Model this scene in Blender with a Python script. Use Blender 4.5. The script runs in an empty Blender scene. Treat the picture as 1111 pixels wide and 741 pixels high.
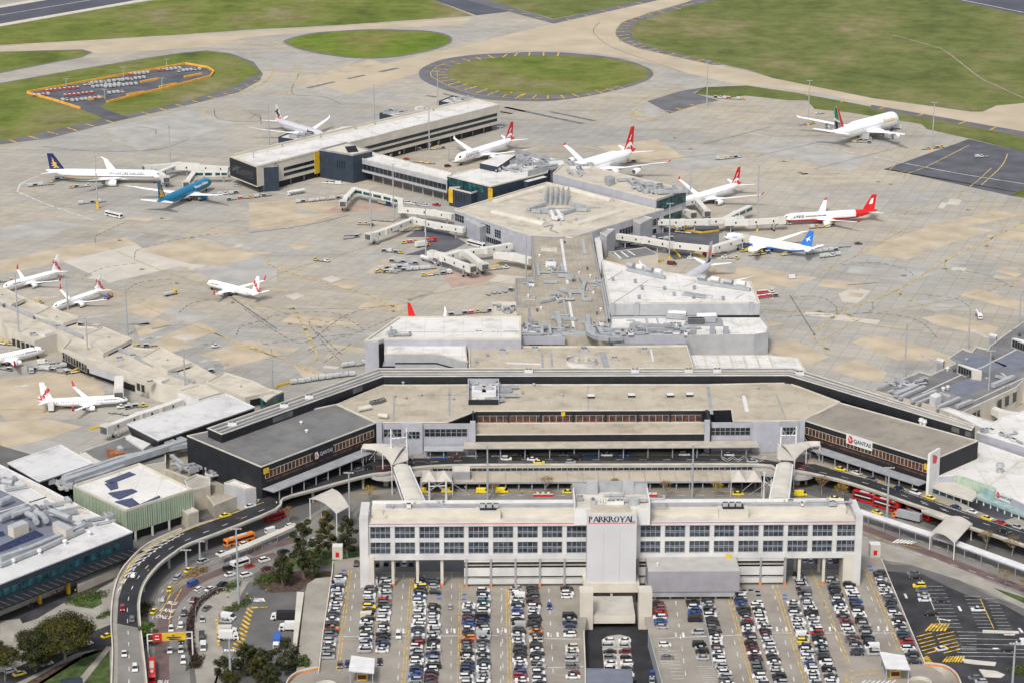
import bpy,math,random
from mathutils import Vector,Matrix,Euler
random.seed(7)
PI=math.pi
sc=bpy.context.scene
COL=sc.collection
# ---------------------------------------------------------------- camera
F_PX,CAM_H,PITCH=2500.0,331.0,math.radians(17.1)
YAW,ROLL=math.radians(-0.78),0.0
RC=Matrix.Rotation(YAW,3,'Z')@Matrix.Rotation(PI/2-PITCH,3,'X')@Matrix.Rotation(ROLL,3,'Z')
cd=bpy.data.cameras.new('camera');cam=bpy.data.objects.new('camera',cd);COL.objects.link(cam)
cam.matrix_world=Matrix.Translation((0,0,CAM_H))@RC.to_4x4()
cd.sensor_width=36.0;cd.lens=36.0*F_PX/1111.0;cd.clip_start=5;cd.clip_end=40000
sc.camera=cam
def W(px,py,z=0.0):
 """the point of the horizontal plane at height z seen at photo pixel (px, py)"""
 d=RC@Vector(((px-555.5)/F_PX,-(py-370.5)/F_PX,-1.0))
 t=(z-CAM_H)/d.z
 return Vector((d.x*t,d.y*t,z))
def PX(p):
 d=RC.transposed()@(Vector(p)-Vector((0,0,CAM_H)))
 return(555.5+F_PX*d.x/-d.z,370.5-F_PX*d.y/-d.z)
REG=dict(R1=(0,0),R2=(270,0),R3=(540,0),R4=(811,0),R5=(0,180),R6=(270,180),R7=(540,180),R8=(811,180),
 S1=(0,360),S2=(270,360),S3=(540,360),S4=(811,360),U1=(0,541),U2=(270,541),U3=(540,541),U4=(811,541),
 a1=(240,90),a2=(400,90),a3=(370,180),a4=(480,150),a5=(600,150),a6=(540,250),a7=(660,250),a8=(380,330),
 b1=(0,300),b2=(120,380),b3=(0,460),b4=(0,560),b5=(380,440),b6=(760,440),b7=(931,340),b8=(931,450))
def q(reg,*pts):
 """survey readings taken on an enlarged tile -> photo pixels"""
 ox,oy=REG[reg];k=1111/300 if reg[0]in 'RSU' else 1111/180
 return[(ox+x/k,oy+y/k)for x,y in pts]
def WS(pts,z=0.0):return[W(x,y,z)for x,y in pts]
def WQ(reg,z,*pts):return WS(q(reg,*pts),z)
# ---------------------------------------------------------------- materials
MATS={}
def nodes(name):
 m=bpy.data.materials.new(name);m.use_nodes=True
 return m,m.node_tree.nodes,m.node_tree.links,m.node_tree.nodes['Principled BSDF']
def mat(name,c,rough=.7,metal=0,var=.12,scale=.25,detail=4,c2=None,bump=0,spec=.3,stretch=None,emit=None):
 """noise-mottled surface; var = how far the tone wanders; c2 = second tone"""
 if name in MATS:return MATS[name]
 m,n,l,b=nodes(name)
 b.inputs['Roughness'].default_value=rough;b.inputs['Metallic'].default_value=metal
 b.inputs['Specular IOR Level'].default_value=spec
 if emit:b.inputs['Emission Color'].default_value=(*c,1);b.inputs['Emission Strength'].default_value=emit
 if var or c2:
  g=n.new('ShaderNodeTexCoord');mp=n.new('ShaderNodeMapping');nz=n.new('ShaderNodeTexNoise')
  l.new(g.outputs['Object'],mp.inputs[0]);l.new(mp.outputs[0],nz.inputs['Vector'])
  if stretch:mp.inputs['Scale'].default_value=stretch
  nz.inputs['Scale'].default_value=scale;nz.inputs['Detail'].default_value=detail
  r=n.new('ShaderNodeValToRGB');l.new(nz.outputs[0],r.inputs[0])
  d=c2 or tuple(max(0,v*(1-2.2*var))for v in c)
  e=c if c2 else tuple(min(1,v*(1+1.2*var))for v in c)
  r.color_ramp.elements[0].position=.32;r.color_ramp.elements[1].position=.68
  r.color_ramp.elements[0].color=(*d,1);r.color_ramp.elements[1].color=(*e,1)
  l.new(r.outputs[0],b.inputs['Base Color'])
  if bump:
   bp=n.new('ShaderNodeBump');bp.inputs['Strength'].default_value=bump
   l.new(nz.outputs[0],bp.inputs['Height']);l.new(bp.outputs[0],b.inputs['Normal'])
 else:b.inputs['Base Color'].default_value=(*c,1)
 MATS[name]=m;return m
def sheet_mat(name,c1,c2,pitch=1.2,ang=0,line=.75,rough=.6,streak=.15,cross=0):
 """ribbed / jointed roof sheet: fine joints every `pitch` m plus weather streaks"""
 if name in MATS:return MATS[name]
 m,n,l,b=nodes(name);b.inputs['Roughness'].default_value=rough;b.inputs['Specular IOR Level'].default_value=.25
 g=n.new('ShaderNodeNewGeometry');mp=n.new('ShaderNodeMapping');mp.inputs['Rotation'].default_value=(0,0,ang)
 l.new(g.outputs['Position'],mp.inputs[0])
 nz=n.new('ShaderNodeTexNoise');nz.inputs['Scale'].default_value=.06;nz.inputs['Detail'].default_value=6
 l.new(mp.outputs[0],nz.inputs['Vector'])
 r=n.new('ShaderNodeValToRGB');l.new(nz.outputs[0],r.inputs[0])
 r.color_ramp.elements[0].position=.35;r.color_ramp.elements[1].position=.65
 r.color_ramp.elements[0].color=(*c2,1);r.color_ramp.elements[1].color=(*c1,1)
 br=n.new('ShaderNodeTexBrick');br.offset=0;l.new(mp.outputs[0],br.inputs['Vector'])
 br.inputs['Scale'].default_value=1.0;br.inputs['Brick Width'].default_value=pitch
 br.inputs['Row Height'].default_value=cross or pitch*6;br.inputs['Mortar Size'].default_value=.06*pitch if pitch<4 else.15
 br.inputs['Color1'].default_value=(1,1,1,1);br.inputs['Color2'].default_value=(1-streak,1-streak,1-streak,1)
 br.inputs['Mortar'].default_value=(line,line,line,1)
 mx=n.new('ShaderNodeMixRGB');mx.blend_type='MULTIPLY';mx.inputs[0].default_value=1
 l.new(r.outputs[0],mx.inputs[1]);l.new(br.outputs[0],mx.inputs[2]);n2=n.new('ShaderNodeTexNoise');n2.inputs['Scale'].default_value=.11;n2.inputs['Detail'].default_value=9;n2.inputs['Roughness'].default_value=.72;l.new(mp.outputs[0],n2.inputs['Vector'])
 r2=n.new('ShaderNodeValToRGB');l.new(n2.outputs[0],r2.inputs[0]);r2.color_ramp.elements[0].position=.34;r2.color_ramp.elements[0].color=(.74,.73,.70,1);r2.color_ramp.elements[1].position=.50
 m2=n.new('ShaderNodeMixRGB');m2.blend_type='MULTIPLY';m2.inputs[0].default_value=1;l.new(mx.outputs[0],m2.inputs[1]);l.new(r2.outputs[0],m2.inputs[2]);l.new(m2.outputs[0],b.inputs['Base Color'])
 MATS[name]=m;return m
M={}
def K(key,*a,**k):M[key]=mat(key,*a,**k)
K('white',(.66,.66,.66),var=.05,rough=.45);K('plane_white',(.80,.81,.83),var=.03,rough=.3,scale=.15,spec=.5)
K('cream',(.56,.525,.455),var=.06,scale=.12);K('cream_dark',(.45,.41,.34),var=.08)
K('bridge_cream',(.62,.61,.57),var=.03,scale=.2);K('lgrey',(.39,.40,.42),var=.05);K('mgrey',(.30,.31,.33),var=.08)
K('galv',(.37,.39,.41),var=.07,scale=.3,rough=.45,metal=.1);K('dgrey',(.11,.115,.12),var=.15);K('black',(.022,.023,.026),var=.1,rough=.6)
K('navy',(.032,.047,.068),var=.08,rough=.5);K('charcoal',(.017,.019,.024),var=.12,rough=.55)
K('silver_clad',(.38,.39,.44),var=.05,rough=.4);K('yellow',(.66,.43,.03),var=.1,rough=.5);K('paint_yellow',(.68,.44,.05),var=.3,scale=.4,rough=.8)
K('paint_white',(.72,.72,.70),var=.2,scale=.5,rough=.8);K('orange_bar',(.78,.40,.06),var=.08);K('orange',(.75,.22,.04),var=.08);K('red',(.55,.02,.02),var=.06,rough=.35)
K('glass',(.015,.022,.03),var=.25,scale=.5,rough=.12,spec=.6);K('glass_teal',(.02,.10,.11),var=.35,scale=.35,rough=.15,spec=.6)
K('glass_room',(.065,.085,.12),c2=(.012,.016,.022),scale=.8,rough=.1,spec=.6);K('glass_brown',(.15,.06,.035),c2=(.02,.018,.018),scale=.5,rough=.25)
K('rubber',(.02,.02,.02),var=0);K('concrete',(.42,.40,.36),var=.1,scale=.15);K('concrete_light',(.56,.53,.47),var=.08,scale=.15)
K('asphalt',(.045,.046,.052),var=.22,scale=.12,rough=.9);K('asphalt_dark',(.032,.033,.037),var=.2,scale=.12,rough=.9)
K('blue',(.03,.12,.45),var=.06,rough=.35);K('teal',(.02,.30,.36),var=.05);K('green_pale',(.30,.37,.28),var=.06,scale=.4)
K('pv',(.04,.05,.11),var=.2,scale=.8,rough=.2);K('fabric',(.52,.49,.44),var=.05,scale=.2);K('maroon',(.10,.025,.03),var=.15)
M['roof_tan']=sheet_mat('roof_tan',(.50,.445,.355),(.42,.37,.29),1.2,0,.88,streak=.06)
M['roof_pier']=sheet_mat('roof_pier',(.43,.385,.31),(.33,.295,.24),2.4,0,.80,streak=.10,cross=2.4)
M['roof_white']=sheet_mat('roof_white',(.70,.69,.67),(.62,.61,.585),9,0,.8,streak=.04,cross=16)
M['roof_cream']=sheet_mat('roof_cream',(.58,.53,.44),(.47,.43,.36),8,.5,.85,streak=.07,cross=11)
M['roof_grey']=sheet_mat('roof_grey',(.20,.20,.195),(.155,.155,.155),1.1,-.72,.85,streak=.08,cross=14)
M['roof_taupe']=sheet_mat('roof_taupe',(.33,.30,.25),(.26,.235,.20),1.1,.72,.87,streak=.07,cross=14)
M['roof_membrane']=sheet_mat('roof_membrane',(.24,.24,.24),(.165,.165,.17),14,.5,.9,streak=.22,cross=9)
M['roof_lgrey']=sheet_mat('roof_lgrey',(.62,.62,.62),(.54,.54,.54),6,.45,.9,streak=.03,cross=30)
M['clad_green']=sheet_mat('clad_green',(.36,.43,.32),(.30,.36,.27),1.6,0,.45,streak=.12,cross=40)
# ---------------------------------------------------------------- mesh builder
class MB:
 def __init__(s):s.v=[];s.f=[];s.m=[]
 def add(s,vs,fs,mk):
  o=len(s.v);s.v+=[Vector(a)for a in vs]
  for f in fs:s.f.append([o+i for i in f]);s.m.append(mk)
  return s
 def poly(s,pts,mk):return s.add(pts,[list(range(len(pts)))],mk)
 def prism(s,pts,z0,z1,side,top=None,bottom=True):
  pts=[Vector(p)for p in pts]
  ar=sum(pts[i].x*pts[(i+1)%len(pts)].y-pts[(i+1)%len(pts)].x*pts[i].y for i in range(len(pts)))
  if ar<0:pts=pts[::-1]
  n=len(pts);lo=[(p.x,p.y,z0 if not hasattr(z0,'__len__')else z0[i])for i,p in enumerate(pts)];hi=[(p.x,p.y,z1)for p in pts]
  s.add(lo+hi,[[i,(i+1)%n,n+(i+1)%n,n+i]for i in range(n)],side)
  s.poly(hi,top or side)
  if bottom:s.poly(lo[::-1],side)
  return s
 def box(s,x0,x1,y0,y1,z0,z1,mk,top=None):
  return s.prism([(x0,y0,0),(x1,y0,0),(x1,y1,0),(x0,y1,0)],z0,z1,mk,top)
 def obox(s,c,ax,lx,ly,z0,z1,mk,top=None):
  """box centred on c, long axis direction ax (2D)"""
  ax=Vector((ax[0],ax[1])).normalized();ay=Vector((-ax.y,ax.x));c=Vector((c[0],c[1]))
  P=[c+ax*a*lx/2+ay*b*ly/2 for a,b in((-1,-1),(1,-1),(1,1),(-1,1))]
  return s.prism([(p.x,p.y,0)for p in P],z0,z1,mk,top)
 def beam(s,p0,p1,w,h,mk,dz=0):
  """rectangular bar whose underside runs p0 -> p1"""
  p0,p1=Vector(p0),Vector(p1);d=p1-p0;sd=Vector((-d.y,d.x,0))
  if sd.length<1e-6:sd=Vector((1,0,0))
  sd=sd.normalized()*w/2;u=Vector((0,0,h));z=Vector((0,0,dz))
  v=[p0-sd+z,p0+sd+z,p1+sd+z,p1-sd+z];v+=[a+u for a in v]
  return s.add(v,[[0,1,2,3],[7,6,5,4],[0,4,5,1],[1,5,6,2],[2,6,7,3],[3,7,4,0]],mk)
 def tube(s,p0,p1,r0,r1,mk,n=8,cap=True):
  p0,p1=Vector(p0),Vector(p1);d=(p1-p0)
  if d.length<1e-6:return s
  d.normalize();a=d.orthogonal().normalized();b=d.cross(a)
  v=[p0+(a*math.cos(t)+b*math.sin(t))*r0 for t in[2*PI*i/n for i in range(n)]]
  v+=[p1+(a*math.cos(t)+b*math.sin(t))*r1 for t in[2*PI*i/n for i in range(n)]]
  f=[[i,(i+1)%n,n+(i+1)%n,n+i]for i in range(n)]
  if cap:f+=[list(range(n))[::-1],list(range(n,2*n))]
  return s.add(v,f,mk)
 def rings(s,R,mk,cap=True,mfun=None):
  """skin through rings (lists of equal length)"""
  n=len(R[0]);o=len(s.v)
  for r in R:s.v+=[Vector(p)for p in r]
  for j in range(len(R)-1):
   for i in range(n):
    s.f.append([o+j*n+i,o+j*n+(i+1)%n,o+(j+1)*n+(i+1)%n,o+(j+1)*n+i]);s.m.append(mfun(j,i)if mfun else mk)
  if cap:
   s.f.append([o+i for i in range(n)][::-1]);s.m.append(mk);s.f.append([o+(len(R)-1)*n+i for i in range(n)]);s.m.append(mk)
  return s
 def build(s,name,parent=None,local=False,smooth=False,label=None,objmats=False):
  if not s.v:return None
  off=Vector((0,0,0))
  if not local:
   if parent:
    p=parent
    while p:off+=p.location;p=p.parent
   else:
    xs=[v.x for v in s.v];ys=[v.y for v in s.v]
    off=Vector(((min(xs)+max(xs))/2,(min(ys)+max(ys))/2,min(v.z for v in s.v)))
  me=bpy.data.meshes.new(name);me.from_pydata([tuple(v-off)for v in s.v],[],s.f)
  ks=[]
  for k in s.m:
   if k not in ks:ks.append(k)
  for k in ks:me.materials.append(M[k])
  me.polygons.foreach_set('material_index',[ks.index(k)for k in s.m])
  if smooth:me.polygons.foreach_set('use_smooth',[True]*len(s.f))
  me.update()
  o=bpy.data.objects.new(name,me);COL.objects.link(o)
  if parent:o.parent=parent
  elif not local:o.location=off
  if label:o['label']=label
  return o
def tag(o,label,cat,group=None):
 o['label']=label;o['category']=cat
 if group:o['group']=group
 return o
def struct(o):o['kind']='structure';return o
def thing(name,label,cat,loc=(0,0,0),rz=0,group=None):
 o=bpy.data.objects.new(name,None);COL.objects.link(o);o.location=loc;o.rotation_euler=(0,0,rz)
 o.empty_display_size=1;return tag(o,label,cat,group)
def copy_tree(o,parent=None):
 c=o.copy();COL.objects.link(c)
 if parent:c.parent=parent
 for ch in list(o.children):copy_tree(ch,c)
 return c
def centre(pts,z=0):
 return Vector((sum(p[0]for p in pts)/len(pts),sum(p[1]for p in pts)/len(pts),z))
def bmesh_text(name,s,size,m,parent,loc,rot,bold=0.0,shear=0,extr=.04,align='CENTER',sx=1):
 cu=bpy.data.curves.new(name,'FONT');cu.body=s;cu.size=size;cu.extrude=extr;cu.offset=bold;cu.shear=shear
 cu.align_x=align;cu.align_y='CENTER';cu.resolution_u=2
 t=bpy.data.objects.new(name,cu);COL.objects.link(t);bpy.context.view_layer.update()
 me=bpy.data.meshes.new_from_object(t.evaluated_get(bpy.context.evaluated_depsgraph_get()))
 bpy.data.objects.remove(t);me.materials.clear();me.materials.append(M[m])
 o=bpy.data.objects.new(name,me);COL.objects.link(o);o.parent=parent
 o.location=loc;o.rotation_euler=rot;o.scale=(sx,1,1);return o
def smooth_line(pts,n=6,closed=False):
 P=[Vector(p)for p in pts];out=[]
 m=len(P)
 for i in range(m if closed else m-1):
  g=lambda k:P[k%m]if closed else P[max(0,min(m-1,k))]
  p0,p1,p2,p3=g(i-1),g(i),g(i+1),g(i+2)
  for j in range(n):
   t=j/n
   out.append(.5*((2*p1)+(p2-p0)*t+(2*p0-5*p1+4*p2-p3)*t*t+(3*p1-p0-3*p2+p3)*t**3))
 if not closed:out.append(P[-1])
 return out
def strip(mb,pts,w,mk,dz=0,closed=False):
 """flat ribbon along world points"""
 n=len(pts)
 L=[]
 for i in range(n):
  a=pts[(i-1)%n]if closed or i else pts[i];b=pts[(i+1)%n]if closed or i<n-1 else pts[i]
  d=Vector(b)-Vector(a);sd=Vector((-d.y,d.x,0)).normalized()*w/2
  p=Vector(pts[i])+Vector((0,0,dz));L.append((p-sd,p+sd))
 for i in range(n if closed else n-1):
  a,b=L[i],L[(i+1)%n]
  mb.add([a[0],b[0],b[1],a[1]],[[0,1,2,3]],mk)
def dashes(mb,pts,w,on,off,mk,dz=0):
 acc=0;cur=[]
 P=[Vector(p)for p in pts];D=[0]
 for i in range(1,len(P)):D.append(D[-1]+(P[i]-P[i-1]).length)
 def at(d):
  for i in range(1,len(P)):
   if D[i]>=d:t=(d-D[i-1])/max(1e-6,D[i]-D[i-1]);return P[i-1].lerp(P[i],t)
  return P[-1]
 d=0
 while d+on<D[-1]:strip(mb,[at(d),at(d+on)],w,mk,dz);d+=on+off
# ---------------------------------------------------------------- ground
def apron_mat():
 m,n,l,b=nodes('apron_concrete');b.inputs['Roughness'].default_value=.85;b.inputs['Specular IOR Level'].default_value=.2
 g=n.new('ShaderNodeNewGeometry')
 def noise(s,d,rot=0,st=(1,1,1),w=.6):
  mp=n.new('ShaderNodeMapping');mp.inputs['Rotation'].default_value=(0,0,rot);mp.inputs['Scale'].default_value=st
  l.new(g.outputs['Position'],mp.inputs[0]);z=n.new('ShaderNodeTexNoise');z.inputs['Scale'].default_value=s
  z.inputs['Detail'].default_value=d;z.inputs['Roughness'].default_value=w;l.new(mp.outputs[0],z.inputs['Vector']);return z
 def ramp(src,p0,c0,p1,c1):
  r=n.new('ShaderNodeValToRGB');r.color_ramp.elements[0].position=p0;r.color_ramp.elements[1].position=p1
  r.color_ramp.elements[0].color=(*c0,1);r.color_ramp.elements[1].color=(*c1,1);l.new(src.outputs[0],r.inputs[0]);return r
 def mul(a,b_,f=1,t='MULTIPLY'):
  x=n.new('ShaderNodeMixRGB');x.blend_type=t;x.inputs[0].default_value=f
  l.new(a.outputs[0],x.inputs[1]);l.new(b_.outputs[0],x.inputs[2]);return x
 A=.36
 def brick(w_,h_,mort,c1,c2,cm,rot):
  mp=n.new('ShaderNodeMapping');mp.inputs['Rotation'].default_value=(0,0,rot);l.new(g.outputs['Position'],mp.inputs[0])
  br=n.new('ShaderNodeTexBrick');br.offset=0;br.inputs['Scale'].default_value=1;br.inputs['Brick Width'].default_value=w_
  br.inputs['Row Height'].default_value=h_;br.inputs['Mortar Size'].default_value=mort
  br.inputs['Color1'].default_value=(*c1,1);br.inputs['Color2'].default_value=(*c2,1);br.inputs['Mortar'].default_value=(*cm,1)
  l.new(mp.outputs[0],br.inputs['Vector']);return br
 base=ramp(noise(.006,5,.5,(1,1.6,1)),.40,(.43,.415,.38),.60,(.49,.44,.355))
 p1=brick(62,38,0,(1,1,1),(.87,.88,.90),(1,1,1),A)
 p3=brick(210,95,0,(1,1,1),(.90,.91,.92),(1,1,1),A+.02)
 p2=brick(7.5,7.5,.16,(1,1,1),(.90,.90,.905),(.72,.70,.67),A)
 st=ramp(noise(.035,6,.9,(1,1.6,1),.65),.34,(.86,.85,.84),.52,(1,1,1))
 fine=ramp(noise(.35,4),.3,(.92,.92,.92),.7,(1.0,1.0,1.0))
 x=mul(base,p1);x=mul(x,p3);x=mul(x,p2);x=mul(x,st);x=mul(x,fine);rub=ramp(noise(.02,7,A,(.25,3.0,1),.72),.34,(.86,.855,.85),.45,(1,1,1));x=mul(x,rub);x=mul(x,ramp(noise(.11,5,0,(1,1,1),.7),.27,(.72,.70,.68),.36,(1,1,1)))
 l.new(x.outputs[0],b.inputs['Base Color']);return m
M['apron']=apron_mat()
def grass_mat(name,stops):
 m,n,l,b=nodes(name);b.inputs['Roughness'].default_value=.95;b.inputs['Specular IOR Level'].default_value=.05
 g=n.new('ShaderNodeNewGeometry');z=n.new('ShaderNodeTexNoise');z.inputs['Scale'].default_value=.012;z.inputs['Detail'].default_value=8;z.inputs['Roughness'].default_value=.62
 mp=n.new('ShaderNodeMapping');mp.inputs['Scale'].default_value=(1,.55,1);mp.inputs['Rotation'].default_value=(0,0,.25)
 l.new(g.outputs['Position'],mp.inputs[0]);l.new(mp.outputs[0],z.inputs['Vector'])
 r=n.new('ShaderNodeValToRGB');l.new(z.outputs[0],r.inputs[0])
 while len(r.color_ramp.elements)<len(stops):r.color_ramp.elements.new(.5)
 for e,(p,c)in zip(r.color_ramp.elements,stops):e.position=p;e.color=(*c,1)
 z2=n.new('ShaderNodeTexNoise');z2.inputs['Scale'].default_value=.045;z2.inputs['Roughness'].default_value=.75;z2.inputs['Detail'].default_value=3;l.new(g.outputs['Position'],z2.inputs['Vector'])
 r2=n.new('ShaderNodeValToRGB');l.new(z2.outputs[0],r2.inputs[0]);r2.color_ramp.elements[0].position=.3;r2.color_ramp.elements[0].color=(.66,.66,.62,1);r2.color_ramp.elements[1].position=.6
 x=n.new('ShaderNodeMixRGB');x.blend_type='MULTIPLY';x.inputs[0].default_value=1;l.new(r.outputs[0],x.inputs[1]);l.new(r2.outputs[0],x.inputs[2])
 l.new(x.outputs[0],b.inputs['Base Color']);return m
M['grass']=grass_mat('grass',[(.34,(.10,.125,.035)),(.44,(.135,.175,.04)),(.52,(.175,.20,.055)),(.60,(.20,.20,.08)),(.68,(.26,.23,.13))])
M['grass_dull']=grass_mat('grass_dull',[(.34,(.10,.125,.045)),(.44,(.14,.165,.055)),(.52,(.16,.18,.065)),(.60,(.20,.195,.085)),(.68,(.26,.22,.14))])
M['grass_lush']=grass_mat('grass_lush',[(.34,(.10,.16,.03)),(.48,(.15,.21,.035)),(.58,(.18,.195,.055)),(.68,(.24,.22,.09))])
K('shoulder',(.145,.145,.155),var=.12,scale=.05,rough=.9);K('runway',(.085,.09,.115),var=.10,scale=.03,rough=.9)
K('taxi_tan',(.46,.39,.29),var=.07,scale=.03,rough=.9);K('patch_tan',(.46,.39,.29),var=.10,scale=.06,rough=.9)
K('patch_white',(.51,.475,.415),var=.05,scale=.08,rough=.9);K('patch_grey',(.38,.372,.35),var=.09,scale=.06,rough=.9)
K('apron_asphalt',(.105,.108,.125),var=.14,scale=.06,rough=.9);K('earth',(.30,.25,.19),var=.15,scale=.2)
K('patch_pink',(.40,.30,.25),var=.08,scale=.1,rough=.9);K('line_yellow',(.48,.38,.17),var=.2,scale=.3,rough=.9);K('line_black',(.17,.17,.17),var=.2,rough=.9)
K('line_orange',(.52,.38,.19),var=.2,scale=.3,rough=.9);K('line_white',(.60,.59,.57),var=.2,scale=.3,rough=.9)
K('tyre_mark',(.27,.265,.26),var=.2,scale=.2,rough=.9)

g=MB();g.poly([(-6000,200,0),(6000,200,0),(6000,9000,0),(-6000,9000,0)],'apron');o=g.build('ground');struct(o)
def sheet(name,mk,z,*pts,smooth=0):
 P=[Vector((*PX_W(p),z))for p in pts]if False else WS(pts,z)
 if smooth:P=smooth_line(P,smooth,True)
 o=MB().poly(P,mk).build(name);return struct(o)
def Qs(*a):
 """mixed tiles: 'R1', (x, y), (x, y), 'R2', ..."""
 out=[];r=None
 for t in a:
  if isinstance(t,str):r=t
  else:out+=q(r,t)
 return out
def px(*p):return list(p)
    
LZ=.03
g1=Qs('R1',(-400,215),(0,182),(400,160),(800,135),'R2',(0,121),(400,100),(900,65),(740,0),(600,-70))+[(380,-45),(165,1),(0,27),(-110,46)]
sheet('grass_field','grass',LZ*2,*g1)
sheet('grass_field','grass_dull',LZ*2,*Qs('R3',(-200,-75),(-90,-15),(0,14),(225,78),(600,0),(900,-90)))
sheet('grass_field','grass_dull',LZ*2,*Qs('R3',(1100,-60),(830,0),(640,60),(560,92),(530,120),(545,155),(600,185),(720,218),(880,255),(1004,282),'R4',(100,315),(500,395),(900,450),(945,450),(1000,425),(1111,415),(1500,425),(1500,-350)))
sheet('grass_field','grass_lush',LZ*2,*Qs('R1',(-300,-5),(0,-40),(230,-80),(-100,-80),(-700,-40)),)
sheet('grass_strip','grass_dull',LZ*2,*Qs('R3',(790,378),(830,352),(1000,345),'R4',(190,373),(500,430),(820,492),(1111,552),(1500,625),(1500,690),(1111,612),(900,560),(720,520),(700,500),(400,452),(270,440),(240,405),(170,405),(-10,385),'R3',(930,395)))
             
sheet('runway_shoulder','concrete_light',LZ*2.5,*Qs('R1',(-500,180),(0,108),(620,-2),(1300,-130),(1200,-140),(560,0),(0,97),(-500,168)))
sheet('runway','runway',LZ*3,*Qs('R1',(-500,168),(0,97),(560,-1),(1200,-140),(900,-150),(195,0),(0,33),(-500,110)))
sheet('runway_shoulder','concrete_light',LZ*2.5,*Qs('R1',(-500,110),(0,33),(195,0),(900,-150),(860,-150),(120,2),(0,24),(-500,98)))
sheet('runway','runway',LZ*3,*Qs('R4',(700,-32),(830,0),(1111,62),(1500,140),(1500,-100)))
sheet('taxiway','runway',LZ*3,*Qs('R2',(560,-80),(740,0),(915,63),(1045,48),(870,0),(690,-70)))
sheet('taxiway_shoulder','shoulder',LZ*2.2,*Qs('R2',(700,-70),(870,0),(1045,48),(1111,66),'R3',(225,97),(700,-10),(600,-2),(225,80),(0,14),'R2',(960,-3),(780,-75)))
sheet('taxiway_shoulder','shoulder',LZ*2.1,*Qs('R3',(1050,-50),(870,0),(640,62),(560,92),(530,120),(545,155),(600,185),(720,218),(880,255),(905,262),(860,262),(700,226),(560,195),(490,165),(470,130),(500,90),(600,55),(760,10),(900,-45)),smooth=0)
sheet('taxiway_shoulder','patch_grey',LZ*1.5,*Qs('R4',(170,374),(300,377),(500,425),(490,440),(200,392)))
sheet('taxiway_shoulder','shoulder',LZ*2.3,*Qs('R4',(500,423),(1111,530),(1500,600),(1500,628),(1111,552),(820,493),(485,437)))
sheet('taxiway','taxi_tan',LZ*1.2,*Qs('R3',(1100,-80),(900,-45),(760,10),(600,55),(500,90),(470,130),(490,165),(560,195),(700,226),(900,268),(1111,312),'R4',(500,397),(900,452),(945,452),(1000,427),(1111,415),(1500,425),(1500,600),(1111,530),(820,480),(500,423),(300,377),(100,352),'R3',(950,340),(780,300),(560,240),(400,215),(250,205),(100,205),(0,205),'R2',(700,290),(400,380),(250,330),(600,245),(850,190),'R3',(0,150),(230,95),(640,0),(850,-60)))
sheet('taxiway','taxi_tan',LZ,*Qs('R1',(-300,205),(0,188),(400,165),(800,140),(1111,122),'R2',(400,106),(900,72),(860,100),(480,118),(200,135),(0,150),'R1',(830,190),(400,218),(335,200),(0,208),(-300,222)))
   
isl_a=Qs('R2',(155,165),(250,140),(400,127),(520,123),(700,128),(780,142),(808,160),(785,182),(680,212),(560,229),(420,231),(280,210),(190,190))
sheet('taxiway_shoulder','shoulder',LZ*1.6,*Qs('R2',(140,165),(250,135),(400,123),(520,119),(700,124),(790,138),(818,160),(790,188),(680,217),(560,234),(420,236),(270,215),(170,190)),smooth=4)
sheet('grass_island','grass_lush',LZ*2,*isl_a,smooth=4)
isl_b=Qs('R2',(795,290),(830,262),(900,245),'R3',(0,233),(100,226),(290,226),(450,238),(560,262),(605,290),(590,318),(520,340),(400,365),(250,382),(100,380),(0,372),'R2',(860,340),(800,310))
sheet('taxiway_shoulder','shoulder',LZ*1.6,*Qs('R2',(683,300),(700,272),(780,240),(900,222),'R3',(0,216),(150,210),(290,214),(480,235),(590,268),(625,295),(600,325),(500,358),(350,390),(200,408),(60,407),'R2',(1000,405),(900,393),(780,360),(705,328)),smooth=4)
sheet('grass_island','grass',LZ*2,*isl_b,smooth=4)
isl_c=Qs('R1',(-400,410),(0,338),(300,285),(600,235),(740,215),(830,208),(920,220),(1010,255),(1045,300),(1000,312),(940,350),(800,393),(550,455),(320,500),(150,540),(0,568),(-400,640))
sheet('taxiway_shoulder','shoulder',LZ*1.6,*Qs('R1',(-400,405),(0,335),(300,282),(600,232),(740,212),(830,204),(925,215),(1020,250),(1056,298),(1045,325),(960,372),(800,413),(500,482),(200,557),(0,582),(-400,660)))
sheet('grass_island','grass',LZ*2,*isl_c)
sheet('taxiway_shoulder','shoulder',LZ*1.6,*Qs('R1',(-300,233),(0,210),(200,203),(330,200),(372,212),(330,232),(150,266),(0,296),(-300,350)))
sheet('grass_island','grass',LZ*2,*Qs('R1',(-300,236),(0,213),(200,206),(325,204),(362,212),(325,229),(150,262),(0,291),(-300,345)))
         
sheet('equipment_yard','apron_asphalt',LZ*3,*Qs('R1',(110,375),(745,260),(830,277),(860,292),(840,312),(700,345),(430,412),(400,430),(520,475),(450,490),(325,440)))
      
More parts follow.
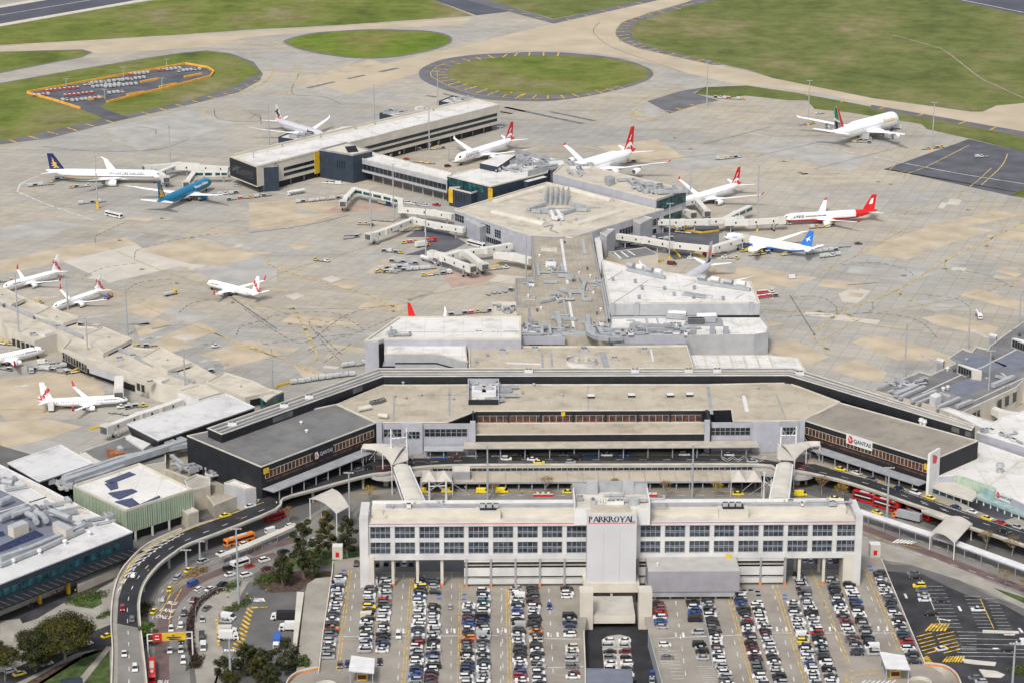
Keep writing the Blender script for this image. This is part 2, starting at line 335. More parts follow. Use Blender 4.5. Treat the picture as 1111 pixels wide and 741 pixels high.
sheet('apron_asphalt','patch_grey',LZ*1.5,*Qs('R3',(600,408),(740,366),(840,345),(790,375),(890,405),(800,425),(690,460),(600,478),(545,465),(535,440)))
sheet('apron_asphalt','shoulder',LZ*1.8,*Qs('R3',(600,408),(740,366),(840,350),(785,375),(890,405),(800,423),(690,458),(640,430)))
sheet('apron_asphalt','apron_asphalt',LZ,*Qs('R4',(548,682),(890,560),(1111,612),(1500,700),'R8',(1500,180),(1111,130),(1060,122),(550,12)))
sheet('grass_strip','grass',LZ*2,*Qs('R8',(1060,120),(1111,92),(1400,100),(1400,170),(1111,130)))
sheet('apron_asphalt','apron_asphalt',LZ,*q('a3',(560,400),(620,420),(760,420),(720,450),(840,520),(760,560),(640,600),(420,600),(560,560),(590,480),(430,480)))
sheet('apron_asphalt','apron_asphalt',LZ,*q('a5',(715,640),(730,590),(1111,590),(1111,741),(740,741)))
sheet('apron_asphalt','apron_asphalt',LZ*1.3,*q('a7',(60,40),(480,-10),(790,0),(600,100),(560,185),(440,200),(380,130),(0,150)))
       
for mk,reg,pts in[
 ('patch_white','R5',[(250,385),(540,318),(765,395),(440,470)]),('patch_tan','R5',[(480,575),(640,530),(760,565),(600,615)]),
 ('patch_tan','R5',[(560,340),(760,290),(1000,350),(1111,345),(880,405),(765,395)]),('patch_tan','R5',[(640,690),(790,630),(880,660),(720,720)]),
 ('patch_white','R5',[(690,690),(730,678),(780,688),(745,703)]),('patch_grey','R5',[(0,255),(180,215),(330,240),(150,290),(0,300)]),
 ('patch_tan','R5',[(0,380),(300,320),(500,290),(560,320),(240,390),(0,440)]),('patch_grey','R5',[(780,420),(1000,360),(1111,380),(1111,470),(900,480)]),
 ('patch_tan','R5',[(540,640),(640,615),(700,640),(560,690)]),('patch_grey','R5',[(700,560),(860,600),(760,640),(640,600)]),
 ('patch_tan','R6',[(0,150),(270,130),(420,170),(250,230),(0,260)]),('patch_white','R6',[(290,455),(330,443),(375,455),(330,470)]),
 ('patch_white','R6',[(145,523),(190,512),(225,523),(180,540)]),('patch_tan','R6',[(330,480),(380,462),(445,482),(390,497)]),
 ('patch_tan','R6',[(470,430),(540,375),(600,390),(500,440)]),('patch_tan','R6',[(150,320),(230,305),(265,320),(190,340)]),
 ('patch_pink','R6',[(760,415),(1000,440),(960,465),(815,492)]),('patch_pink','R6',[(280,195),(380,150),(600,155),(540,180)]),
 ('patch_tan','R6',[(0,700),(120,740),(-60,800),(-200,760)]),('patch_tan','S2',[(0,70),(40,50),(120,75),(40,110),(-60,100)]),
 ('patch_tan','S2',[(180,135),(250,140),(310,170),(220,185)]),('patch_tan','S1',[(0,190),(300,150),(400,190),(420,250),(300,300),(60,380),(0,330)]),
 ('patch_tan','S1',[(-20,360),(200,350),(330,380),(180,430),(0,475)]),('patch_grey','S1',[(0,480),(180,430),(260,450),(60,520),(0,540)]),
 ('patch_tan','S1',[(880,70),(1040,40),(1130,90),(900,150)]),('patch_tan','S1',[(570,60),(690,20),(780,60),(660,90)]),
 ('patch_tan','R8',[(-40,400),(280,450),(180,490),(-60,460)]),('patch_tan','R8',[(50,610),(150,635),(60,650),(20,640)]),
 ('patch_white','R8',[(365,515),(430,488),(495,505),(440,555),(380,545)]),('patch_tan','R8',[(995,425),(1020,412),(1105,435),(1080,448)]),
 ('patch_tan','R8',[(850,520),(920,495),(1111,550),(1111,585),(1000,560)]),('patch_tan','R8',[(700,610),(800,595),(1010,650),(980,690),(760,640)]),
 ('patch_tan','R8',[(420,710),(490,675),(690,720),(900,790),(600,780)]),('patch_tan','R8',[(450,350),(760,230),(1000,260),(820,310),(640,380)]),
 ('patch_tan','R8',[(980,290),(1111,230),(1200,260),(1111,310)]),('patch_tan','R8',[(740,235),(1000,180),(1111,195),(900,245)]),
 ('patch_tan','S4',[(80,50),(180,30),(330,100),(230,140),(90,75)]),('patch_tan','S4',[(330,150),(430,110),(560,160),(540,200),(450,190)]),
 ('patch_grey','R8',[(500,450),(760,380),(860,400),(640,470)]),('patch_grey','R8',[(650,550),(820,520),(900,550),(760,590)]),
 ('patch_tan','R3',[(400,590),(640,560),(760,640),(560,660)]),('patch_grey','R3',[(620,640),(900,600),(1000,640),(760,690)]),
 ('patch_tan','R2',[(180,330),(480,240),(560,260),(300,350)]),('patch_grey','R1',[(420,520),(760,440),(960,500),(560,610)]),
 ('patch_grey','R4',[(120,560),(500,640),(420,690),(0,600)]),('patch_tan','a7',[(560,300),(700,240),(1111,380),(1111,470),(900,400)])]:
 sheet('concrete_slab',mk,LZ*.6+random.random()*.006,*q(reg,*pts))
RS=random.Random(3);sb_=MB()
for k in range(150):
 c=W(RS.uniform(0,1111),RS.uniform(185,430),LZ*.45+k*.00005);u=Vector((math.cos(.36),-math.sin(.36),0));v=Vector((u.y,-u.x,0));a,b=7.5*RS.choice([.5,1,1,2,3])/2,7.5*RS.choice([.5,1,1,2])/2
 sb_.add([c-u*a-v*b,c+u*a-v*b,c+u*a+v*b,c-u*a+v*b],[[0,1,2,3]],RS.choice(['patch_tan','patch_grey','patch_grey','patch_tan','patch_white']))
struct(sb_.build('repair_slabs'))
# ------------------------------------------------ painted lines (one sheet of paint per colour)
ln={'line_yellow':MB(),'line_black':MB(),'line_orange':MB(),'line_white':MB(),'paint_yellow':MB(),'tyre_mark':MB()}
def line(reg,pts,w,mk,dash=None,z=LZ*3.4,curve=True):
 P=WS(q(reg,*pts)if reg else pts,z)
 if curve and len(P)>2:P=smooth_line(P,5)
 if dash:dashes(ln[mk],P,w,dash[0],dash[1],mk)
 else:strip(ln[mk],P,w,mk)
Y,O,B,Wt='line_yellow','line_orange','line_black','line_white'
for reg,pts,w_,mk,d in[
 ('R1',[(0,62),(370,0)],1.2,Wt,None),('R4',[(855,0),(1111,52),(1400,112)],1.6,Wt,None),
 ('R5',[(70,105),(90,70),(180,30)],1,Wt,None),('R5',[(70,105),(200,160),(380,220)],1,Wt,None),('R5',[(130,70),(150,110),(250,160),(390,190)],.5,O,None),
 ('R5',[(440,330),(620,410),(900,510),(1111,620)],.6,Y,None),('R5',[(250,420),(440,500),(640,590),(960,710),(1111,770)],.7,O,None),
 ('R5',[(800,275),(860,300),(1050,360)],.5,O,None),('R5',[(800,275),(900,235),(1111,180)],.5,O,None),('R5',[(540,370),(560,335),(700,300),(900,270)],.6,B,(3,2)),
 ('R5',[(340,445),(420,410),(560,390)],.6,B,(3,2)),('R5',[(500,510),(560,470),(700,455)],.6,B,(3,2)),('R5',[(385,310),(390,280),(500,230)],.6,B,(3,2)),
 ('R5',[(530,470),(600,490),(700,470)],.4,Y,None),('R5',[(950,680),(980,640),(1111,610)],.6,B,(3,2)),('R5',[(720,590),(780,550),(930,530)],.6,B,(3,2)),
 ('R5',[(930,530),(1111,655)],.9,B,None),('R6',[(-20,575),(150,690),(240,705),(390,600),(580,555)],.6,B,(4,2)),('R6',[(0,640),(120,600),(330,590),(460,655)],.5,B,(3,2)),
 ('R6',[(240,740),(280,720),(460,660),(600,600)],.5,B,(3,2)),('R6',[(460,670),(240,620),(380,800)],.5,B,(3,2)),('R6',[(0,560),(180,575),(560,565),(720,520),(1050,460)],.5,Y,None),
 ('R6',[(75,370),(95,405),(300,470),(480,520),(650,605)],1.3,O,None),('R6',[(70,465),(160,420),(380,355),(640,270)],.5,Y,None),('R6',[(0,540),(180,605),(340,670)],.6,Y,None),
 ('R6',[(180,570),(240,690),(260,741)],.7,Y,None),('S2',[(225,-20),(275,100),(230,130)],.7,Y,None),('S2',[(0,55),(150,115),(290,175)],.9,O,None),
 ('S2',[(55,50),(200,30),(400,10)],.5,B,(3,2)),('S2',[(270,0),(385,100)],.6,B,(5,2)),('S2',[(300,125),(420,40)],.5,B,(5,2)),
 ('R6',[(0,250),(180,220),(480,170)],.5,Y,None),('R6',[(0,270),(230,240),(400,200)],.8,B,None),
 ('R8',[(0,560),(100,580),(240,585),(380,580),(600,500),(820,370),(1111,230)],1.0,Y,None),('R8',[(280,660),(330,620),(380,580)],.8,Y,None),
 ('R8',[(330,740),(270,690),(280,660)],.8,Y,None),('R8',[(800,370),(800,420),(900,465),(1111,490)],.7,Y,None),('R8',[(600,500),(640,535),(760,570),(900,560)],.7,Y,None),
 ('R8',[(395,580),(430,620),(560,650),(700,660)],.7,Y,None),('R8',[(300,380),(380,430),(560,445),(640,440)],.5,Y,None),('R8',[(380,400),(520,390),(640,420),(670,450)],.6,B,(3,2)),
 ('R8',[(180,530),(280,525),(350,560),(360,600)],.6,B,(3,2)),('R8',[(480,590),(600,600),(700,630),(760,690)],.6,B,(3,2)),('R8',[(840,420),(960,440),(1070,490)],.6,B,(3,2)),
 ('R8',[(720,520),(840,535),(900,575)],.6,B,(3,2)),('R8',[(120,610),(240,600),(480,590),(500,540)],.6,B,(3,2)),('R8',[(600,200),(860,105),(980,10)],.7,Y,None),('R8',[(860,105),(850,130),(900,145),(950,130),(935,100)],.5,Y,None),
 ('R8',[(300,700),(500,600),(900,520),(1200,420)],.7,O,None),('R8',[(270,440),(420,370),(640,250)],.7,O,None),('R8',[(170,520),(220,600),(270,680)],.6,B,None),('R8',[(960,310),(980,360),(1111,400)],.6,Y,None),
 ('R8',[(960,310),(1020,250),(1000,210),(960,190)],.6,Y,None),('R8',[(400,160),(600,200),(900,250),(1111,270)],.6,Wt,None),('R8',[(690,-80),(560,30),(640,20)],.5,Y,None),
 ('R4',[(0,535),(400,610),(800,690),(1111,740)],.9,Wt,None),('R4',[(30,630),(300,570)],.5,B,None),('R4',[(270,680),(620,590)],.5,B,None),('R4',[(180,655),(185,625),(240,600)],.5,Y,None),
 ('R4',[(630,720),(640,700),(720,670),(890,585)],.8,Y,None),('R4',[(1045,620),(1020,670),(940,745)],.8,Y,None),('R4',[(360,600),(400,590),(415,570)],.5,Y,None),
 ('R3',[(550,455),(640,440),(1111,530)],.6,Wt,None),('R3',[(160,560),(400,600),(760,690)],.5,Wt,None),('R3',[(390,520),(400,440),(450,390)],.6,Y,None),('R3',[(740,560),(760,530),(900,500),(1000,470)],.6,Y,None),
 ('R3',[(830,580),(1100,510)],.6,B,None),('R3',[(600,650),(880,620)],.6,B,None),('R3',[(410,90),(385,120),(400,150),(480,200),(740,290)],.6,B,None),
 ('R2',[(190,330),(200,280),(170,250)],.6,Y,None),('R2',[(180,380),(150,380),(200,300)],.6,Y,None),('R2',[(180,340),(180,380),(300,390),(370,420)],.6,B,None),('R2',[(0,480),(40,460),(50,500)],.5,B,None),
 ('R1',[(980,160),(1000,180),(1111,190)],.6,Y,None),('R1',[(820,440),(830,480),(900,500),(1020,500)],.6,Y,None),('R1',[(860,440),(880,480),(1000,490),(1050,480),(1000,450)],.6,B,None),
 ('R1',[(435,530),(430,560),(520,590),(620,590),(625,570)],.6,Y,None),('R1',[(170,590),(420,610),(640,600),(760,560)],.5,B,None),('R1',[(540,510),(620,520),(625,540)],.6,B,None),
 ('R2',[(140,150),(145,175),(250,215),(420,242),(560,240),(700,215),(815,175),(820,150)],.7,Y,None),('R1',[(950,210),(1060,240),(1095,290),(1050,340),(960,380)],.7,Y,None),
 ('R3',[(480,232),(600,268),(630,295),(600,330)],.7,Y,None),('R2',[(735,310),(733,290),(780,258),(870,240),(1000,230)],.7,Y,None),('R2',[(735,310),(800,345),(900,378),(1000,390)],.7,Y,None),('R3',[(0,390),(150,398),(330,385),(480,352)],.7,Y,None),
 ('R3',[(475,120),(500,92),(560,70),(760,12)],.7,Y,None),('R3',[(475,120),(480,150),(560,192),(860,262)],.7,Y,None),('R3',[(530,440),(540,420),(660,370),(740,350)],.7,Y,None),('R3',[(530,440),(530,470),(580,490),(640,480)],.7,Y,None),
 ('S1',[(0,310),(180,310)],.5,Y,None),('S1',[(-10,430),(40,540)],1.0,O,None),('S1',[(830,-10),(960,50),(1111,100)],.9,O,None),('R7',[(840,520),(1000,600),(1100,640)],.5,O,None)]:
 line(reg,pts,w_,mk,d)
       
for reg,L in[('R3',[((20,232),(38,218)),((66,228),(80,214)),((126,226),(128,212)),((184,226),(184,211)),((240,226),(246,212)),((360,378),(372,384)),((300,378),(325,390)),((255,384),(266,397)),((203,385),(200,398)),((155,384),(140,396)),((100,380),(82,390)),((50,374),(28,384)),((392,363),(420,374)),((435,357),(468,366)),((472,347),(505,354)),
 ((620,0),(650,0)),((560,11),(590,16)),((480,28),(520,36)),((415,43),(450,50)),((345,60),(370,66)),((275,76),(300,84)),((150,70),(180,74)),((100,55),(130,58)),((40,40),(70,42)),
 ((700,30),(735,38)),((640,42),(665,52)),((590,55),(625,62)),((550,67),(582,76)),((520,78),(560,86)),((495,90),(540,96)),((478,102),(530,104)),((470,116),(525,116)),((470,130),(520,128)),((478,146),(530,140)),((496,160),(530,152)),((515,170),(550,165)),((540,182),(575,176)),((560,195),(595,186)),((600,203),(640,196)),((630,212),(660,206)),((680,222),(715,216)),((735,235),(770,230)),((800,246),(830,240)),((860,256),(895,255)),((740,24),(790,14)),((810,8),(835,6)),
 ((540,470),(590,468)),((530,455),(585,458)),((535,440),(580,448)),((560,430),(595,432)),((600,468),(640,478)),((655,450),(700,462)),((715,435),(755,447)),((770,420),(810,430)),((540,462),(588,462)),((825,408),(865,412))]),
 ('R2',[((735,290),(790,292)),((745,300),(795,302)),((750,278),(800,280)),((770,260),(812,265)),((812,248),(850,258)),((860,238),(890,248)),((910,230),(935,242)),((960,222),(985,236)),((760,318),(800,312)),((770,328),(830,320)),((790,345),(850,330)),((830,352),(880,338)),((865,362),(920,348)),((915,375),(960,358)),((960,382),(1005,366)),((1020,390),(1055,372)),((1070,397),(1111,378))]),
 ('R1',[((35,563),(70,575)),((115,548),(155,560)),((190,530),(235,542)),((270,514),(310,527)),((345,500),(385,510)),((425,485),(460,495)),((570,452),(605,462)),((640,437),(672,445)),((705,420),(740,430)),((770,405),(805,415)),((835,388),(870,397)),((895,375),(932,384)),((945,358),(985,368)),((985,343),(1030,350)),((1020,325),(1075,330)),((1040,310),(1085,312))]),
 ('R4',[((235,385),(262,375)),((375,412),(402,400)),((530,440),(560,428)),((680,468),(712,456)),((848,500),(880,488)),((970,525),(1000,512))])]:
 for a,b_ in L:line(reg,[a,b_],1.25,'paint_yellow',curve=False)
                  
for reg,x,y in[('R5',480,300),('R5',570,417),('R5',710,473),('R5',935,550),('R5',770,290),('R5',650,212),('R6',170,575),('R6',165,635),('R6',285,648),('R6',230,658),('R6',578,565),('R6',580,585),
 ('R8',315,733),('R8',342,610),('R8',410,600),('R8',615,518),('R8',292,585),('R8',797,415),('R8',963,323),('R8',885,178),('R8',628,442),('R8',575,75),('R8',525,65),('R8',230,33),('R4',145,650),('R4',230,700),('R4',210,695),('R3',710,555),('R3',775,600)]:
 line(reg,[(x-13,y+1),(x+13,y-1)],3.2,'line_yellow',curve=False);line(reg,[(x-7,y+.5),(x+7,y-.5)],2.8,'line_black',z=LZ*3.6,curve=False)
for reg,L in[('R2',[((235,355),(345,330),3.5),((398,318),(465,303),3.5),((525,290),(600,275),5),((715,385),(755,392),3),((780,378),(830,388),3),((1010,450),(1055,458),3),((1030,432),(1111,450),3.5)]),
 ('R3',[((30,432),(340,498),4),((210,450),(390,487),3.5),((0,450),(60,458),3)])]:
 for a,b_,w_ in L:line(reg,[a,b_],w_,'line_black',curve=False)
            
for reg,a,b_,n in[('R5',(130,533),(235,527),13),('R5',(345,612),(432,600),11),('R5',(565,700),(650,688),11),('S1',(560,33),(620,22),9),('S1',(800,120),(885,110),11),('S1',(60,220),(115,212),8),('R8',(905,660),(960,690),10),('S4',(690,85),(750,115),10),('b1',(0,500),(70,492),8)]:
 a,b_=WQ(reg,LZ*3.4,a,b_);d=(b_-a)/n
 for k in range(n):
  p=a+d*(k+.25);strip(ln['line_white'],[p,p+d*.5],3.0,'line_white')
      
for reg,pts,w_ in[('R5',[(470,640),(600,632)],4),('R5',[(610,655),(690,640)],2),('R5',[(800,720),(870,710)],3),('S1',[(860,135),(920,130)],4),('R6',[(640,540),(740,510)],2.5),('R8',[(400,480),(520,470)],2),('b1',[(930,330),(1000,315)],4)]:
 line(reg,pts,w_,'tyre_mark',z=LZ*3.1)
for k,nm in(('line_yellow','yellow_markings'),('line_black','black_markings'),('line_orange','orange_markings'),('line_white','white_markings'),('paint_yellow','shoulder_markings'),('tyre_mark','tyre_marks')):
 struct(ln[k].build(nm))
         
tr=MB();strip(tr,smooth_line(WQ('R4',LZ*2.6,(560,135),(740,185),(800,210),(930,310),(1000,345),(1111,395),(1300,470)),5),1.6,'earth');struct(tr.build('track'))
# ---------------------------------------------------------------- aircraft
M['plane_white']=mat('plane_white2',(.86,.87,.88),var=0,rough=.3,spec=.5)
K('qred',(.62,.02,.02),var=.03,rough=.3);K('sblue',(.02,.03,.12),var=.03,rough=.3);K('gold',(.60,.38,.08),var=.03,rough=.35)
K('vblue',(.01,.18,.34),var=.04,rough=.3);K('xblue',(.03,.20,.62),var=.04,rough=.3);K('silver_plane',(.50,.51,.55),var=.03,rough=.3)
K('egreen',(.0,.22,.09),var=.03,rough=.3);K('jorange',(.80,.16,.03),var=.03,rough=.35);K('cockpit',(.02,.02,.025),var=0,rough=.1);K('vred',(.55,.03,.05),var=.03,rough=.3)
def airfoil(le,te,z,th,n=5):
 """closed section between leading and trailing edge points (x) at span y"""
 up=[];lo=[]
 for i in range(n+1):
  t=i/n;h=th*(2.2*math.sqrt(max(t,0))*(1-t)+.02)*.72
  up.append((le+(te-le)*t,z+h));lo.append((le+(te-le)*t,z-h*.55))
 return up+lo[::-1]
def surface(mb,secs,mk,mfun=None,vertical=False):
 R=[]
 for(pos,le,te,z,th)in secs:
  s_=airfoil(le,te,0 if vertical else z,th)
  R.append([(x,h,pos)if vertical else(x,pos,h)for x,h in s_])
 mb.rings(R,mk,mfun=mfun)
def aeroplane(L,R,span,neng,er,nose,tail,label,livery='plane_white',belly=None,fin='white',finfun=None,zc=None,group=None,wl='raked',upper=None,engmk='plane_white',tipmk=None,kink=.33,sweep=.52,hump=0,cut=None):
 """local frame: nose at x=0 pointing +x, tail at -L; gear on z=0"""
 zc=zc or R*1.0+1.9
 nz=W(*nose,zc);tz=W(*tail,zc+1.0)
 d=nz-tz;d.z=0;k=d.length/L;ang=math.atan2(d.y,d.x)
 root=thing('airliner',label,'airliner',(nz.x,nz.y,0),ang,'airliners on the apron' if group is None else group)
 if k<.90 or k>1.12:print('SCALE',label,round(k,3))
 k=min(1.1,max(.93,k));root.scale=(k,k,k)
 N=22
 st=[(0,.04,-.35),(.012,.30,-.25),(.03,.55,-.14),(.055,.78,-.05),(.09,.95,0),(.13,1,0),(.45,1,0),(.68,1,0),(.76,.95,.05),(.84,.76,.20),(.91,.52,.38),(.97,.28,.55),(1,.10,.66)]
 rg=[]
 for s,r,dz in st:
  hz=hump if.03<s<.75 else 0
  rg.append([(-s*L,R*r*math.cos(2*PI*(i+.5)/N),zc+R*dz+R*r*(1+(hz if math.sin(2*PI*(i+.5)/N)>0 else 0))*math.sin(2*PI*(i+.5)/N))for i in range(N)])
 def mf(j,i):
  a=math.sin(2*PI*(i+1)/N)
  if j==2 and a>.42 and a<.85:return 'cockpit'
  if cut and st[j][0]>=cut[0]:return cut[1]
  if belly and a<belly[0]:return belly[1]
  return livery
 b=MB();b.rings(rg,livery,mfun=mf)
 b.rings([[(-.30*L,R*.75*math.cos(t),zc-R*.72+R*.3*math.sin(t))for t in[2*PI*i/10 for i in range(10)]],[(-.36*L,R*1.05*math.cos(t),zc-R*.66+R*.48*math.sin(t))for t in[2*PI*i/10 for i in range(10)]],
    [(-.52*L,R*1.05*math.cos(t),zc-R*.66+R*.48*math.sin(t))for t in[2*PI*i/10 for i in range(10)]],[(-.58*L,R*.6*math.cos(t),zc-R*.6+R*.3*math.sin(t))for t in[2*PI*i/10 for i in range(10)]]],belly[1]if belly else livery)
           
 wd=b
 for s in(-1,1):
  x=-.10*L
  while x>-.80*L:
   yy=R*1.003*s;wd.add([(x,yy,zc+R*.16),(x-.35,yy,zc+R*.16),(x-.35,yy,zc+R*.16+.42),(x,yy,zc+R*.16+.42)],[[0,1,2,3]if s<0 else[3,2,1,0]],'cockpit');x-=1.06
  for xd in(-.085*L,-.30*L,-.62*L,-.80*L):
   wd.add([(xd,yy*.995,zc-.9),(xd-.12,yy*.995,zc-.9),(xd-.12,yy*.995,zc+1.0),(xd,yy*.995,zc+1.0)],[[0,1,2,3]if s<0 else[3,2,1,0]],'lgrey')
 b.build('fuselage',root,local=True,smooth=True)
 hs_=span/2;wz=zc-R*.55;x0=-.345*L;crt=.155*L if neng==2 else.20*L
 for s in(-1,1):
  w_=MB();kx=hs_*kink
  secs=[(s*R*.3,x0,x0-crt*1.1,wz,.9),(s*R*.95,x0-.3,x0-crt*1.08,wz+.1,.9),(s*kx,x0-kx*sweep*1.05,x0-crt*1.02-kx*.06,wz+kx*.08,.55),
    (s*hs_*.80,x0-hs_*.80*sweep*1.08,x0-hs_*.8*sweep*1.08-crt*.30,wz+hs_*.11,.28)]
  if wl=='raked':secs+=[(s*hs_*.92,x0-hs_*.92*sweep*1.1,x0-hs_*.92*sweep*1.1-crt*.20,wz+hs_*.14,.2),(s*hs_,x0-hs_*1.0*sweep*1.28,x0-hs_*sweep*1.28-crt*.05,wz+hs_*.165,.08)]
  else:secs+=[(s*hs_*.975,x0-hs_*.975*sweep*1.08,x0-hs_*.975*sweep*1.08-crt*.22,wz+hs_*.135,.2)]
  surface(w_,secs,'plane_white');wg=w_.build('wing',root,local=True)
  if wl!='raked':
   v=MB();xe=x0-hs_*.975*sweep*1.08;ze=wz+hs_*.135;hh={'winglet':2.6,'small':1.6,'fence':1.2}[wl]
   R_=[]
   for yy,dz,c0,c1 in((hs_*.975,-.05,0,crt*.22),(hs_*.995,.35*hh,crt*.05,crt*.22),(hs_*1.0+.1*hh,hh,crt*.18,crt*.28)):
    R_.append([(xe-c0,s*(yy-.08),ze+dz),(xe-c1,s*(yy-.08),ze+dz),(xe-c1,s*(yy+.08),ze+dz),(xe-c0,s*(yy+.08),ze+dz)])
   v.rings(R_,tipmk or 'plane_white');v.build('winglet',wg,local=True)
  t=MB();ts=span*.165;xt=-.885*L
  surface(t,[(s*R*.25,xt,xt-.085*L,zc+R*.35,.35),(s*ts,xt-ts*.62,xt-ts*.62-.035*L,zc+R*.35+ts*.11,.12)],'plane_white' if not(cut and fin!='white')else('plane_white'));t.build('tailplane',root,local=True)
  for e in range(neng//2):
   ey=hs_*(.30 if neng==2 else(.33,.61)[e]);ex=x0-ey*sweep+er*1.5;ez=wz+ey*.08-er*1.15
   n_=MB();prof=[(0,.80),(-.15*er,1),(-1.3*er,1.12),(-2.7*er,1.0),(-3.6*er,.72)]
   n_.rings([[(ex+px_,s*ey+er*r_*math.cos(2*PI*i/16),ez+er*r_*math.sin(2*PI*i/16))for i in range(16)]for px_,r_ in prof],engmk,cap=False)
   n_.tube((ex-.25*er,s*ey,ez),(ex-.3*er,s*ey,ez),er*.86,er*.86,'dgrey',16);n_.tube((ex-2.9*er,s*ey,ez),(ex-4.6*er,s*ey,ez),er*.68,er*.2,'mgrey',12)
   n_.rings([[(ex+px_,s*ey+er*r_*math.cos(2*PI*i/16),ez+er*r_*math.sin(2*PI*i/16))for i in range(16)]for px_,r_ in((.02,.80),(-.25*er,.86))],'lgrey',cap=False)
   n_.add([(ex-er,s*ey-.25,ez+er*.9),(ex-er,s*ey+.25,ez+er*.9),(ex-4.2*er,s*ey+.25,wz+ey*.08+.1),(ex-4.2*er,s*ey-.25,wz+ey*.08+.1),(ex-2.2*er,s*ey+.25,wz+ey*.08+.35),(ex-2.2*er,s*ey-.25,wz+ey*.08+.35),(ex-3.8*er,s*ey+.25,ez+er*.6),(ex-3.8*er,s*ey-.25,ez+er*.6)],
     [[0,1,4,5],[5,4,2,3],[1,6,2,4],[0,5,3,7],[0,7,6,1]],'lgrey')
   n_.build('engine',root,local=True,smooth=False)
  g_=MB();gy=R*1.35 if neng==2 else R*1.2
  g_.tube((-.50*L,s*gy*.8,wz),(-.50*L,s*gy*.8,.7),.22,.22,'mgrey',6)
  for dx in((-.9,.9)if L>45 else(0,)):
   for dy in(-.4,.4):g_.tube((-.50*L+dx,s*gy*.8+dy-.2,.65),(-.50*L+dx,s*gy*.8+dy+.2,.65),.65,.65,'rubber',12)
  g_.build('landing_gear',root,local=True)
 g_=MB();g_.tube((-.09*L,0,zc-R*.8),(-.09*L,0,.5),.15,.15,'mgrey',6);g_.tube((-.09*L,-.45,.5),(-.09*L,.45,.5),.5,.5,'rubber',12);g_.build('nose_gear',root,local=True)
   
 fh={39.5:8.2,37.6:7.6,72.7:14.0,72.8:14.0,73.9:10.2}.get(L,.155*L)
 xf=-.84*L;zf=zc+R*.80;f_=MB();nS=8
 secs=[]
 for i in range(nS+1):
  t=i/nS;secs.append((zf-1+(fh+1)*t,xf+.012*L-(.105*L)*t,-.965*L-.020*L*t,0,.42-.25*t))
 surface(f_,secs,fin,mfun=(lambda j,i:finfun(j/nS))if finfun else None,vertical=True)
 fo=f_.build('fin',root,local=True)
 root['_L']=L;return root,dict(L=L,R=R,zc=zc,xf=xf,zf=zf,fh=fh,fo=fo,ang=ang)
def fin_plate(P,info,mk,both=True,name='emblem'):
 """emblem drawn on the fin: points (u along chord 0..1 from the leading edge, v up 0..1)"""
 L,zf,fh=info['L'],info['zf'],info['fh']
 for s in(-1,1):
  m_=MB();v=[]
  for u,t in P:
   le=info['xf']+.012*L-(.105*L)*t;te=-.965*L-.020*L*t
   v.append((le+(te-le)*u,s*(.40-.24*t+.05),zf+fh*t))
  m_.poly(v if s<0 else v[::-1],mk);m_.build(name,info['fo'],local=True)
def side_text(root,info,s_,size,m_,frac,hz=.35,sx=1,bold=.02,both=True,shear=0):
 for s in(-1,1):
  R,zc=info['R'],info['zc']
                  
  rot=(PI/2-(.35),0,0)if s<0 else(PI/2-(.35),0,PI)
  y=s*math.cos(math.asin(min(.9,hz)))*R*1.05
  bmesh_text('airline_name',s_,size,m_,root,(-frac*info['L'],y,info['zc']+hz*R),rot,bold,sx=sx,shear=shear)
roo=[(.15,.10),(.30,.40),(.25,.62),(.40,.80),(.50,.72),(.48,.55),(.75,.42),(.95,.12),(.70,.30),(.50,.30),(.35,.05)]
def roo_fin(info):
 fin_plate([(.02,-.02),(.20,.25),(.42,.36),(.78,.28),(.98,.02),(.80,.16),(.60,.18),(.70,.02),(.45,.14),(.30,.10)],info,'plane_white')
 fin_plate([(.30,.42),(.44,.62),(.62,.66),(.52,.54),(.46,.42)],info,'plane_white')
star=[]
for i in range(10):
 a=PI/2+i*PI/5;r_=(.36 if i%2==0 else.15);star.append((.52+r_*math.cos(a)*1.1,.24+r_*math.sin(a)*.75))
           
r,I=aeroplane(73.9,3.1,64.8,2,1.9,(178.5,190.5),(50,187),'long white airliner with a dark blue tail and thin gold stripe at the far left',fin='sblue',zc=5.4)
side_text(r,I,'SINGAPORE AIRLINES',2.3,'sblue',.31,.42)
for s in(-1,1):
 st_=MB();y=s*3.13
 for mk,z0,z1 in(('sblue',4.55,4.95),('gold',4.15,4.42)):st_.add([(-6,y,z0),(-62,y,z0),(-62,y,z1),(-6,y,z1)],[[0,1,2,3]if s<0 else[3,2,1,0]],mk)
 st_.build('stripe',r,local=True)
fin_plate([(.30,.10),(.45,.28),(.32,.42),(.50,.50),(.42,.62),(.60,.78),(.55,.62),(.66,.55),(.58,.45),(.80,.42),(.66,.32),(.85,.25),(.62,.20),(.78,.08),(.50,.14)],I,'gold')
     
r,I=aeroplane(62.8,2.95,60,2,1.75,(228.5,197),(170.5,221.5),'blue airliner with white wings and a gold flower on its tail',livery='vblue',belly=(-.75,'plane_white'),fin='vblue',cut=None,engmk='vblue')
side_text(r,I,'Vietnam Airlines',2.4,'plane_white',.26,.45)
fin_plate([(.05,.0),(.35,.22),(.20,.50),(.48,.46),(.50,.80),(.66,.50),(.92,.62),(.80,.35),(1,.10),(.7,.12)],I,'gold')
          
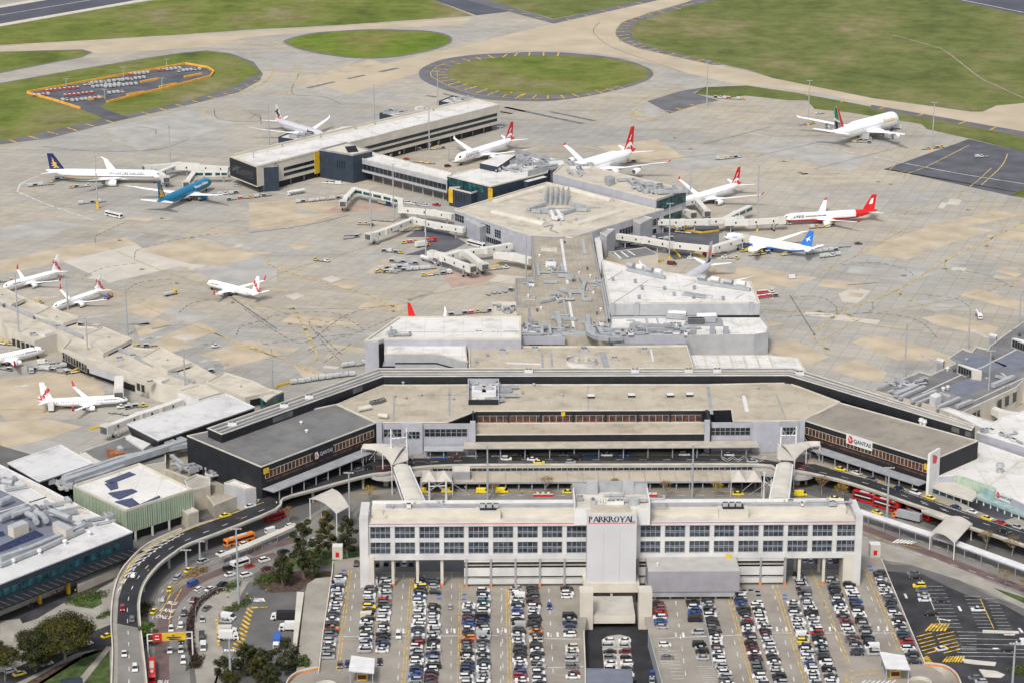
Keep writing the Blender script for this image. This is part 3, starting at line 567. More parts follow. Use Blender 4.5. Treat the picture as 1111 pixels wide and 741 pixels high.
r,I=aeroplane(56.7,2.9,60,2,1.75,(352,149),(297,131),'silver airliner with black tail letters, parked behind the long cream pier',livery='silver_plane',fin='silver_plane')
side_text(r,I,'Jetstar',3.0,'black',.20,.40,bold=.06)
star_lo=[(u,v-.16)for u,v in star]
fin_plate(star_lo,I,'jorange')
for s in(-1,1):bmesh_text('tail_letters','Jet',4.4,'black',I['fo'],(-56.7*.925,s*.5,I['zf']+3.9),(PI/2,-s*.9,0 if s<0 else PI),.12)
     
def qfin(t):return 'qred'
r,I=aeroplane(62.8,2.95,60,2,1.75,(494,174),(566,149.5),'white airliner with a red tail, parked between the two arms of the far pier',fin='qred',cut=(.86,'qred'))
side_text(r,I,'QANTAS',3.4,'mgrey',.22,.35,bold=.03);roo_fin(I)
r,I=aeroplane(72.8,4.1,79.8,4,1.75,(613,189),(689,165),'four-engined white airliner with a very tall red tail, half behind the tan roof',fin='qred',zc=7.0,hump=.28,kink=.4,sweep=.6,wl='fence',cut=(.88,'qred'),tipmk='qred');roo_fin(I)
r,I=aeroplane(58.8,2.82,60.3,2,1.6,(738,221),(804,200),'white airliner with a red tail docked at the teal glazed end of the tan roof',fin='qred',cut=(.86,'qred'),wl='small',tipmk='qred');roo_fin(I)
     
r,I=aeroplane(63.7,2.82,60.3,2,1.6,(848,236.5),(950,229),'white airliner with a red tail and red belly line, right of the twin bridges',belly=(-.5,'qred'),fin='qred',cut=(.76,'qred'),wl='small',tipmk='qred')
side_text(r,I,'上海航空',1.9,'black',.16,.35);side_text(r,I,'SHANGHAI AIRLINES',1.5,'black',.34,.35)
fin_plate([(.35,.38),(.30,.72),(.62,.78),(.60,.60),(.70,.58),(.68,.40)],I,'plane_white')
     
r,I=aeroplane(62.8,2.95,60,2,1.75,(785,255.5),(884,271),'white airliner with a blue tail and blue belly stripe at the cornered jet bridge',belly=(-.3,'xblue'),fin='xblue')
side_text(r,I,'XIAMENAIR',2.2,'xblue',.22,.4)
fin_plate([(.20,.45),(.45,.52),(.70,.70),(.60,.50),(.90,.40),(.60,.42),(.50,.28),(.42,.44)],I,'plane_white')
        
r,I=aeroplane(72.7,4.2,79.8,4,1.75,(974,129.5),(900,148),'double-deck white airliner with a green, red and black tail on the far right apron',fin='plane_white',zc=7.0,hump=.28,kink=.4,sweep=.6,wl='fence')
def stripe(a0,a1,b0,b1,mk):fin_plate([(a0,-.05),(a1,-.05),(b1,1.0),(b0,1.0)],I,mk,name='tail_stripe')
stripe(.02,.30,-.0,.30,'qred');stripe(.36,.66,.36,.70,'plane_white');fin_plate([(.36,.30),(.36,1.0),(.99,1.0),(.99,.55)],I,'egreen',name='tail_stripe');fin_plate([(.36,-.05),(.36,.25),(.99,.42),(.99,-.05)],I,'black',name='tail_stripe')
side_text(r,I,'Emirates',3.6,'gold',.22,.45)
          
r,I=aeroplane(62.8,2.9,60,2,1.6,(716,322),(777,284),'silver airliner mostly hidden by the right white-roofed hall, orange star on its tail',livery='silver_plane',fin='silver_plane')
fin_plate([(u+.05,v+.22)for u,v in star],I,'jorange')
for s in(-1,1):bmesh_text('tail_letters','Jet',4.2,'black',I['fo'],(-62.8*.90,s*.52,I['zf']+.6),(PI/2,-s*.75,0 if s<0 else PI),.12)
           
def vj(nose,tail,label,nm=True):
 r,I=aeroplane(39.5,1.95,35.8,2,1.05,nose,tail,label,fin='plane_white',zc=3.6,wl='winglet',tipmk='vred',kink=.35)
 for s in(-1,1):bmesh_text('tail_letters','Virgin',3.0,'vred',I['fo'],(-39.5*.935,s*.45,I['zf']+2.4),(PI/2,s*1.0,0 if s<0 else PI),.09,shear=.25)
 side_text(r,I,'virgin australia',.9,'mgrey',.2,.4)
 return r
vj((3,311.5),(66,293),'white jet with red script on its tail, furthest back beside the left domestic pier')
vj((57,333),(112,313),'white jet with red tail script, second from the back at the left pier')
vj((224.5,306.5),(283,319),'white jet with red tail script taxiing alone on the open apron')
vj((48.5,379),(-40,396),'white jet cut by the left edge with only its nose and engine visible')
vj((139,432),(42,435),'white jet with red tail script parked side-on in front of the left pier')
         
r,I=aeroplane(37.6,1.95,35.8,2,1.05,(508,356),(462,347),'airliner behind the left white-roofed hall, only red tail tip and winglet showing',fin='qred',zc=3.6,wl='winglet')
r,I=aeroplane(63.7,2.82,60.3,2,1.6,(-72,243),(-150,256),'airliner beyond the left edge with only a white wing tip in view')
# ---------------------------------------------------------------- building helpers
def building(name,label,cat,pts,z0,z1,wall,roof,rim=(.5,.7,'concrete_light'),group=None,root=None,part='wall'):
 """pts: roof outline as world points (taken at height z1)"""
 if root is None:root=thing(name,label,cat,centre(pts,0),0,group)
 n=len(pts);P=[Vector((p[0],p[1],0))for p in pts]
 ar=sum(P[i].x*P[(i+1)%n].y-P[(i+1)%n].x*P[i].y for i in range(n))
 if ar<0:P=P[::-1]
 b=MB()
 b.add([(p.x,p.y,z0)for p in P]+[(p.x,p.y,z1-.3)for p in P],[[i,(i+1)%n,n+(i+1)%n,n+i]for i in range(n)],wall)
 b.poly([(p.x,p.y,z0)for p in P][::-1],wall);b.build(part,root)
 r=MB();r.prism(P,z1-.3,z1,wall,roof);ro=r.build('roof',root)
 if rim:
  w_,h_,mk=rim;e=MB()
  for i in range(n):
   a,c=P[i],P[(i+1)%n];d=(c-a).normalized();ins=Vector((-d.y,d.x,0))*(w_/2-.03)
   zz=z1+.004*(i%3)
   e.beam(Vector((a.x,a.y,zz))+ins,Vector((c.x,c.y,zz))+ins,w_,h_+.006*(i%2),mk)
  e.build('parapet',root)
 return root
def win_row(root,a,b,z0,z1,n,glass='glass',frame='lgrey',gap=.15,proud=.06,mull=1,name='window',fw=.10,hbar=0,out=None):
 """n window units along a -> b (outward side is to the right of the walk a -> b)"""
 a=Vector((a[0],a[1],0));b=Vector((b[0],b[1],0));d=(b-a);L=d.length;d.normalize();nn=Vector((d.y,-d.x,0))
 if nn.dot(Vector((0,0,0))-Vector(((a.x+b.x)/2,(a.y+b.y)/2,0)))<0:nn=-nn
 u=L/n
 for k in range(n):
  p0=a+d*(u*(k+gap/2));p1=a+d*(u*(k+1-gap/2));m=MB()
  def slab(q0,q1,za,zb,o0,o1,mk):
   v=[q0+nn*o0,q1+nn*o0,q1+nn*o1,q0+nn*o1];m.prism(v,za,zb,mk)
  slab(p0,p1,z0,z1,-.02,proud,glass);m.build(name,root)
  if frame:
   w_=root.children[-1]if False else None
 if frame:
  m=MB()
  for k in range(n*mull+1):
   p=a+d*(L*k/(n*mull));m.prism([p-d*fw/2,p+d*fw/2,p+d*fw/2+nn*(proud+.10),p-d*fw/2+nn*(proud+.10)],z0,z1,frame)
  for zz in[z0-.12,z1]+[z0+(z1-z0)*(h+1)/(hbar+1)for h in range(hbar)]:
   m.prism([a,b,b+nn*(proud+.07),a+nn*(proud+.07)],zz,zz+.12,frame)
  m.build('window_frame',root)
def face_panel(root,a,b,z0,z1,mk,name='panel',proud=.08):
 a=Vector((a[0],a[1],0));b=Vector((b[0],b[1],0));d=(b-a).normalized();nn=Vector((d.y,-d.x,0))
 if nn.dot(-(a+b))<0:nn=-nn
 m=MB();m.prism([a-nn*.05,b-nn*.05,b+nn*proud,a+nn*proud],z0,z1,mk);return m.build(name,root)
def lerp2(a,b,t):return Vector((a[0]+(b[0]-a[0])*t,a[1]+(b[1]-a[1])*t,0))
def ZP(x,y,Yw):
 """height at which the sight line of pixel (x, y) meets the upright plane Y = Yw"""
 d=RC@Vector(((x-555.5)/F_PX,-(y-370.5)/F_PX,-1.0));return CAM_H+d.z*Yw/d.y
def XP(x,y,Yw):
 d=RC@Vector(((x-555.5)/F_PX,-(y-370.5)/F_PX,-1.0));return d.x*Yw/d.y
def ac_unit(root,p,z,l=3,w_=2,h=1.6,ang=0,mk='lgrey'):
 m=MB();ax=(math.cos(ang),math.sin(ang));m.obox(p,ax,l,w_,z,z+h,mk)
 m.obox(p,ax,l*.8,w_*.8,z+h,z+h+.12,'mgrey')
 for t in(-.25,.25):m.tube((p[0]+ax[0]*l*t,p[1]+ax[1]*l*t,z+h+.1),(p[0]+ax[0]*l*t,p[1]+ax[1]*l*t,z+h+.3),w_*.3,w_*.3,'dgrey',8)
 return m.build('air_unit',root)
def duct(root,pts,z,r=.6,mk='galv',sq=True):
 m=MB()
 for i in range(len(pts)-1):
  a=Vector((pts[i][0],pts[i][1],z));b=Vector((pts[i+1][0],pts[i+1][1],z))
  if sq:m.beam(a+Vector((0,0,.006*i)),b+Vector((0,0,.006*i)),r*2,r*1.6,mk)
  else:m.tube(a+Vector((0,0,r)),b+Vector((0,0,r)),r,r,mk,8)
 return m.build('duct',root)
def vent(root,p,z,r=.6,h=1.2,mk='galv'):
 m=MB();m.tube((p[0],p[1],z),(p[0],p[1],z+h),r*.6,r*.6,mk,8);m.tube((p[0],p[1],z+h*.7),(p[0],p[1],z+h*1.15),r,r*.8,mk,8);return m.build('roof_vent',root)
def clutter(root,poly,z,n,seed=0,big=1.0,ang=0.0,ducts=.4):
 """plant scattered inside a roof quad (4 world points)"""
 R_=random.Random(seed)
 for k in range(n):
  u,v=R_.random(),R_.random();p=lerp2(lerp2(poly[0],poly[1],u),lerp2(poly[3],poly[2],u),v);t=R_.random()
  if t<ducts:
   l=R_.uniform(5,14)*big;a_=ang+R_.choice([0,PI/2]);e=(p[0]+l*math.cos(a_),p[1]+l*math.sin(a_));a2=a_+PI/2
   pts=[p,e]if R_.random()<.5 else[p,e,(e[0]+l*.4*math.cos(a2),e[1]+l*.4*math.sin(a2))]
   duct(root,pts,z+R_.uniform(.2,.9),R_.uniform(.4,.8)*big,R_.choice(['galv','galv','lgrey','mgrey']),R_.random()<.7)
  elif t<ducts+.35:ac_unit(root,p,z+.2,R_.uniform(2,5)*big,R_.uniform(1.6,3)*big,R_.uniform(1,2.4)*big,ang+R_.choice([0,PI/2]),R_.choice(['lgrey','white','galv','mgrey']))
  else:vent(root,p,z,R_.uniform(.4,.9)*big,R_.uniform(.8,1.8)*big)
def columns_row(root,a,b,z0,z1,n,r=.4,mk='mgrey'):
 for k in range(n):
  p=lerp2(a,b,(k+.5)/n);m=MB();m.tube((p.x,p.y,z0),(p.x,p.y,z1),r,r,mk,8);m.build('column',root)
TERM='terminal building'
# ================================================================= far long pier
Z=17
P_=WQ('a1',Z,(58,497),(235,565))+WQ('a2',Z,(880,152),(705,112))
pier=building('pier_building','long cream pier with a white roof strip, furthest from the hotel',TERM,P_,4.2,Z,'cream','cream')
FL,FR,BR,BL=P_[1],P_[2],P_[3],P_[0]
m=MB();m.poly([p+Vector((0,0,.06))for p in WQ('a1',Z,(120,505),(262,560))+WQ('a2',Z,(860,156),(722,128))],'roof_white');m.build('roof_strip',pier)
a,b=lerp2(FL,FR,.10),lerp2(FL,FR,.985)
for z0,z1 in((10.2,12.0),(6.6,8.4)):
 win_row(pier,lerp2(FL,FR,.10),lerp2(FL,FR,.25),z0,z1,6,'glass','navy',.04);win_row(pier,lerp2(FL,FR,.40),b,z0,z1,24,'glass','navy',.04)
m=MB();ins=[lerp2(centre(P_),p,.93)for p in P_];m.prism(ins[:2]+[ins[2],ins[3]],0,4.3,'charcoal');m.build('ground_floor',pier)
columns_row(pier,FL,FR,0,4.3,20,.3,'dgrey')
for t in(.52,.56,.70,.74):
 p=lerp2(ins[1],ins[2],t);face_panel(pier,p,lerp2(ins[1],ins[2],t+.008),1.2,2.6,'white','doorway',.12)
face_panel(pier,BL,FL,5.2,16.6,'charcoal','end_screen',.25);face_panel(pier,lerp2(BL,FL,.1),lerp2(BL,FL,.9),8,13,'glass','window',.32)
duct(pier,[lerp2(BL,BR,.02),lerp2(BL,BR,.98)],Z+.4,.5,'cream')
for t in(.18,.33,.47,.55,.8):p=lerp2(BL,BR,t);vent(pier,lerp2(p,lerp2(FL,FR,t),.15),Z,.7,1.3,'mgrey')
def annex(label,pts,z1,z0=0,roof='roof_lgrey',wall='navy',n=6,seed=0,name='plant_building'):
 r_=building(name,label,'building',pts,z0,z1,wall,roof,(.3,.8,wall));clutter(r_,pts,z1,n,seed,.8,.4);return r_
annex('navy stair tower standing at the near end of the long cream pier',WQ('a1',14.5,(248,582),(384,572),(378,556),(285,556)),14.5,n=2,roof='cream',name='stair_tower')
annex('navy plant box behind the long pier roof, next to the silver airliner',WQ('a1',14,(382,372),(520,392),(600,360),(450,345)),14,n=7,seed=3)
annex('navy plant box behind the middle of the long pier roof',WQ('a2',14,(72,212),(215,240),(290,215),(160,185)),14,n=8,seed=4)
annex('navy plant box behind the far right end of the long pier roof',WQ('a2',14,(470,130),(590,150),(640,108),(560,95)),14,n=9,seed=5)
         
Z=17.5;P_=WQ('a1',Z,(657,455),(882,492),(1012,462),(838,408))
blk=building('stair_block','navy block with a yellow end panel between the long pier and the white-roofed link','building',P_,0,Z,'navy','cream',(.5,1,'mgrey'))
for k in range(6):p=lerp2(P_[3],P_[1],.25+.09*k);m=MB();m.obox(lerp2(p,P_[2],.1),(1,.45),7,1.0,Z+.05,Z+.5,'charcoal');m.build('louvre',blk)
win_row(blk,lerp2(P_[0],P_[1],.50),lerp2(P_[0],P_[1],.78),8.5,13,4,'charcoal',None,.5)
def tx(a,b,z,X):
 lo,hi=0.0,1.0
 for _ in range(30):
  t=(lo+hi)/2;p=lerp2(a,b,t)
  if PX((p.x,p.y,z))[0]<X:lo=t
  else:hi=t
 return lerp2(a,b,lo)
face_panel(pier,tx(FL,FR,10,341),tx(FL,FR,10,346.6),3.0,16.6,'yellow','yellow_panel',.5)
        
Z=14;P_=WQ('a1',Z,(884,500))+WQ('a2',Z,(525,655),(560,612),(20,470))
lnk=building('link_bridge','grey elevated link with a white roof and one long dark window band, on stilts','walkway',P_,6,Z,'lgrey','roof_white')
win_row(lnk,lerp2(P_[0],P_[1],.02),lerp2(P_[0],P_[1],.99),7.7,11.2,22,'glass','mgrey',.03)
columns_row(lnk,lerp2(P_[0],P_[3],.3),lerp2(P_[1],P_[2],.3),0,6,9,.6,'concrete')
     
Z=15.5;P_=WQ('a4',Z,(30,260),(325,332),(705,236),(722,172),(590,105),(250,200))
nod=building('pier_hub','navy hub with a white roof, teal glass front and crowded steel plant on top',TERM,P_,0,Z,'navy','roof_white')
win_row(nod,lerp2(P_[0],P_[1],.02),lerp2(P_[0],P_[1],.84),11,15,9,'glass_teal','black',.05,hbar=1)
face_panel(nod,lerp2(P_[0],P_[1],.95),lerp2(P_[0],P_[1],1.04),6,15,'yellow','yellow_panel',.6)
ys=WQ('a4',10.5,(45,340),(192,376),(318,338),(200,330))
sb=building('stair_block','navy stair block with slit windows in front of the teal glass','building',ys,0,10.5,'navy','navy',(.3,1.0,'concrete_light'))
win_row(sb,lerp2(ys[0],ys[1],.25),lerp2(ys[0],ys[1],.75),4,9,4,'black',None,.5)
face_panel(sb,lerp2(ys[0],ys[1],-.01),lerp2(ys[0],ys[1],.17),2,10.4,'yellow','yellow_panel',.4)
clutter(nod,WQ('a4',Z,(330,240),(690,230),(715,150),(420,130)),Z,46,11,1.25,.45,.5)
m=MB();bx_=WQ('a4',Z+3,(250,175),(370,200),(490,120),(380,115));m.prism(bx_,Z,Z+3.5,'navy','roof_white');m.build('plant_room',nod)
for a_,b_,h in(((485,115),(720,168),4),((572,262),(705,222),3.4)):
 a,b=WQ('a4',Z,a_,b_)
 m=MB();m.beam((a.x,a.y,Z+.1),(b.x,b.y,Z+.1),.3,h,'mgrey');n_=24
 for k in range(n_+1):p=lerp2(a,b,k/n_);m.beam((p.x,p.y-.3,Z+.2),(p.x,p.y-.25,Z+.2),.35,h+.3,'galv')
 m.build('plant_screen',nod)
lb=WQ('a4',14,(543,292),(570,345),(700,300),(695,256));m=MB();m.prism(WQ('a4',14.5,(543,290),(572,296),(700,262),(665,250)),10.5,14.5,'navy','roof_white');m.build('bay',nod)
     
Z=13;core=WQ('a4',Z,(78,487),(700,303))+WQ('a5',Z,(690,482),(742,484),(130,672))+WQ('a4',Z,(775,668),(600,662),(420,605))
cor=building('pier_core','wide tan-roofed pier core with four long rooflights and a cluster of steel flues',TERM,core,0,Z,'silver_clad','roof_cream',(.8,.8,'cream'))
for t0,t1,t2,t3 in(((340,430),(365,440),(680,345),(655,335)),((340,490),(340,515),(680,592),(690,575)),((835,340),(840,352),(1125,432),(1140,420)),((870,575),(905,592),(1215,498),(1180,488))):
 q4=WQ('a4',Z,t0,t1,t2,t3);a=(q4[0]+q4[1])/2;b=(q4[2]+q4[3])/2;m=MB()
 n_=10;R_=[]
 for e in(a,b):
  d=(b-a).normalized();sd=Vector((-d.y,d.x,0));R_.append([e+sd*2.3*math.cos(PI*i/n_)+Vector((0,0,Z*0+.05+1.9*math.sin(PI*i/n_)))for i in range(n_+1)])
 m.rings(R_,'cream');m.build('rooflight',cor)
for i in range(4):
 for j in range(5):
  x,y=660+i*3.5,400
  c=WQ('a4',Z,(690+j*34+i*6,452-i*16))[0];m=MB();m.tube(c,c+Vector((0,0,4.6+(j+i)%2)),.85,.85,'galv',10);m.tube(c+Vector((0,0,4.6)),c+Vector((0,0,7.0)),.4,.4,'galv',8)
  if i==3:m.tube(c+Vector((0,0,4.9)),c+Vector((0,0,5.6)),.5,.5,'orange',8)
  m.build('flue',cor)
for pts in(((575,492),(640,470),(690,455)),((640,495),(740,515),(800,520),(890,490),(970,495)),((600,500),(660,505),(740,490)),((860,455),(960,475),(975,495))):duct(cor,WQ('a4',Z,*pts),Z+.3,1.1,'galv')
for pts in(((730,515),(745,555)),((800,540),(760,560)),((770,510),(800,560))):duct(cor,WQ('a4',Z,*pts),Z+.5,1.3,'white',False)
for pts in(((680,600),(740,585),(720,620),(775,640)),((60+1000,470),(560,480))):duct(cor,WQ('a4',Z,*pts),Z+.1,.25,'mgrey')
for x,y in((720,525),(640,545),(895,555),(655,370),(1065,370),(680,555)):vent(cor,WQ('a4',Z,(x,y))[0],Z,.8,1.5)
        
A_,B_=core[0],core[-1]
win_row(cor,lerp2(A_,B_,.02),lerp2(A_,B_,.20),7.5,11.5,4,'glass','lgrey',.08,hbar=1)
win_row(cor,lerp2(A_,B_,.60),lerp2(A_,B_,.72),6.5,11.5,3,'glass','lgrey',.08,hbar=2);win_row(cor,lerp2(A_,B_,.80),lerp2(A_,B_,.92),6,10.5,3,'glass','lgrey',.08,hbar=2)
win_row(cor,lerp2(A_,B_,.45),lerp2(A_,B_,.95),1.5,4.6,12,'glass','lgrey',.12)
for pts,z1,z0 in((((145,540),(250,600),(340,568),(250,528)),11,1),(((395,625),(520,660),(560,640),(440,600)),11,0)):
 b_=WQ('a4',z1,*pts);m=MB();m.prism(b_,z0,z1,'silver_clad','lgrey');m.build('bay',cor);clutter(cor,b_,z1,5,int(z1*7+pts[0][0]),.7,.3)
     
Z=18.5;P_=WQ('a5',Z,(0,242),(690,418),(892,348),(130,168),(60,185))
arm=building('pier_block','raised tan-roofed arm with lavender wall and teal glass end, right of the hub',TERM,P_,0,Z,'silver_clad','roof_cream',(.6,.6,'cream'))
win_row(arm,lerp2(P_[1],P_[2],.03),lerp2(P_[1],P_[2],.98),11.5,17.5,8,'glass_teal','charcoal',.05,hbar=1)
clutter(arm,WQ('a5',Z,(80,245),(210,265),(220,205),(130,195)),Z,18,21,1.1,.2,.3);clutter(arm,WQ('a5',Z,(530,355),(700,390),(760,345),(560,315)),Z,30,22,1.3,.2,.4)
m=MB();m.prism(WQ('a5',Z+4,(345,260),(375,282),(417,268),(385,250)),Z,Z+4,'galv','mgrey');m.build('plant_room',arm)
wr=WQ('a4',16.5,(560,118),(720,186),(905,180),(600,100));m=MB();m.prism(wr,5,16.5,'silver_clad','roof_white');m.build('west_roof',arm)
       
C_,D_=core[3],core[4]
win_row(cor,lerp2(C_,D_,.05),lerp2(C_,D_,.50),5.5,9.5,14,'glass','lgrey',.08);win_row(cor,lerp2(C_,D_,.08),lerp2(C_,D_,.42),.8,3.6,8,'glass','lgrey',.1)
for lab,pts,z1 in(('larger pale grey clad box at the right flank of the tan core',((535,556),(585,580),(668,540),(600,528)),12.5),('smaller pale grey clad box at the foot of the tan core beside the spine roof',((315,642),(360,660),(414,615),(360,615)),12.5)):
 building('gate_house',lab,'building',WQ('a5',z1,*pts),0,z1,'lgrey','lgrey',(.3,.6,'concrete_light'))
gl=WQ('a5',9,(735,510),(860,470),(850,440),(735,480));g_=building('gate_lounge','low glazed gate lounge below the teal end of the tan arm','building',gl,0,9,'cream','cream',(.3,.4,'cream'));win_row(g_,gl[0],gl[1],3,7.5,8,'glass_teal','charcoal',.05)
# ================================================================= spine
Z=13;P_=WQ('a6',Z,(222,48),(402,58),(628,28),(690,330),(752,700),(300,700),(295,640),(215,628),(202,588),(202,520),(125,518),(115,332),(245,328))
spi=building('pier_spine','long tan flat-roofed spine covered in silver ducts, leading to the pier core',TERM,P_,0,Z,'cream_dark','roof_pier',(.7,.8,'mgrey'))
m=MB();strip(m,WQ('a6',Z+.05,(425,60),(468,360)),1.3,'white');strip(m,WQ('a6',Z+.05,(480,480),(515,690)),1.3,'white');strip(m,WQ('a6',Z+.05,(570,60),(588,190)),1.2,'lgrey');strip(m,WQ('a6',Z+.05,(415,160),(640,165)),.8,'lgrey')
strip(m,WQ('a6',Z+.05,(380,565),(490,568)),.6,'white');strip(m,WQ('a6',Z+.05,(165,470),(250,465)),.8,'white');m.build('walk_strip',spi)
m=MB();m.prism(WQ('a6',Z+1.5,(290,108),(400,112),(400,125),(290,122)),Z,Z+1.5,'concrete_light','cream_dark');m.prism(WQ('a6',Z+3,(320,200),(392,205),(392,215),(320,212)),Z,Z+2.4,'white');m.build('plant_room',spi)
for z_,pts in((1.3,((405,315),(510,320))),(1.2,((460,330),(520,342))),(1.4,((555,330),(580,370),(570,410))),(1.1,((590,355),(660,360))),(1.5,((410,405),(480,425),(580,425))),(1.3,((480,425),(488,470))),(1.3,((285,492),(350,478),(400,465))),(1.0,((405,430),(405,490))),(1.3,((400,490),(435,480))),(1.3,((570,440),(572,475),(630,478))),(1.3,((360,598),(530,606))),(1.4,((385,600),(415,640),(415,700))),(1.6,((605,590),(610,650),(640,690),(640,720))),(1.0,((560,625),(600,635))),(1.2,((310,355),(400,358))),(1.1,((265,240),(275,310))),(1.0,((330,690),(480,700))),(1.2,((425,240),(435,285))),(.8,((440,480),(460,590))),(.6,((690,340),(735,600))),(.6,((700,330),(748,600))),(1.1,((470,690),(590,700))),(1,((350,440),(400,440)))):
 duct(spi,WQ('a6',Z,*pts),Z+.3,z_*.6)
for x,y in((448,90),(280,180),(335,250),(600,265),(620,315),(290,530),(265,545),(385,565),(470,580),(665,565),(690,540),(600,410),(640,430),(645,400),(545,295),(205,448),(245,462),(505,345)):vent(spi,WQ('a6',Z,(x,y))[0],Z,.7,1.3,random.choice(['galv','white','dgrey']))
clutter(spi,WQ('a6',Z,(265,300),(420,320),(400,230),(265,240)),Z,14,31,.7,0,.4);clutter(spi,WQ('a6',Z,(640,390),(690,400),(685,340),(640,335)),Z,10,32,.6,0,.3);clutter(spi,WQ('a6',Z,(185,400),(245,405),(245,375),(190,375)),Z,6,33,.7,0,.3)
clutter(spi,WQ('a6',Z,(400,480),(440,480),(440,450),(350,450)),Z,5,34,.8,0,.5)
cs=WQ('a6',9,(645,40),(690,42),(706,190),(690,300),(675,240));building('walkway','narrow white-roofed corridor running along the right side of the tan spine','walkway',cs,3,9,'cream','white',(.2,.3,'cream'))
# ================================================================= right white hall
Z=17;P_=WQ('a6',Z,(692,205))+WQ('a7',Z,(130,250),(620,325),(955,352),(1015,492))+WQ('a6',Z,(745,497))
hr=building('departure_hall','large white-roofed hall right of the spine, round ducts along its back edge',TERM,P_,0,Z,'lgrey','roof_white',(.6,.8,'concrete_light'))
for x0,y0,x1,y1 in((130,262,380,320),(600,345,950,400)):
 for k in range(4):
  t=k/4;a,b=WQ('a7',Z,(x0+(x1-x0)*t,y0+(y1-y0)*t),(x0+(x1-x0)*(t+.16),y0+(y1-y0)*(t+.16)));duct(hr,[a,b],Z+1.0,1.5,'white' if k%2 else 'galv',False)
 duct(hr,WQ('a7',Z,(x0,y0+12),(x1,y1+10)),Z+.2,.9,'galv')
for x,y in((180,355),(225,400),(205,462),(375,402),(440,442),(570,460),(575,398),(768,470),(30,340)):vent(hr,WQ('a7',Z,(x,y))[0],Z,1.0,1.8,'mgrey')
m=MB()
for pts in(((510,412),(655,435)),((500,420),(660,445)),((490,430),(650,455))):strip(m,WQ('a7',Z+.5,*pts),.8,'mgrey')
for pts in(((30,490),(265,337)),((240,370),(700,440)),((0,335),(95,275)),((500,380),(590,345)),((850,460),(905,425)),((700,440),(690,455),(560,450))):strip(m,WQ('a7',Z+.06,*pts),.5,'mgrey')
m.build('roof_joint',hr)
a,b=P_[5],P_[4];face_panel(hr,a,b,9.9,11.2,'charcoal','dark_band',.1)  # charcoal band along the front wall, just above the lower roof
for t in(.01,.17,.93):p=lerp2(a,b,t);face_panel(hr,p,lerp2(a,b,t+.03),11.3,17.9,'galv','downpipe',.6)
Z=10;P2=WQ('a6',Z,(752,592))+WQ('a7',Z,(1018,580),(1072,645),(1072,695),(975,712),(520,716),(0,712))
hr2=building('lower_hall','lower white roof in front of the right hall with a grey clad front wall',TERM,P2,0,Z,'lgrey','roof_white',(.6,1.0,'lgrey'))
for x0,y0,x1,y1 in((150,672,250,690),(250,680,310,700),(390,590,520,600),(520,610,720,618)):duct(hr2,WQ('a7',Z,(x0,y0),(x1,y1)),Z+.3,1.2,'galv')
m=MB();m.poly([p+Vector((0,0,.05))for p in WQ('a7',Z,(500,640),(540,580),(760,590),(775,645))],'mgrey');m.build('plant_deck',hr2)
for k in range(5):ac_unit(hr2,WQ('a7',Z,(545+k*20,625))[0],Z+.3,1.6,3,2.4,0,'dgrey')
duct(hr2,WQ('a7',Z,(590,610),(720,606)),Z+1.5,1.3,'white',False);duct(hr2,WQ('a7',Z,(400,585),(520,590)),Z+1.5,1.1,'white',False)
for x in(380,565,697,787):duct(hr2,WQ('a7',Z,(x,700),(x,672)),Z+.1,1.3,'mgrey')
m=MB();m.prism(WQ('a7',Z+2.5,(18,658),(138,660),(138,672),(18,672)),Z,Z+2.2,'cream','cream');m.prism(WQ('a7',Z+2.4,(985,640),(1055,640),(1060,655),(985,655)),Z,Z+2.4,'white');m.build('plant_room',hr2)
clutter(hr2,WQ('a7',Z,(420,700),(500,705),(500,640),(420,640)),Z,12,41,.9,0,.4)
         
Z=9;P_=WQ('S3',Z,(775,97),(1095,97))+WQ('S4',Z,(205,108),(235,162),(170,160),(0,158))+WQ('S3',Z,(795,155))
cn=building('canopy_building','low white roof in six panels between the lower right hall and the black plant storey','building',P_,0,Z,'cream','roof_white',(.5,.5,'cream'))
for k in range(6):duct(cn,WQ('S3',Z,(830+k*52,99),(842+k*54,152)),Z+.05,.35,'cream')
# ================================================================= left white hall
Z=17;P_=WQ('a8',Z,(325,94),(1145,90),(1145,240),(225,240),(190,255),(97,252))
hl=building('departure_hall','long white-roofed hall left of the spine with a plain lavender end wall',TERM,P_,0,Z,'silver_clad','roof_white',(1.0,.8,'cream'))
m=MB();strip(m,WQ('a8',Z+.06,(215,186),(1140,186)),1.2,'concrete_light');strip(m,WQ('a8',Z+.06,(372,230),(900,228)),.8,'mgrey');m.build('roof_joint',hl)
clutter(hl,WQ('a8',Z,(240,236),(300,238),(300,205),(245,205)),Z,8,51,.8,0,.2)
face_panel(hl,WQ('a8',Z,(190,257))[0],WQ('a8',Z,(222,243))[0],2,16,'black','dark_band',.2)  # tall black panel on the short angled face by the end wall
Z=14;P_=WQ('a8',Z,(232,264),(770,262),(785,392),(575,337),(228,337))
hl2=building('lower_hall','lower white roof with a cranked grey front wall in front of the left hall',TERM,P_,0,Z,'lgrey','roof_white',(.6,.6,'cream'))
win_row(hl2,P_[4],P_[3],9.4,10.1,4,'charcoal',None,.0);win_row(hl2,P_[3],P_[2],9.4,10.1,3,'charcoal',None,.0)
bx_=WQ('a8',15,(218,415),(300,415),(300,388),(225,388));building('lift_tower','small black box at the left end of the cranked grey wall','building',bx_,0,15,'charcoal','mgrey',(.2,.3,'mgrey'))
    
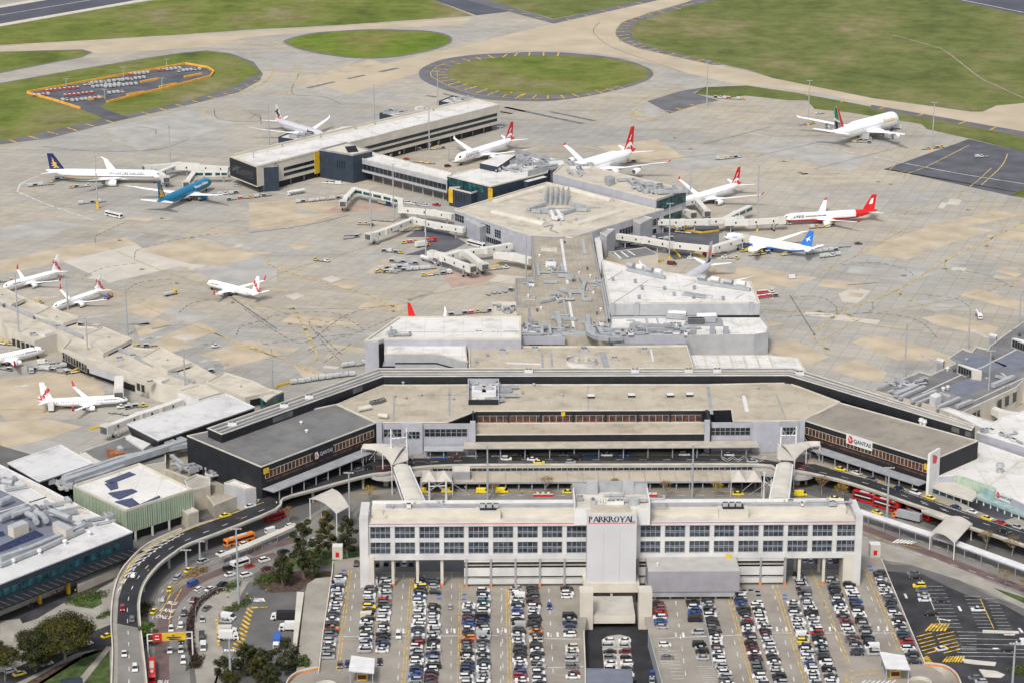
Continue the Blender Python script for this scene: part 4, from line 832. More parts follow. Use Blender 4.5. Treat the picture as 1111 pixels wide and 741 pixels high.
Z=12.5;P_=WQ('a8',Z,(792,300))+WQ('S3',Z,(0,62),(460,62),(760,58),(790,152),(0,155))+WQ('a8',Z,(795,442))
md=building('check_in_roof','tan flat roof with a round silver ring vent, just behind the black plant storey',TERM,P_,0,Z,'cream','roof_tan',(.6,.7,'concrete_light'))
c=WQ('S3',Z,(337,128))[0];m=MB();m.tube(c,c+Vector((0,0,2.2)),7,7,'white',40,False);m.tube(c+Vector((0,0,1.2)),c+Vector((0,0,1.25)),6.9,6.9,'cream_dark',40);m.tube(c,c+Vector((0,0,2.2)),6.5,6.5,'lgrey',40,False)
for s in(-2.2,2.2):m.tube(c+Vector((s,0,1)),c+Vector((s,0,3.0)),1.3,1.2,'cream',14)
m.build('ring_vent',md)
for pts,mk,w_ in((((35,125),(172,130)),'white',2.2),(((280,97),(368,96)),'white',1.5),(((420,80),(440,150)),'mgrey',3),(((585,115),(625,118),(615,70)),'white',.8),(((178,80),(182,150)),'mgrey',1),(((215,85),(220,150)),'mgrey',1)):
 m=MB();strip(m,WQ('S3',Z+.06,*pts),w_,mk);m.build('walk_strip',md)
for x,y in((20,85),(150,75),(345,75),(350,80),(590,80),(470,115)):ac_unit(md,WQ('S3',Z,(x,y))[0],Z,3,2,1.4)
for x,y in((915,350),(1010,320),(840,395)):vent(md,WQ('a8',Z,(x,y))[0],Z,1.0,1.8)
Z=15.5
for x0,x1,y,lab in((-100,270,18,'left'),(460,760,14,'right')):
 a,b,c_,d_=WQ('S3',Z,(x0,y),(x1,y),(x1,y-7),(x0,y-7))
 r_=building('duct_housing','long lavender plant housing on the %s of the duct bank between the white halls'%lab,'plant housing',[a,b,c_,d_],11.5,Z,'silver_clad','lgrey',None)
 clutter(r_,[a,b,c_,d_],Z,16,60+x0,.9,0,.6)
dk=thing('duct_bank','tangle of silver ducts and air units where the tan spine meets the middle roof','ducts',WQ('S3',13,(350,10))[0],0)
for pts,r_ in((((360,-30),(365,10),(400,30)),1.2),(((395,25),(450,35),(500,30)),1.2),(((400,-20),(420,15),(560,12)),1.0),(((0,10),(270,15)),.8),(((110,-30),(140,-10),(270,-5)),1.0),(((420,-5),(750,-10)),.8),(((530,-25),(700,-20)),.9),(((240,-70),(250,-20)),1.1)):duct(dk,WQ('S3',14,*pts),13.6,r_)
clutter(dk,WQ('S3',13.2,(0,5),(760,0),(740,-25),(0,-25)),13.2,26,66,.75,0,.5)
sl=WQ('a6',12,(0,478),(135,515));
lo=building('service_block','low cream service yard block with open bays left of the spine','building',WQ('a6',9.5,(-40,575),(130,575),(130,490),(-40,490)),0,9.5,'cream_dark','cream',(.5,.8,'cream'));clutter(lo,WQ('a6',9.5,(0,480+80),(110,560),(110,500),(0,500)),9.5,14,71,.9,0,.3)
lw=building('lower_roof_block','small stepped white roof with plant at the foot of the spine, left side','building',WQ('a6',14.5,(165,680),(300,690),(300,650),(160,640)),10,14.5,'silver_clad','lgrey',(.4,.6,'white'));clutter(lw,WQ('a6',14.5,(165,680),(300,690),(300,650),(160,640)),14.5,8,72,.8,0,.3)
# ================================================================= black plant storey (bent bar)
ZB,ZR=22.5,19
fr=[W(240.5,471.5,ZB),W(416,408.6,ZB),W(855,407.5,ZB),W(1054,467,ZB)]
bk=[W(225.5,465,ZB),W(411,400,ZB),W(861,399.5,ZB),W(1058,461.5,ZB)]
bar=building('plant_storey','long bent black-walled storey with a grey top running the whole width of the terminal',TERM,fr+bk[::-1],ZR-.5,ZB,'charcoal','roof_membrane',(.5,.4,'concrete_light'))
for i in range(3):
 a,b=lerp2(fr[i],bk[i],.25),lerp2(fr[i+1],bk[i+1],.25);duct(bar,[a,b],ZB+.05,.35,'lgrey');a,b=lerp2(fr[i],bk[i],.6),lerp2(fr[i+1],bk[i+1],.6);duct(bar,[a,b],ZB+.05,.3,'concrete_light')
for t,i in((.4,0),(.05,2),(.62,1),(.75,1),(.82,1),(.36,1),(.1,0),(.55,0)):p=lerp2(lerp2(fr[i],fr[i+1],t),lerp2(bk[i],bk[i+1],t),.5);ac_unit(bar,p,ZB,3.5,2.2,1.5,0,'white')
for i,t0,t1 in((0,.30,.42),(0,.80,.86),(2,.9,.94),(2,.97,1.0)):face_panel(bar,lerp2(fr[i],fr[i+1],t0),lerp2(fr[i],fr[i+1],t1),ZR+.8,ZB-.6,'dgrey','louvre',.15)
                    
building('rear_hall','rear range of the terminal under the black plant storey',TERM,[W(228,468,ZR-.6),W(418,406,ZR-.6),W(853,404,ZR-.6),W(1052,466,ZR-.6),W(1058,463,ZR-.6),W(863,399,ZR-.6),W(409,400,ZR-.6),W(224,464,ZR-.6)],0,ZR-.6,'charcoal','mgrey',None)
# ================================================================= terminal front
ZR=19
FC=W(700,445.5,ZR).y;yp=W(600,458,ZR).y
ctr=WQ('S2',ZR,(352,292),(540,214),(700,214))+WQ('S3',ZR,(0,212),(840,212))+WQ('S4',ZR,(165,205),(372,282),(218,352),(215,358),(105,357),(0,357))+WQ('S3',ZR,(942,352),(942,326),(828,318),(0,318))+WQ('S2',ZR,(915,318),(800,340),(800,362),(540,366),(516,364))
for p in ctr:
 u,v=PX((p.x,p.y,ZR))
 if 443<v<448 and 515<u<768:p.y=FC
 elif 450.5<v<460 and 405<u<875:p.y=yp
for p in ctr:
 if abs(p.y-FC)>.01 and abs(p.y-yp)>.01 and 446<PX((p.x,p.y,ZR))[1]<451.5:p.y=FC+1
tm=building('main_terminal','wide central terminal building with a ribbed tan roof facing the hotel',TERM,ctr,0,ZR,'charcoal','roof_tan',(.5,.4,'concrete_light'))
x0,x1=W(517,445.5,ZR).x,W(762,445.5,ZR).x
win_row(tm,(x0,FC),(x1,FC),ZR-4.6,ZR-1.9,34,'glass_brown','mgrey',.04,.1,fw=.25)
for k in range(8):p=x0+(x1-x0)*k/7;face_panel(tm,(p-.35,FC),(p+.35,FC),ZR-4.7,ZR-.2,'charcoal','pilaster',.5)
     
TZ=13.8;yb=FC-.05;yf=W(700,471,TZ).y
ter=building('terrace_roof','lower ribbed tan roof below the long brown window band',TERM,[Vector((x0-1,yb-.1,0)),Vector((x1+1,yb-.1,0)),Vector((x1+1,yf,0)),Vector((x0-1,yf,0))],6.2,TZ,'charcoal','roof_tan',(.4,.35,'cream'))
          
for a_,b_ in((W(512.5,449,ZR).x,x0-1.2),(x1+1.2,W(769,449,ZR).x)):
 m=MB();m.prism([(a_,yf-1.0,0),(b_,yf-1.0,0),(b_,yb-.3,0),(a_,yb-.3,0)],6,ZR+.6,'charcoal');m.build('portal_wall',tm)
         
yp=yp-.35;Q1,Q2=ZP(600,464.5,yp),ZP(600,472.3,yp)
for side,xa,xb,wins in(('left',W(411,458,ZR).x,W(514,458,ZR).x,((.05,.24,Q2,Q1,4),(.48,.93,Q2,Q1,8))),('right',W(767.5,457,ZR).x,W(871,457,ZR).x,((.03,.45,Q2,Q1,8),(.79,.94,Q2,Q1,4)))):
 r_=thing('check_in_wing','silver-clad projecting wing of the terminal with dark gridded windows, %s of the brown window band'%side,TERM,((xa+xb)/2,yp,0))
 m=MB();m.prism([(xa,yp,0),(xb,yp,0),(xb,yp+.3,0),(xa,yp+.3,0)],6.1,18.8,'silver_clad','concrete_light');m.build('wall',r_)
 gr=MB()
 for k in range(37):xx=xa+(xb-xa)*k/36;gr.box(xx-.04,xx+.04,yp-.05,yp+.02,8,18.7,'mgrey')
 for zz in(8.6,9.8,11,16.4,17.6):gr.box(xa,xb,yp-.052,yp+.02,zz,zz+.07,'lgrey')
 gr.build('cladding_joints',r_)
 for u0,u1,z0,z1,n_ in wins:win_row(r_,(xa+(xb-xa)*u0,yp-.05),(xa+(xb-xa)*u1,yp-.05),z0,z1,n_,'glass','mgrey',.03,.08,hbar=1,fw=.2)
 for u in((.0,.985)if side=='left' else(-.01,.985)):
  m=MB();m.box(xa+(xb-xa)*u-.9,xa+(xb-xa)*u+1.3,yp-1.6,yp+.5,6,19.9,'silver_clad');m.build('pier_column',r_)
 if side=='right':m=MB();m.box(xa+(xb-xa)*.47,xa+(xb-xa)*.76,yp-1.2,yp,6.1,19.2,'silver_clad');m.build('blank_bay',r_)
 if side=='left':m=MB();m.box(xa+(xb-xa)*.24,xa+(xb-xa)*.46,yp-1.2,yp,6.1,19.2,'silver_clad');m.build('blank_bay',r_)
 if side=='left':win_row(r_,(xa+(xb-xa)*.27,yp-1.25),(xa+(xb-xa)*.43,yp-1.25),Q2-.5,Q1-.7,4,'glass','mgrey',.03,.08,hbar=1,fw=.2)
        
pr=thing('roof_plant','black-walled roof plant well with two white cooling boxes on the tan roof','roof plant',WQ('S2',ZR,(940,285))[0]+Vector((0,0,-0)))
q4=WQ('S2',ZR,(882,292),(1003,292),(1003,212),(882,212));m=MB()
for i in range(4):
 a,b=q4[i],q4[(i+1)%4];m.beam(a+Vector((0,0,.01*i)),b+Vector((0,0,.01*i)),.5,2.8 if i!=0 else 2.2,'charcoal' if i==0 else 'silver_clad')
m.build('screen',pr)
for x in(925,965):m=MB();c=WQ('S2',ZR,(x,262))[0];m.obox(c,(1,0),6,9,ZR+.2,ZR+3.8,'white');m.tube(c+Vector((0,0,3.6)),c+Vector((0,0,4.4)),2.2,2.2,'lgrey',14);m.build('cooling_box',pr)
clutter(pr,q4,ZR,16,77,.9,0,.4)
for x,y in((375,262),(537,258),(693,257),(771,255)):m=MB();c=WQ('S3',ZR,(x,y))[0];m.obox(c,(1,0),3.0,3.4,ZR,ZR+.9,'black','white');m.build('hatch',tm)
for x,y in((500,290),(512,288),(524,285),(536,280)):ac_unit(tm,WQ('S2',ZR,(x,y))[0],ZR,2.6,2.2,1.4,.6,'dgrey')
for pts in(((440,322),(490,312)),((520,345),(560,350))):duct(tm,WQ('S2',ZR,*pts),ZR+.3,1.0,'concrete_light',False)
for reg,x,y in(('S2',630,268),('S2',690,258),('S2',820,272),('S2',585,262),('S3',98,248),('S3',258,258),('S3',60,224),('S3',145,218),('S4',40,230),('S2',620,210)):vent(tm,WQ(reg,ZR,(x,y))[0],ZR,.8,1.2)
m=MB()
for reg,pts,w_ in(('S2',((676,252),(880,252)),.8),('S2',((585,262),(582,362)),.8),('S2',((806,225),(806,335)),.8),('S3',((845,220),(860,330)),1.4),('S3',((988,255),(1002,320)),1.6),('S3',((362,215),(365,312)),.4),('S4',((115,250),(155,352)),.8)):strip(m,WQ(reg,ZR+.07,*pts),w_,'mgrey' if w_<1.5 else 'white')
m.build('walk_strip',tm)
             
def wing(lab,pts,roof,fa,fb,la,lb,nwin,flip):
 r_=building('terminal_wing',lab,TERM,pts,0,ZR,'charcoal',roof,(.5,.4,'concrete_light'))
 win_row(r_,lerp2(fa,fb,.03),lerp2(fa,fb,.97),ZR-5.2,ZR-2.3,nwin,'glass_brown','cream_dark',.04,.12,fw=.22)
 win_row(r_,lerp2(fa,fb,.03),lerp2(fa,fb,.97),12.0,13.0,nwin//2,'glass_brown','charcoal',.04,.12,fw=.15)
 return r_
WL=[W(202.6,473,ZR),W(283.5,507,ZR),W(408.5,459,ZR),W(365,438.6,ZR)]
WRr=[W(870.4,455.9,ZR),W(1010.4,500.2,ZR),W(1061.4,478.4,ZR),W(911,437,ZR)]
wl=wing('black-walled left wing of the terminal with a flat grey roof',WL,'roof_grey',WL[1],WL[2],WL[0],WL[3],30,False)
wr_=wing('black-walled right wing of the terminal with a taupe roof',WRr,'roof_taupe',WRr[0],WRr[1],WRr[3],WRr[2],34,True)
for x,y in((210,368),(232,402)):vent(wl,WQ('S2',ZR,(x,y))[0],ZR,.8,1.0,'white')
for x,y in((697,372),(710,378)):vent(wr_,WQ('S4',ZR,(x,y))[0],ZR,1.2,2.4,'white')
     
def wall_sign(a,b,t0,t1,z0,z1,bg,label,draw):
 p,q_=lerp2(a,b,t0),lerp2(a,b,t1);c=(p+q_)/2;d=(q_-p);L=d.length;ang=math.atan2(d.y,d.x)
 nn=Vector((d.y,-d.x,0)).normalized()
 if nn.dot(-c)<0:nn=-nn
 r_=thing('wall_sign',label,'sign',(c.x+nn.x*.35,c.y+nn.y*.35,z0),ang)
 m=MB();m.box(-L/2,L/2,-.2,.25,0,z1-z0,bg);m.build('board',r_,local=True)
 draw(r_,L,z1-z0);return r_
def kang(r_,x,z,s,mk='qred',y=-.24):
 m=MB();P=[(0,0),(.55,.0),(.75,.35),(.5,1),(.0,1),(-.1,.6)];m.poly([(x+s*u,y,z+s*v)for u,v in P],mk);m.build('emblem',r_,local=True)
 m=MB();P=[(.0,.95),(.25,.62),(.5,.45),(.35,.4),(.3,.15),(.2,.45),(-.02,.75)];m.poly([(x+s*u,y-.02,z+s*v)for u,v in P],'white');m.build('emblem',r_,local=True)
def dq(r_,L,H):kang(r_,-L*.40,H*.12,H*.75);bmesh_text('lettering','QANTAS',H*.55,'navy',r_,(L*.13,-.24,H*.45),(PI/2,0,0),.05,extr=.02,sx=1.0)
wall_sign(WRr[0],WRr[1],.36,.56,ZR-3.4,ZR+.7,'white','white sign with red emblem and dark letters on the taupe-roofed wing',dq)
def db(r_,L,H):kang(r_,-L*.42,H*.15,H*.7,'white');kang(r_,-L*.40,H*.30,H*.35,'qred',-.29);bmesh_text('lettering','QANTAS',H*.5,'lgrey',r_,(L*.15,-.24,H*.5),(PI/2,0,0),.05,extr=.02,sx=.9)
wall_sign(WL[1],WL[2],.43,.60,ZR-5.6,ZR-1.4,'charcoal','dark sign with a pale emblem and white letters on the grey-roofed wing',db)
def two(r_,L,H):bmesh_text('lettering','2',H*.95,'charcoal',r_,(0,-.24,H*.48),(PI/2,0,0),.04,extr=.02)
wall_sign(WL[1],WL[2],.015,.055,ZR-2.9,ZR-.9,'yellow','small square yellow sign at the front corner of the left wing',lambda r_,L,H:None)
wall_sign(WRr[0],WRr[1],.955,.99,ZR-4.0,ZR-1.6,'yellow','small square yellow sign by the tall white blade at the right wing corner',lambda r_,L,H:None)
wall_sign((x0,FC),(x1,FC),0.375,.392,ZR-1.9,ZR-.3,'yellow','small square yellow sign above the brown central window band',lambda r_,L,H:None)
bl=W(1010.4,500.2,ZR)
m_=thing('blade_sign','tall white blade sign with a red emblem at the corner of the right wing','sign',(bl.x+1.5,bl.y-1.5,6))
m=MB();m.prism([(bl.x-2.2,bl.y-3.5,0),(bl.x-1.2,bl.y-3.8,0),(bl.x+4,bl.y+3,0),(bl.x+3,bl.y+3.3,0)],6,23.5,'white');m.build('board',m_)
e=MB();u=Vector((5.2,6.8,0)).normalized();n_=Vector((u.y,-u.x,0));c=Vector((bl.x-1.2,bl.y-3.8,0));e.poly([c+u*a+n_*.06+Vector((0,0,z))for a,z in((2.2,19),(5.2,18),(6.3,20.3),(5,21.5),(2.0,22.6))],'qred');e.build('emblem',m_)
       
def canopy(label,P,z,mk='lgrey',cols=None):
 r_=thing('kerb_canopy',label,'canopy',centre(P,6));m=MB();m.prism(P,z-.35,z,'mgrey',mk);m.build('roof',r_)
 if cols:columns_row(r_,cols[0],cols[1],6,z-.4,cols[2],.25,'mgrey')
 return r_
n1=Vector((WL[1].y-WL[2].y,WL[2].x-WL[1].x,0)).normalized();n1=n1 if n1.y<0 else-n1
n2=Vector((WRr[0].y-WRr[1].y,WRr[1].x-WRr[0].x,0)).normalized();n2=n2 if n2.y<0 else-n2
a,b=lerp2(WL[1],WL[2],.0),lerp2(WL[1],WL[2],.93);canopy('long thin grey kerb canopy along the left wing',[a+n1*.4,b+n1*.4,b+n1*6.5,a+n1*6.5],10.4,'mgrey',(a+n1*6,b+n1*6,9))
a,b=lerp2(WRr[0],WRr[1],.1),lerp2(WRr[0],WRr[1],.99);canopy('long thin grey kerb canopy along the right wing',[a+n2*.4,b+n2*.4,b+n2*6.5,a+n2*6.5],10.4,'mgrey',(a+n2*6,b+n2*6,9))
xa,xb=W(503,480,11).x,W(822,480,11).x;yc=W(660,485.5,11).y
cc=canopy('long grey kerb canopy below the central terminal wall',[Vector((xa,yf-.3,0)),Vector((xb,yf-.3,0)),Vector((xb,yc,0)),Vector((xa,yc,0))],11,'cream_dark',((xa,yc+1.5),(xb,yc+1.5),12))
xa2,xb2=W(460,484,9.5).x,W(503,484,9.5).x;canopy('small lower grey canopy left of the central kerb canopy',[Vector((xa2,yp-1.4,0)),Vector((xb2,yp-1.4,0)),Vector((xb2,yp-7,0)),Vector((xa2,yp-7,0))],9.5,'lgrey',((xa2,yp-6),(xb2,yp-6),3))
face_panel(tm,(W(465,490,8).x,yp-1.3),(W(485,490,8).x,yp-1.3),6.2,9,'glass_teal','shop_front',.3)
# ================================================================= landside ground
ztop=LZ
K('blue_grey',(.165,.18,.225),var=.06)
K('pave',(.32,.30,.265),var=.10,scale=.12,rough=.9);K('road_old',(.215,.205,.19),var=.10,scale=.08,rough=.9);K('road_grey',(.13,.128,.125),var=.12,scale=.08,rough=.9)
sheet('forecourt','road_grey',LZ*4,(-80,460),(200,540),(285,533),(400,500),(870,500),(1010,530),(1200,470),(1300,900),(-200,900),(-200,460))
K('buslane',(.15,.105,.10),var=.12,scale=.2);K('lawn',(.065,.10,.03),var=.25,scale=.3,rough=.95);K('mulch',(.09,.06,.045),var=.25,scale=.6,rough=.95)
Z5=LZ*5
             
sheet('road','road_old',Z5,*Qs('U1',(560,741),(575,640),(600,470),(640,360),(740,265),(930,215),(1111,150),'S2',(400,640),(1100,600),'S3',(1090,600),'S4',(200,640),(420,700),'U4',(560,60),(760,130),(1111,290),(1111,480),(900,400),(700,330),(560,250),(450,250),(440,60),'S3',(1111,720),(0,720),'S2',(440,720),'U2',(400,130),(230,210),(20,300),'U1',(1020,330),(860,380),(790,440),(750,520),(765,741)))
sheet('pavement','pave',Z5*1.2,*Qs('U1',(790,741),(770,600),(775,520),(800,440),(850,385),(930,340),(1000,330),(960,400),(880,480),(870,560),(900,610),(870,741)))
for reg,pts,w_ in(('U1',((652,780),(650,640),(655,540),(668,470),(712,395),(785,335),(900,285),(1000,252),(1111,222)),6),('U2',((0,222),(100,185),(200,158)),7),('U4',((440,105),(560,150),(760,228),(960,305),(1200,395)),6)):
 m=MB();strip(m,smooth_line(WQ(reg,Z5*1.4,*pts),5),w_*.8,'buslane');struct(m.build('bus_lane'))
sheet('car_park','road_old',Z5*1.2,*Qs('U1',(1010,430),(1180,440),'U2',(180,430),(220,741),(-140,741),'U1',(900,610),(985,610),(990,440)))
sheet('car_park','road_grey',Z5*1.3,*Qs('U1',(940,605),(1000,440),(1111,430),'U2',(195,420),(190,741),(-60,741),'U1',(900,741)))
sheet('planting_bed','mulch',Z5*1.5,*Qs('U2',(35,330),(45,300),(100,290),(240,290),(335,290),(330,310),(250,330),(200,370),(90,375),(40,360)))
sheet('lawn','lawn',Z5*1.4,*Qs('U2',(130,250),(240,200),(330,200),(445,190),(445,240),(300,265),(120,290)))
sheet('lawn','lawn',Z5*1.4,*Qs('U4',(985,355),(1111,395),(1300,470),(1300,520),(1111,418),(1040,385)))
sheet('pavement','pave',Z5*1.1,*Qs('U4',(450,150),(600,190),(760,240),(900,300),(1111,390),(1200,450),(1200,480),(1111,440),(930,355),(800,310),(650,262),(550,245),(450,230)))
sheet('road','road_grey',Z5*1.5,*Qs('U4',(555,262),(660,265),(850,325),(1000,400),(1111,440),(1400,560),(1400,600),(1111,470),(1030,425),(880,385),(800,350),(700,300),(560,290)))
sheet('car_park','asphalt',Z5*1.3,*Qs('U4',(560,290),(700,290),(800,345),(870,370),(940,375),(1111,440),(1500,600),(1500,900),(800,900),(715,680)))
              
sheet('pavement','pave',Z5*1.1,*Qs('U1',(0,480),(440,300),(470,320),(455,741),(0,741),(-300,741),(-300,600)))
sheet('road','asphalt',Z5*1.3,*Qs('U1',(-200,540),(0,470),(120,420),(330,350),(480,285),(455,330),(370,375),(250,420),(150,480),(0,530),(-200,610)))
sheet('road','asphalt',Z5*1.4,*Qs('U1',(-100,720),(60,680),(300,560),(455,500),(450,590),(300,620),(170,690),(60,741),(-100,800)))
sheet('lawn','lawn',Z5*1.6,*Qs('U1',(150,741),(340,620),(440,600),(442,741)))
sheet('planting_bed','lawn',Z5*1.6,*Qs('U1',(290,410),(400,370),(410,420),(370,440),(300,430)))
sheet('planting_bed','mulch',Z5*1.6,*Qs('U1',(100,741),(230,670),(420,590),(440,600),(330,640),(170,741)))
sheet('path','pave',Z5*1.8,*Qs('U1',(300,741),(430,590),(445,600),(335,741)))
sheet('parking_bay','pave',Z5*1.7,*Qs('U1',(0,490),(80,480),(110,540),(60,575),(0,580)))
# ------------------------------------------------ elevated road
DZ=6.0
outer=Qs('U1',(445,830),(448,741),(452,600),(446,500),(452,400),(475,310),(520,245),(600,175),(730,118))
inner=Qs('U1',(592,830),(590,741),(575,600),(562,480),(562,400),(585,330),(640,262),(700,215),(760,178),(900,125),(1111,38))
near=inner+Qs('S2',(140,665),(270,628),(400,592),(500,568),(560,562),(640,545),(760,534),(900,531),'S3',(0,530),(500,529),(1040,529),'S4',(110,545),(180,552),(260,566),(420,605),(640,680),(830,745),'U4',(700,42),(900,112),(1111,182),(1400,290))
def dz_at(p):return DZ
near=[tuple(v[:2])for v in smooth_line([Vector((x,y,0))for x,y in near],3)]
outer=[tuple(v[:2])for v in smooth_line([Vector((x,y,0))for x,y in outer],3)]
near_w=[W(x,y,DZ+.6)for x,y in near];outer_w=[W(x,y,DZ+.6)for x,y in outer]
kerbs=[WL[0]+(WL[1]-WL[0])*.97+n1*.0,WL[1],WL[2],Vector((W(411,458,ZR).x,yp+.2,0)),Vector((W(871,457,ZR).x,yp+.2,0)),WRr[0],WRr[1]]
right_far=[W(x,y,DZ)for x,y in Qs('b8',(520,500),(640,560),(800,640),(960,710),'U4',(1111,62),(1400,160))]
deck_pts=outer_w+[W(*p,DZ)for p in Qs('U1',(800,95),(960,50),(1040,30))]+[WL[1]+Vector((-2,0,0)),WL[1],WL[2],kerbs[3],kerbs[4],WRr[0],WRr[1]]+right_far+near_w[::-1]
m=MB();m.prism([Vector((p.x,p.y,0))for p in deck_pts],DZ-.7,DZ,'concrete','pave');deck=m.build('elevated_road');struct(deck)
def rail(name,pts,h,w_,mk,kind='structure',z=DZ):
 m=MB()
 for i in range(len(pts)-1):
  a,b=Vector((*pts[i][:2],z)),Vector((*pts[i+1][:2],z));m.beam(a,b,w_,h+.004*(i%2),mk)
 o=m.build(name);o['kind']=kind;return o
sm=lambda P,n=4:smooth_line(P,n)
near_s=near_w;
rail('road_parapet',near_w,.7,.45,'concrete_light');rail('road_parapet',outer_w,.9,.45,'concrete_light')
def offs(pts,d):
 out=[]
 for i in range(len(pts)):
  a=pts[max(0,i-1)];b=pts[min(len(pts)-1,i+1)];t=(b-a);t.z=0;t.normalize();out.append(pts[i]+Vector((-t.y,t.x,0))*d)
 return out
lane_in=offs(near_w,.6)
def ribbon(name,A,B_,mk,z):
 m=MB();m.poly([Vector((p.x,p.y,z))for p in A]+[Vector((p.x,p.y,z))for p in B_[::-1]],mk);return struct(m.build(name))
                  
far_lane=[W(x,y,DZ)for x,y in Qs('U1',(470,830),(472,741),(474,600),(470,500),(476,400),(500,320),(545,255),(620,190),(740,130),(880,75),(1030,25),'S2',(60,640),(200,590),(330,548),(400,528),(470,515),(560,510),(640,508),(900,500),'S3',(100,497),(500,496),(1000,497),'S4',(60,510),(180,530),(270,530),(420,572),(640,640),(800,695),(980,760),'U4',(1000,85),(1111,122),(1400,225))]
cut_=2
nl=[W(x,y,DZ)for x,y in near];nl=offs(nl,.8)
m=MB();P2=nl[8:]+far_lane[::-1][:-3];m.poly([Vector((p.x,p.y,DZ+.03))for p in P2],'asphalt_dark');struct(m.build('carriageway'))
m=MB();P2=nl[:9]+[far_lane[3],far_lane[2],far_lane[1],far_lane[0]];m.poly([Vector((p.x,p.y,DZ+.028))for p in P2],'road_old');struct(m.build('carriageway'))
mk_=MB();mkY=MB();lz=DZ+.06
for reg,pts in(('U1',((518,741),(518,600),(512,480),(516,400),(545,330),(600,262),(675,203),(770,155),(870,115),(970,78),(1111,20))),('S2',((60,660),(200,618),(330,580),(440,550),(560,535),(640,525),(880,515))),('S3',((0,512),(500,512),(1000,512))),('S4',((200,545),(420,590),(640,660),(800,715))),('U4',((700,15),(900,80),(1111,152)))):dashes(mk_,smooth_line(WQ(reg,lz,*pts),6),.25,3.2,6.5,'paint_white')
for reg,pts in(('S4',((330,548),(480,588),(700,665),(860,720))),('U4',((760,18),(960,85),(1111,135))),('S3',((0,521),(1000,521)))):strip(mk_,WQ(reg,lz,*pts),.2,'paint_white')
for reg,pts in(('S2',((150,600),(250,572),(400,520))),('S2',((20,625),(150,600))),('S2',((690,503),(1111,493))),('S3',((0,492),(740,489))),('S4',((250,523),(330,543),(500,590),(560,605))),('S4',((560,605),(700,655),(860,712),(960,745))),('U1',((735,128),(900,70),(1060,12))),('U1',((480,345),(520,262),(590,200),(730,125)))):strip(mkY,WQ(reg,lz,*pts),.45,'paint_yellow')
for k in range(13):
 t=k/12;a=smooth_line(WQ('U1',lz,(470,385),(490,318),(540,250),(610,190),(700,140)),6);b=smooth_line(WQ('U1',lz,(480,365),(530,290),(590,232),(660,180),(730,142)),6)
 i=int(t*(len(a)-1));j=min(len(b)-1,i);strip(mk_,[a[i],b[j]+(b[j]-a[i])*.25],.4,'paint_white')
strip(mk_,smooth_line(WQ('U1',lz,(470,388),(490,350),(530,290),(590,232),(660,180),(740,137)),5),.3,'paint_white')
m=MB();m.poly(WQ('S2',DZ+.05,(705,503),(800,497),(800,505),(700,508)),'blue');m.poly(WQ('S3',DZ+.05,(355,492),(410,493),(405,498),(340,499)),'blue');struct(m.build('painted_bay'))
m=MB();m.poly(WQ('S2',DZ+.05,(505,540),(570,525),(575,545),(515,552)),'maroon');m.poly(WQ('S4',DZ+.05,(195,520),(240,522),(235,548),(190,545)),'maroon');struct(m.build('crossing'))
for reg,cx in(('S4',70),):
 for k in range(2):strip(mk_,WQ('S3',lz,*[(900+i*22,505+8*k+(6 if i%2 else-6))for i in range(9)]),.4,'paint_white')
struct(mk_.build('road_markings'));struct(mkY.build('kerb_line'))
for i,(t0,t1)in enumerate([(p,1)for p in range(6,100,5)]):
 if t0>=len(near_w):break
 p=offs(near_w,2.5)[t0];m=MB();m.tube((p.x,p.y,0),(p.x,p.y,DZ-.7),.55,.55,'concrete',10);o=m.build('road_pier');o['kind']='structure'
for i in range(2,len(outer_w)-1,3):
 p=offs(outer_w,-3)[i];m=MB();m.tube((p.x,p.y,0),(p.x,p.y,DZ-.7),.7,.7,'concrete',10);o=m.build('road_pier');o['kind']='structure'
# ------------------------------------------------ arrivals range under the frontage road
yA=W(600,511,3.6).y;yB=W(600,523,3.6).y
xa,xb=W(456,515,5).x,W(826,515,5).x
ar=building('arrivals_canopy','long low tan arrivals roof under the front edge of the upper road','canopy',[Vector((xa,yA,0)),Vector((xb,yA,0)),Vector((xb,yB,0)),Vector((xa,yB,0))],3.1,3.6,'mgrey','roof_tan',(.3,.2,'mgrey'))
m=MB();m.prism([(xa,yA+.1,0),(xb,yA+.1,0),(xb,yA+5,0),(xa,yA+5,0)],0,5.28,'cream_dark');m.build('wall',ar)
m=MB();m.prism([(xa,yB+6,0),(xb,yB+6,0),(xb,yB+6.4,0),(xa,yB+6.4,0)],0,3.1,'charcoal');m.build('shop_front',ar)
columns_row(ar,(xa,yB+1),(xb,yB+1),0,3.1,26,.3,'mgrey')
for k in range(22):p=xa+(xb-xa)*(k+.5)/22;duct(ar,[(p,yA-.5),(p,yB+1)],3.6,.12,'mgrey')
aw=thing('window_range','long row of dark windows behind the tan arrivals roof','windows',((xa+xb)/2,yA+.1,3.6));win_row(aw,(xa,yA+.08),(xb,yA+.08),3.9,5.1,60,'glass','lgrey',.1)
for x,y,w_,l in((818,540,70,45),(665,535,0,0)):
 if w_:b_=WQ('S2',7,(x,y+22),(x+w_,y+22),(x+w_,y),(x,y));building('lift_house','small grey flat-roofed lift house on the tan arrivals roof','building',b_,3.6,7,'mgrey','concrete_light',(.3,.3,'concrete_light'))
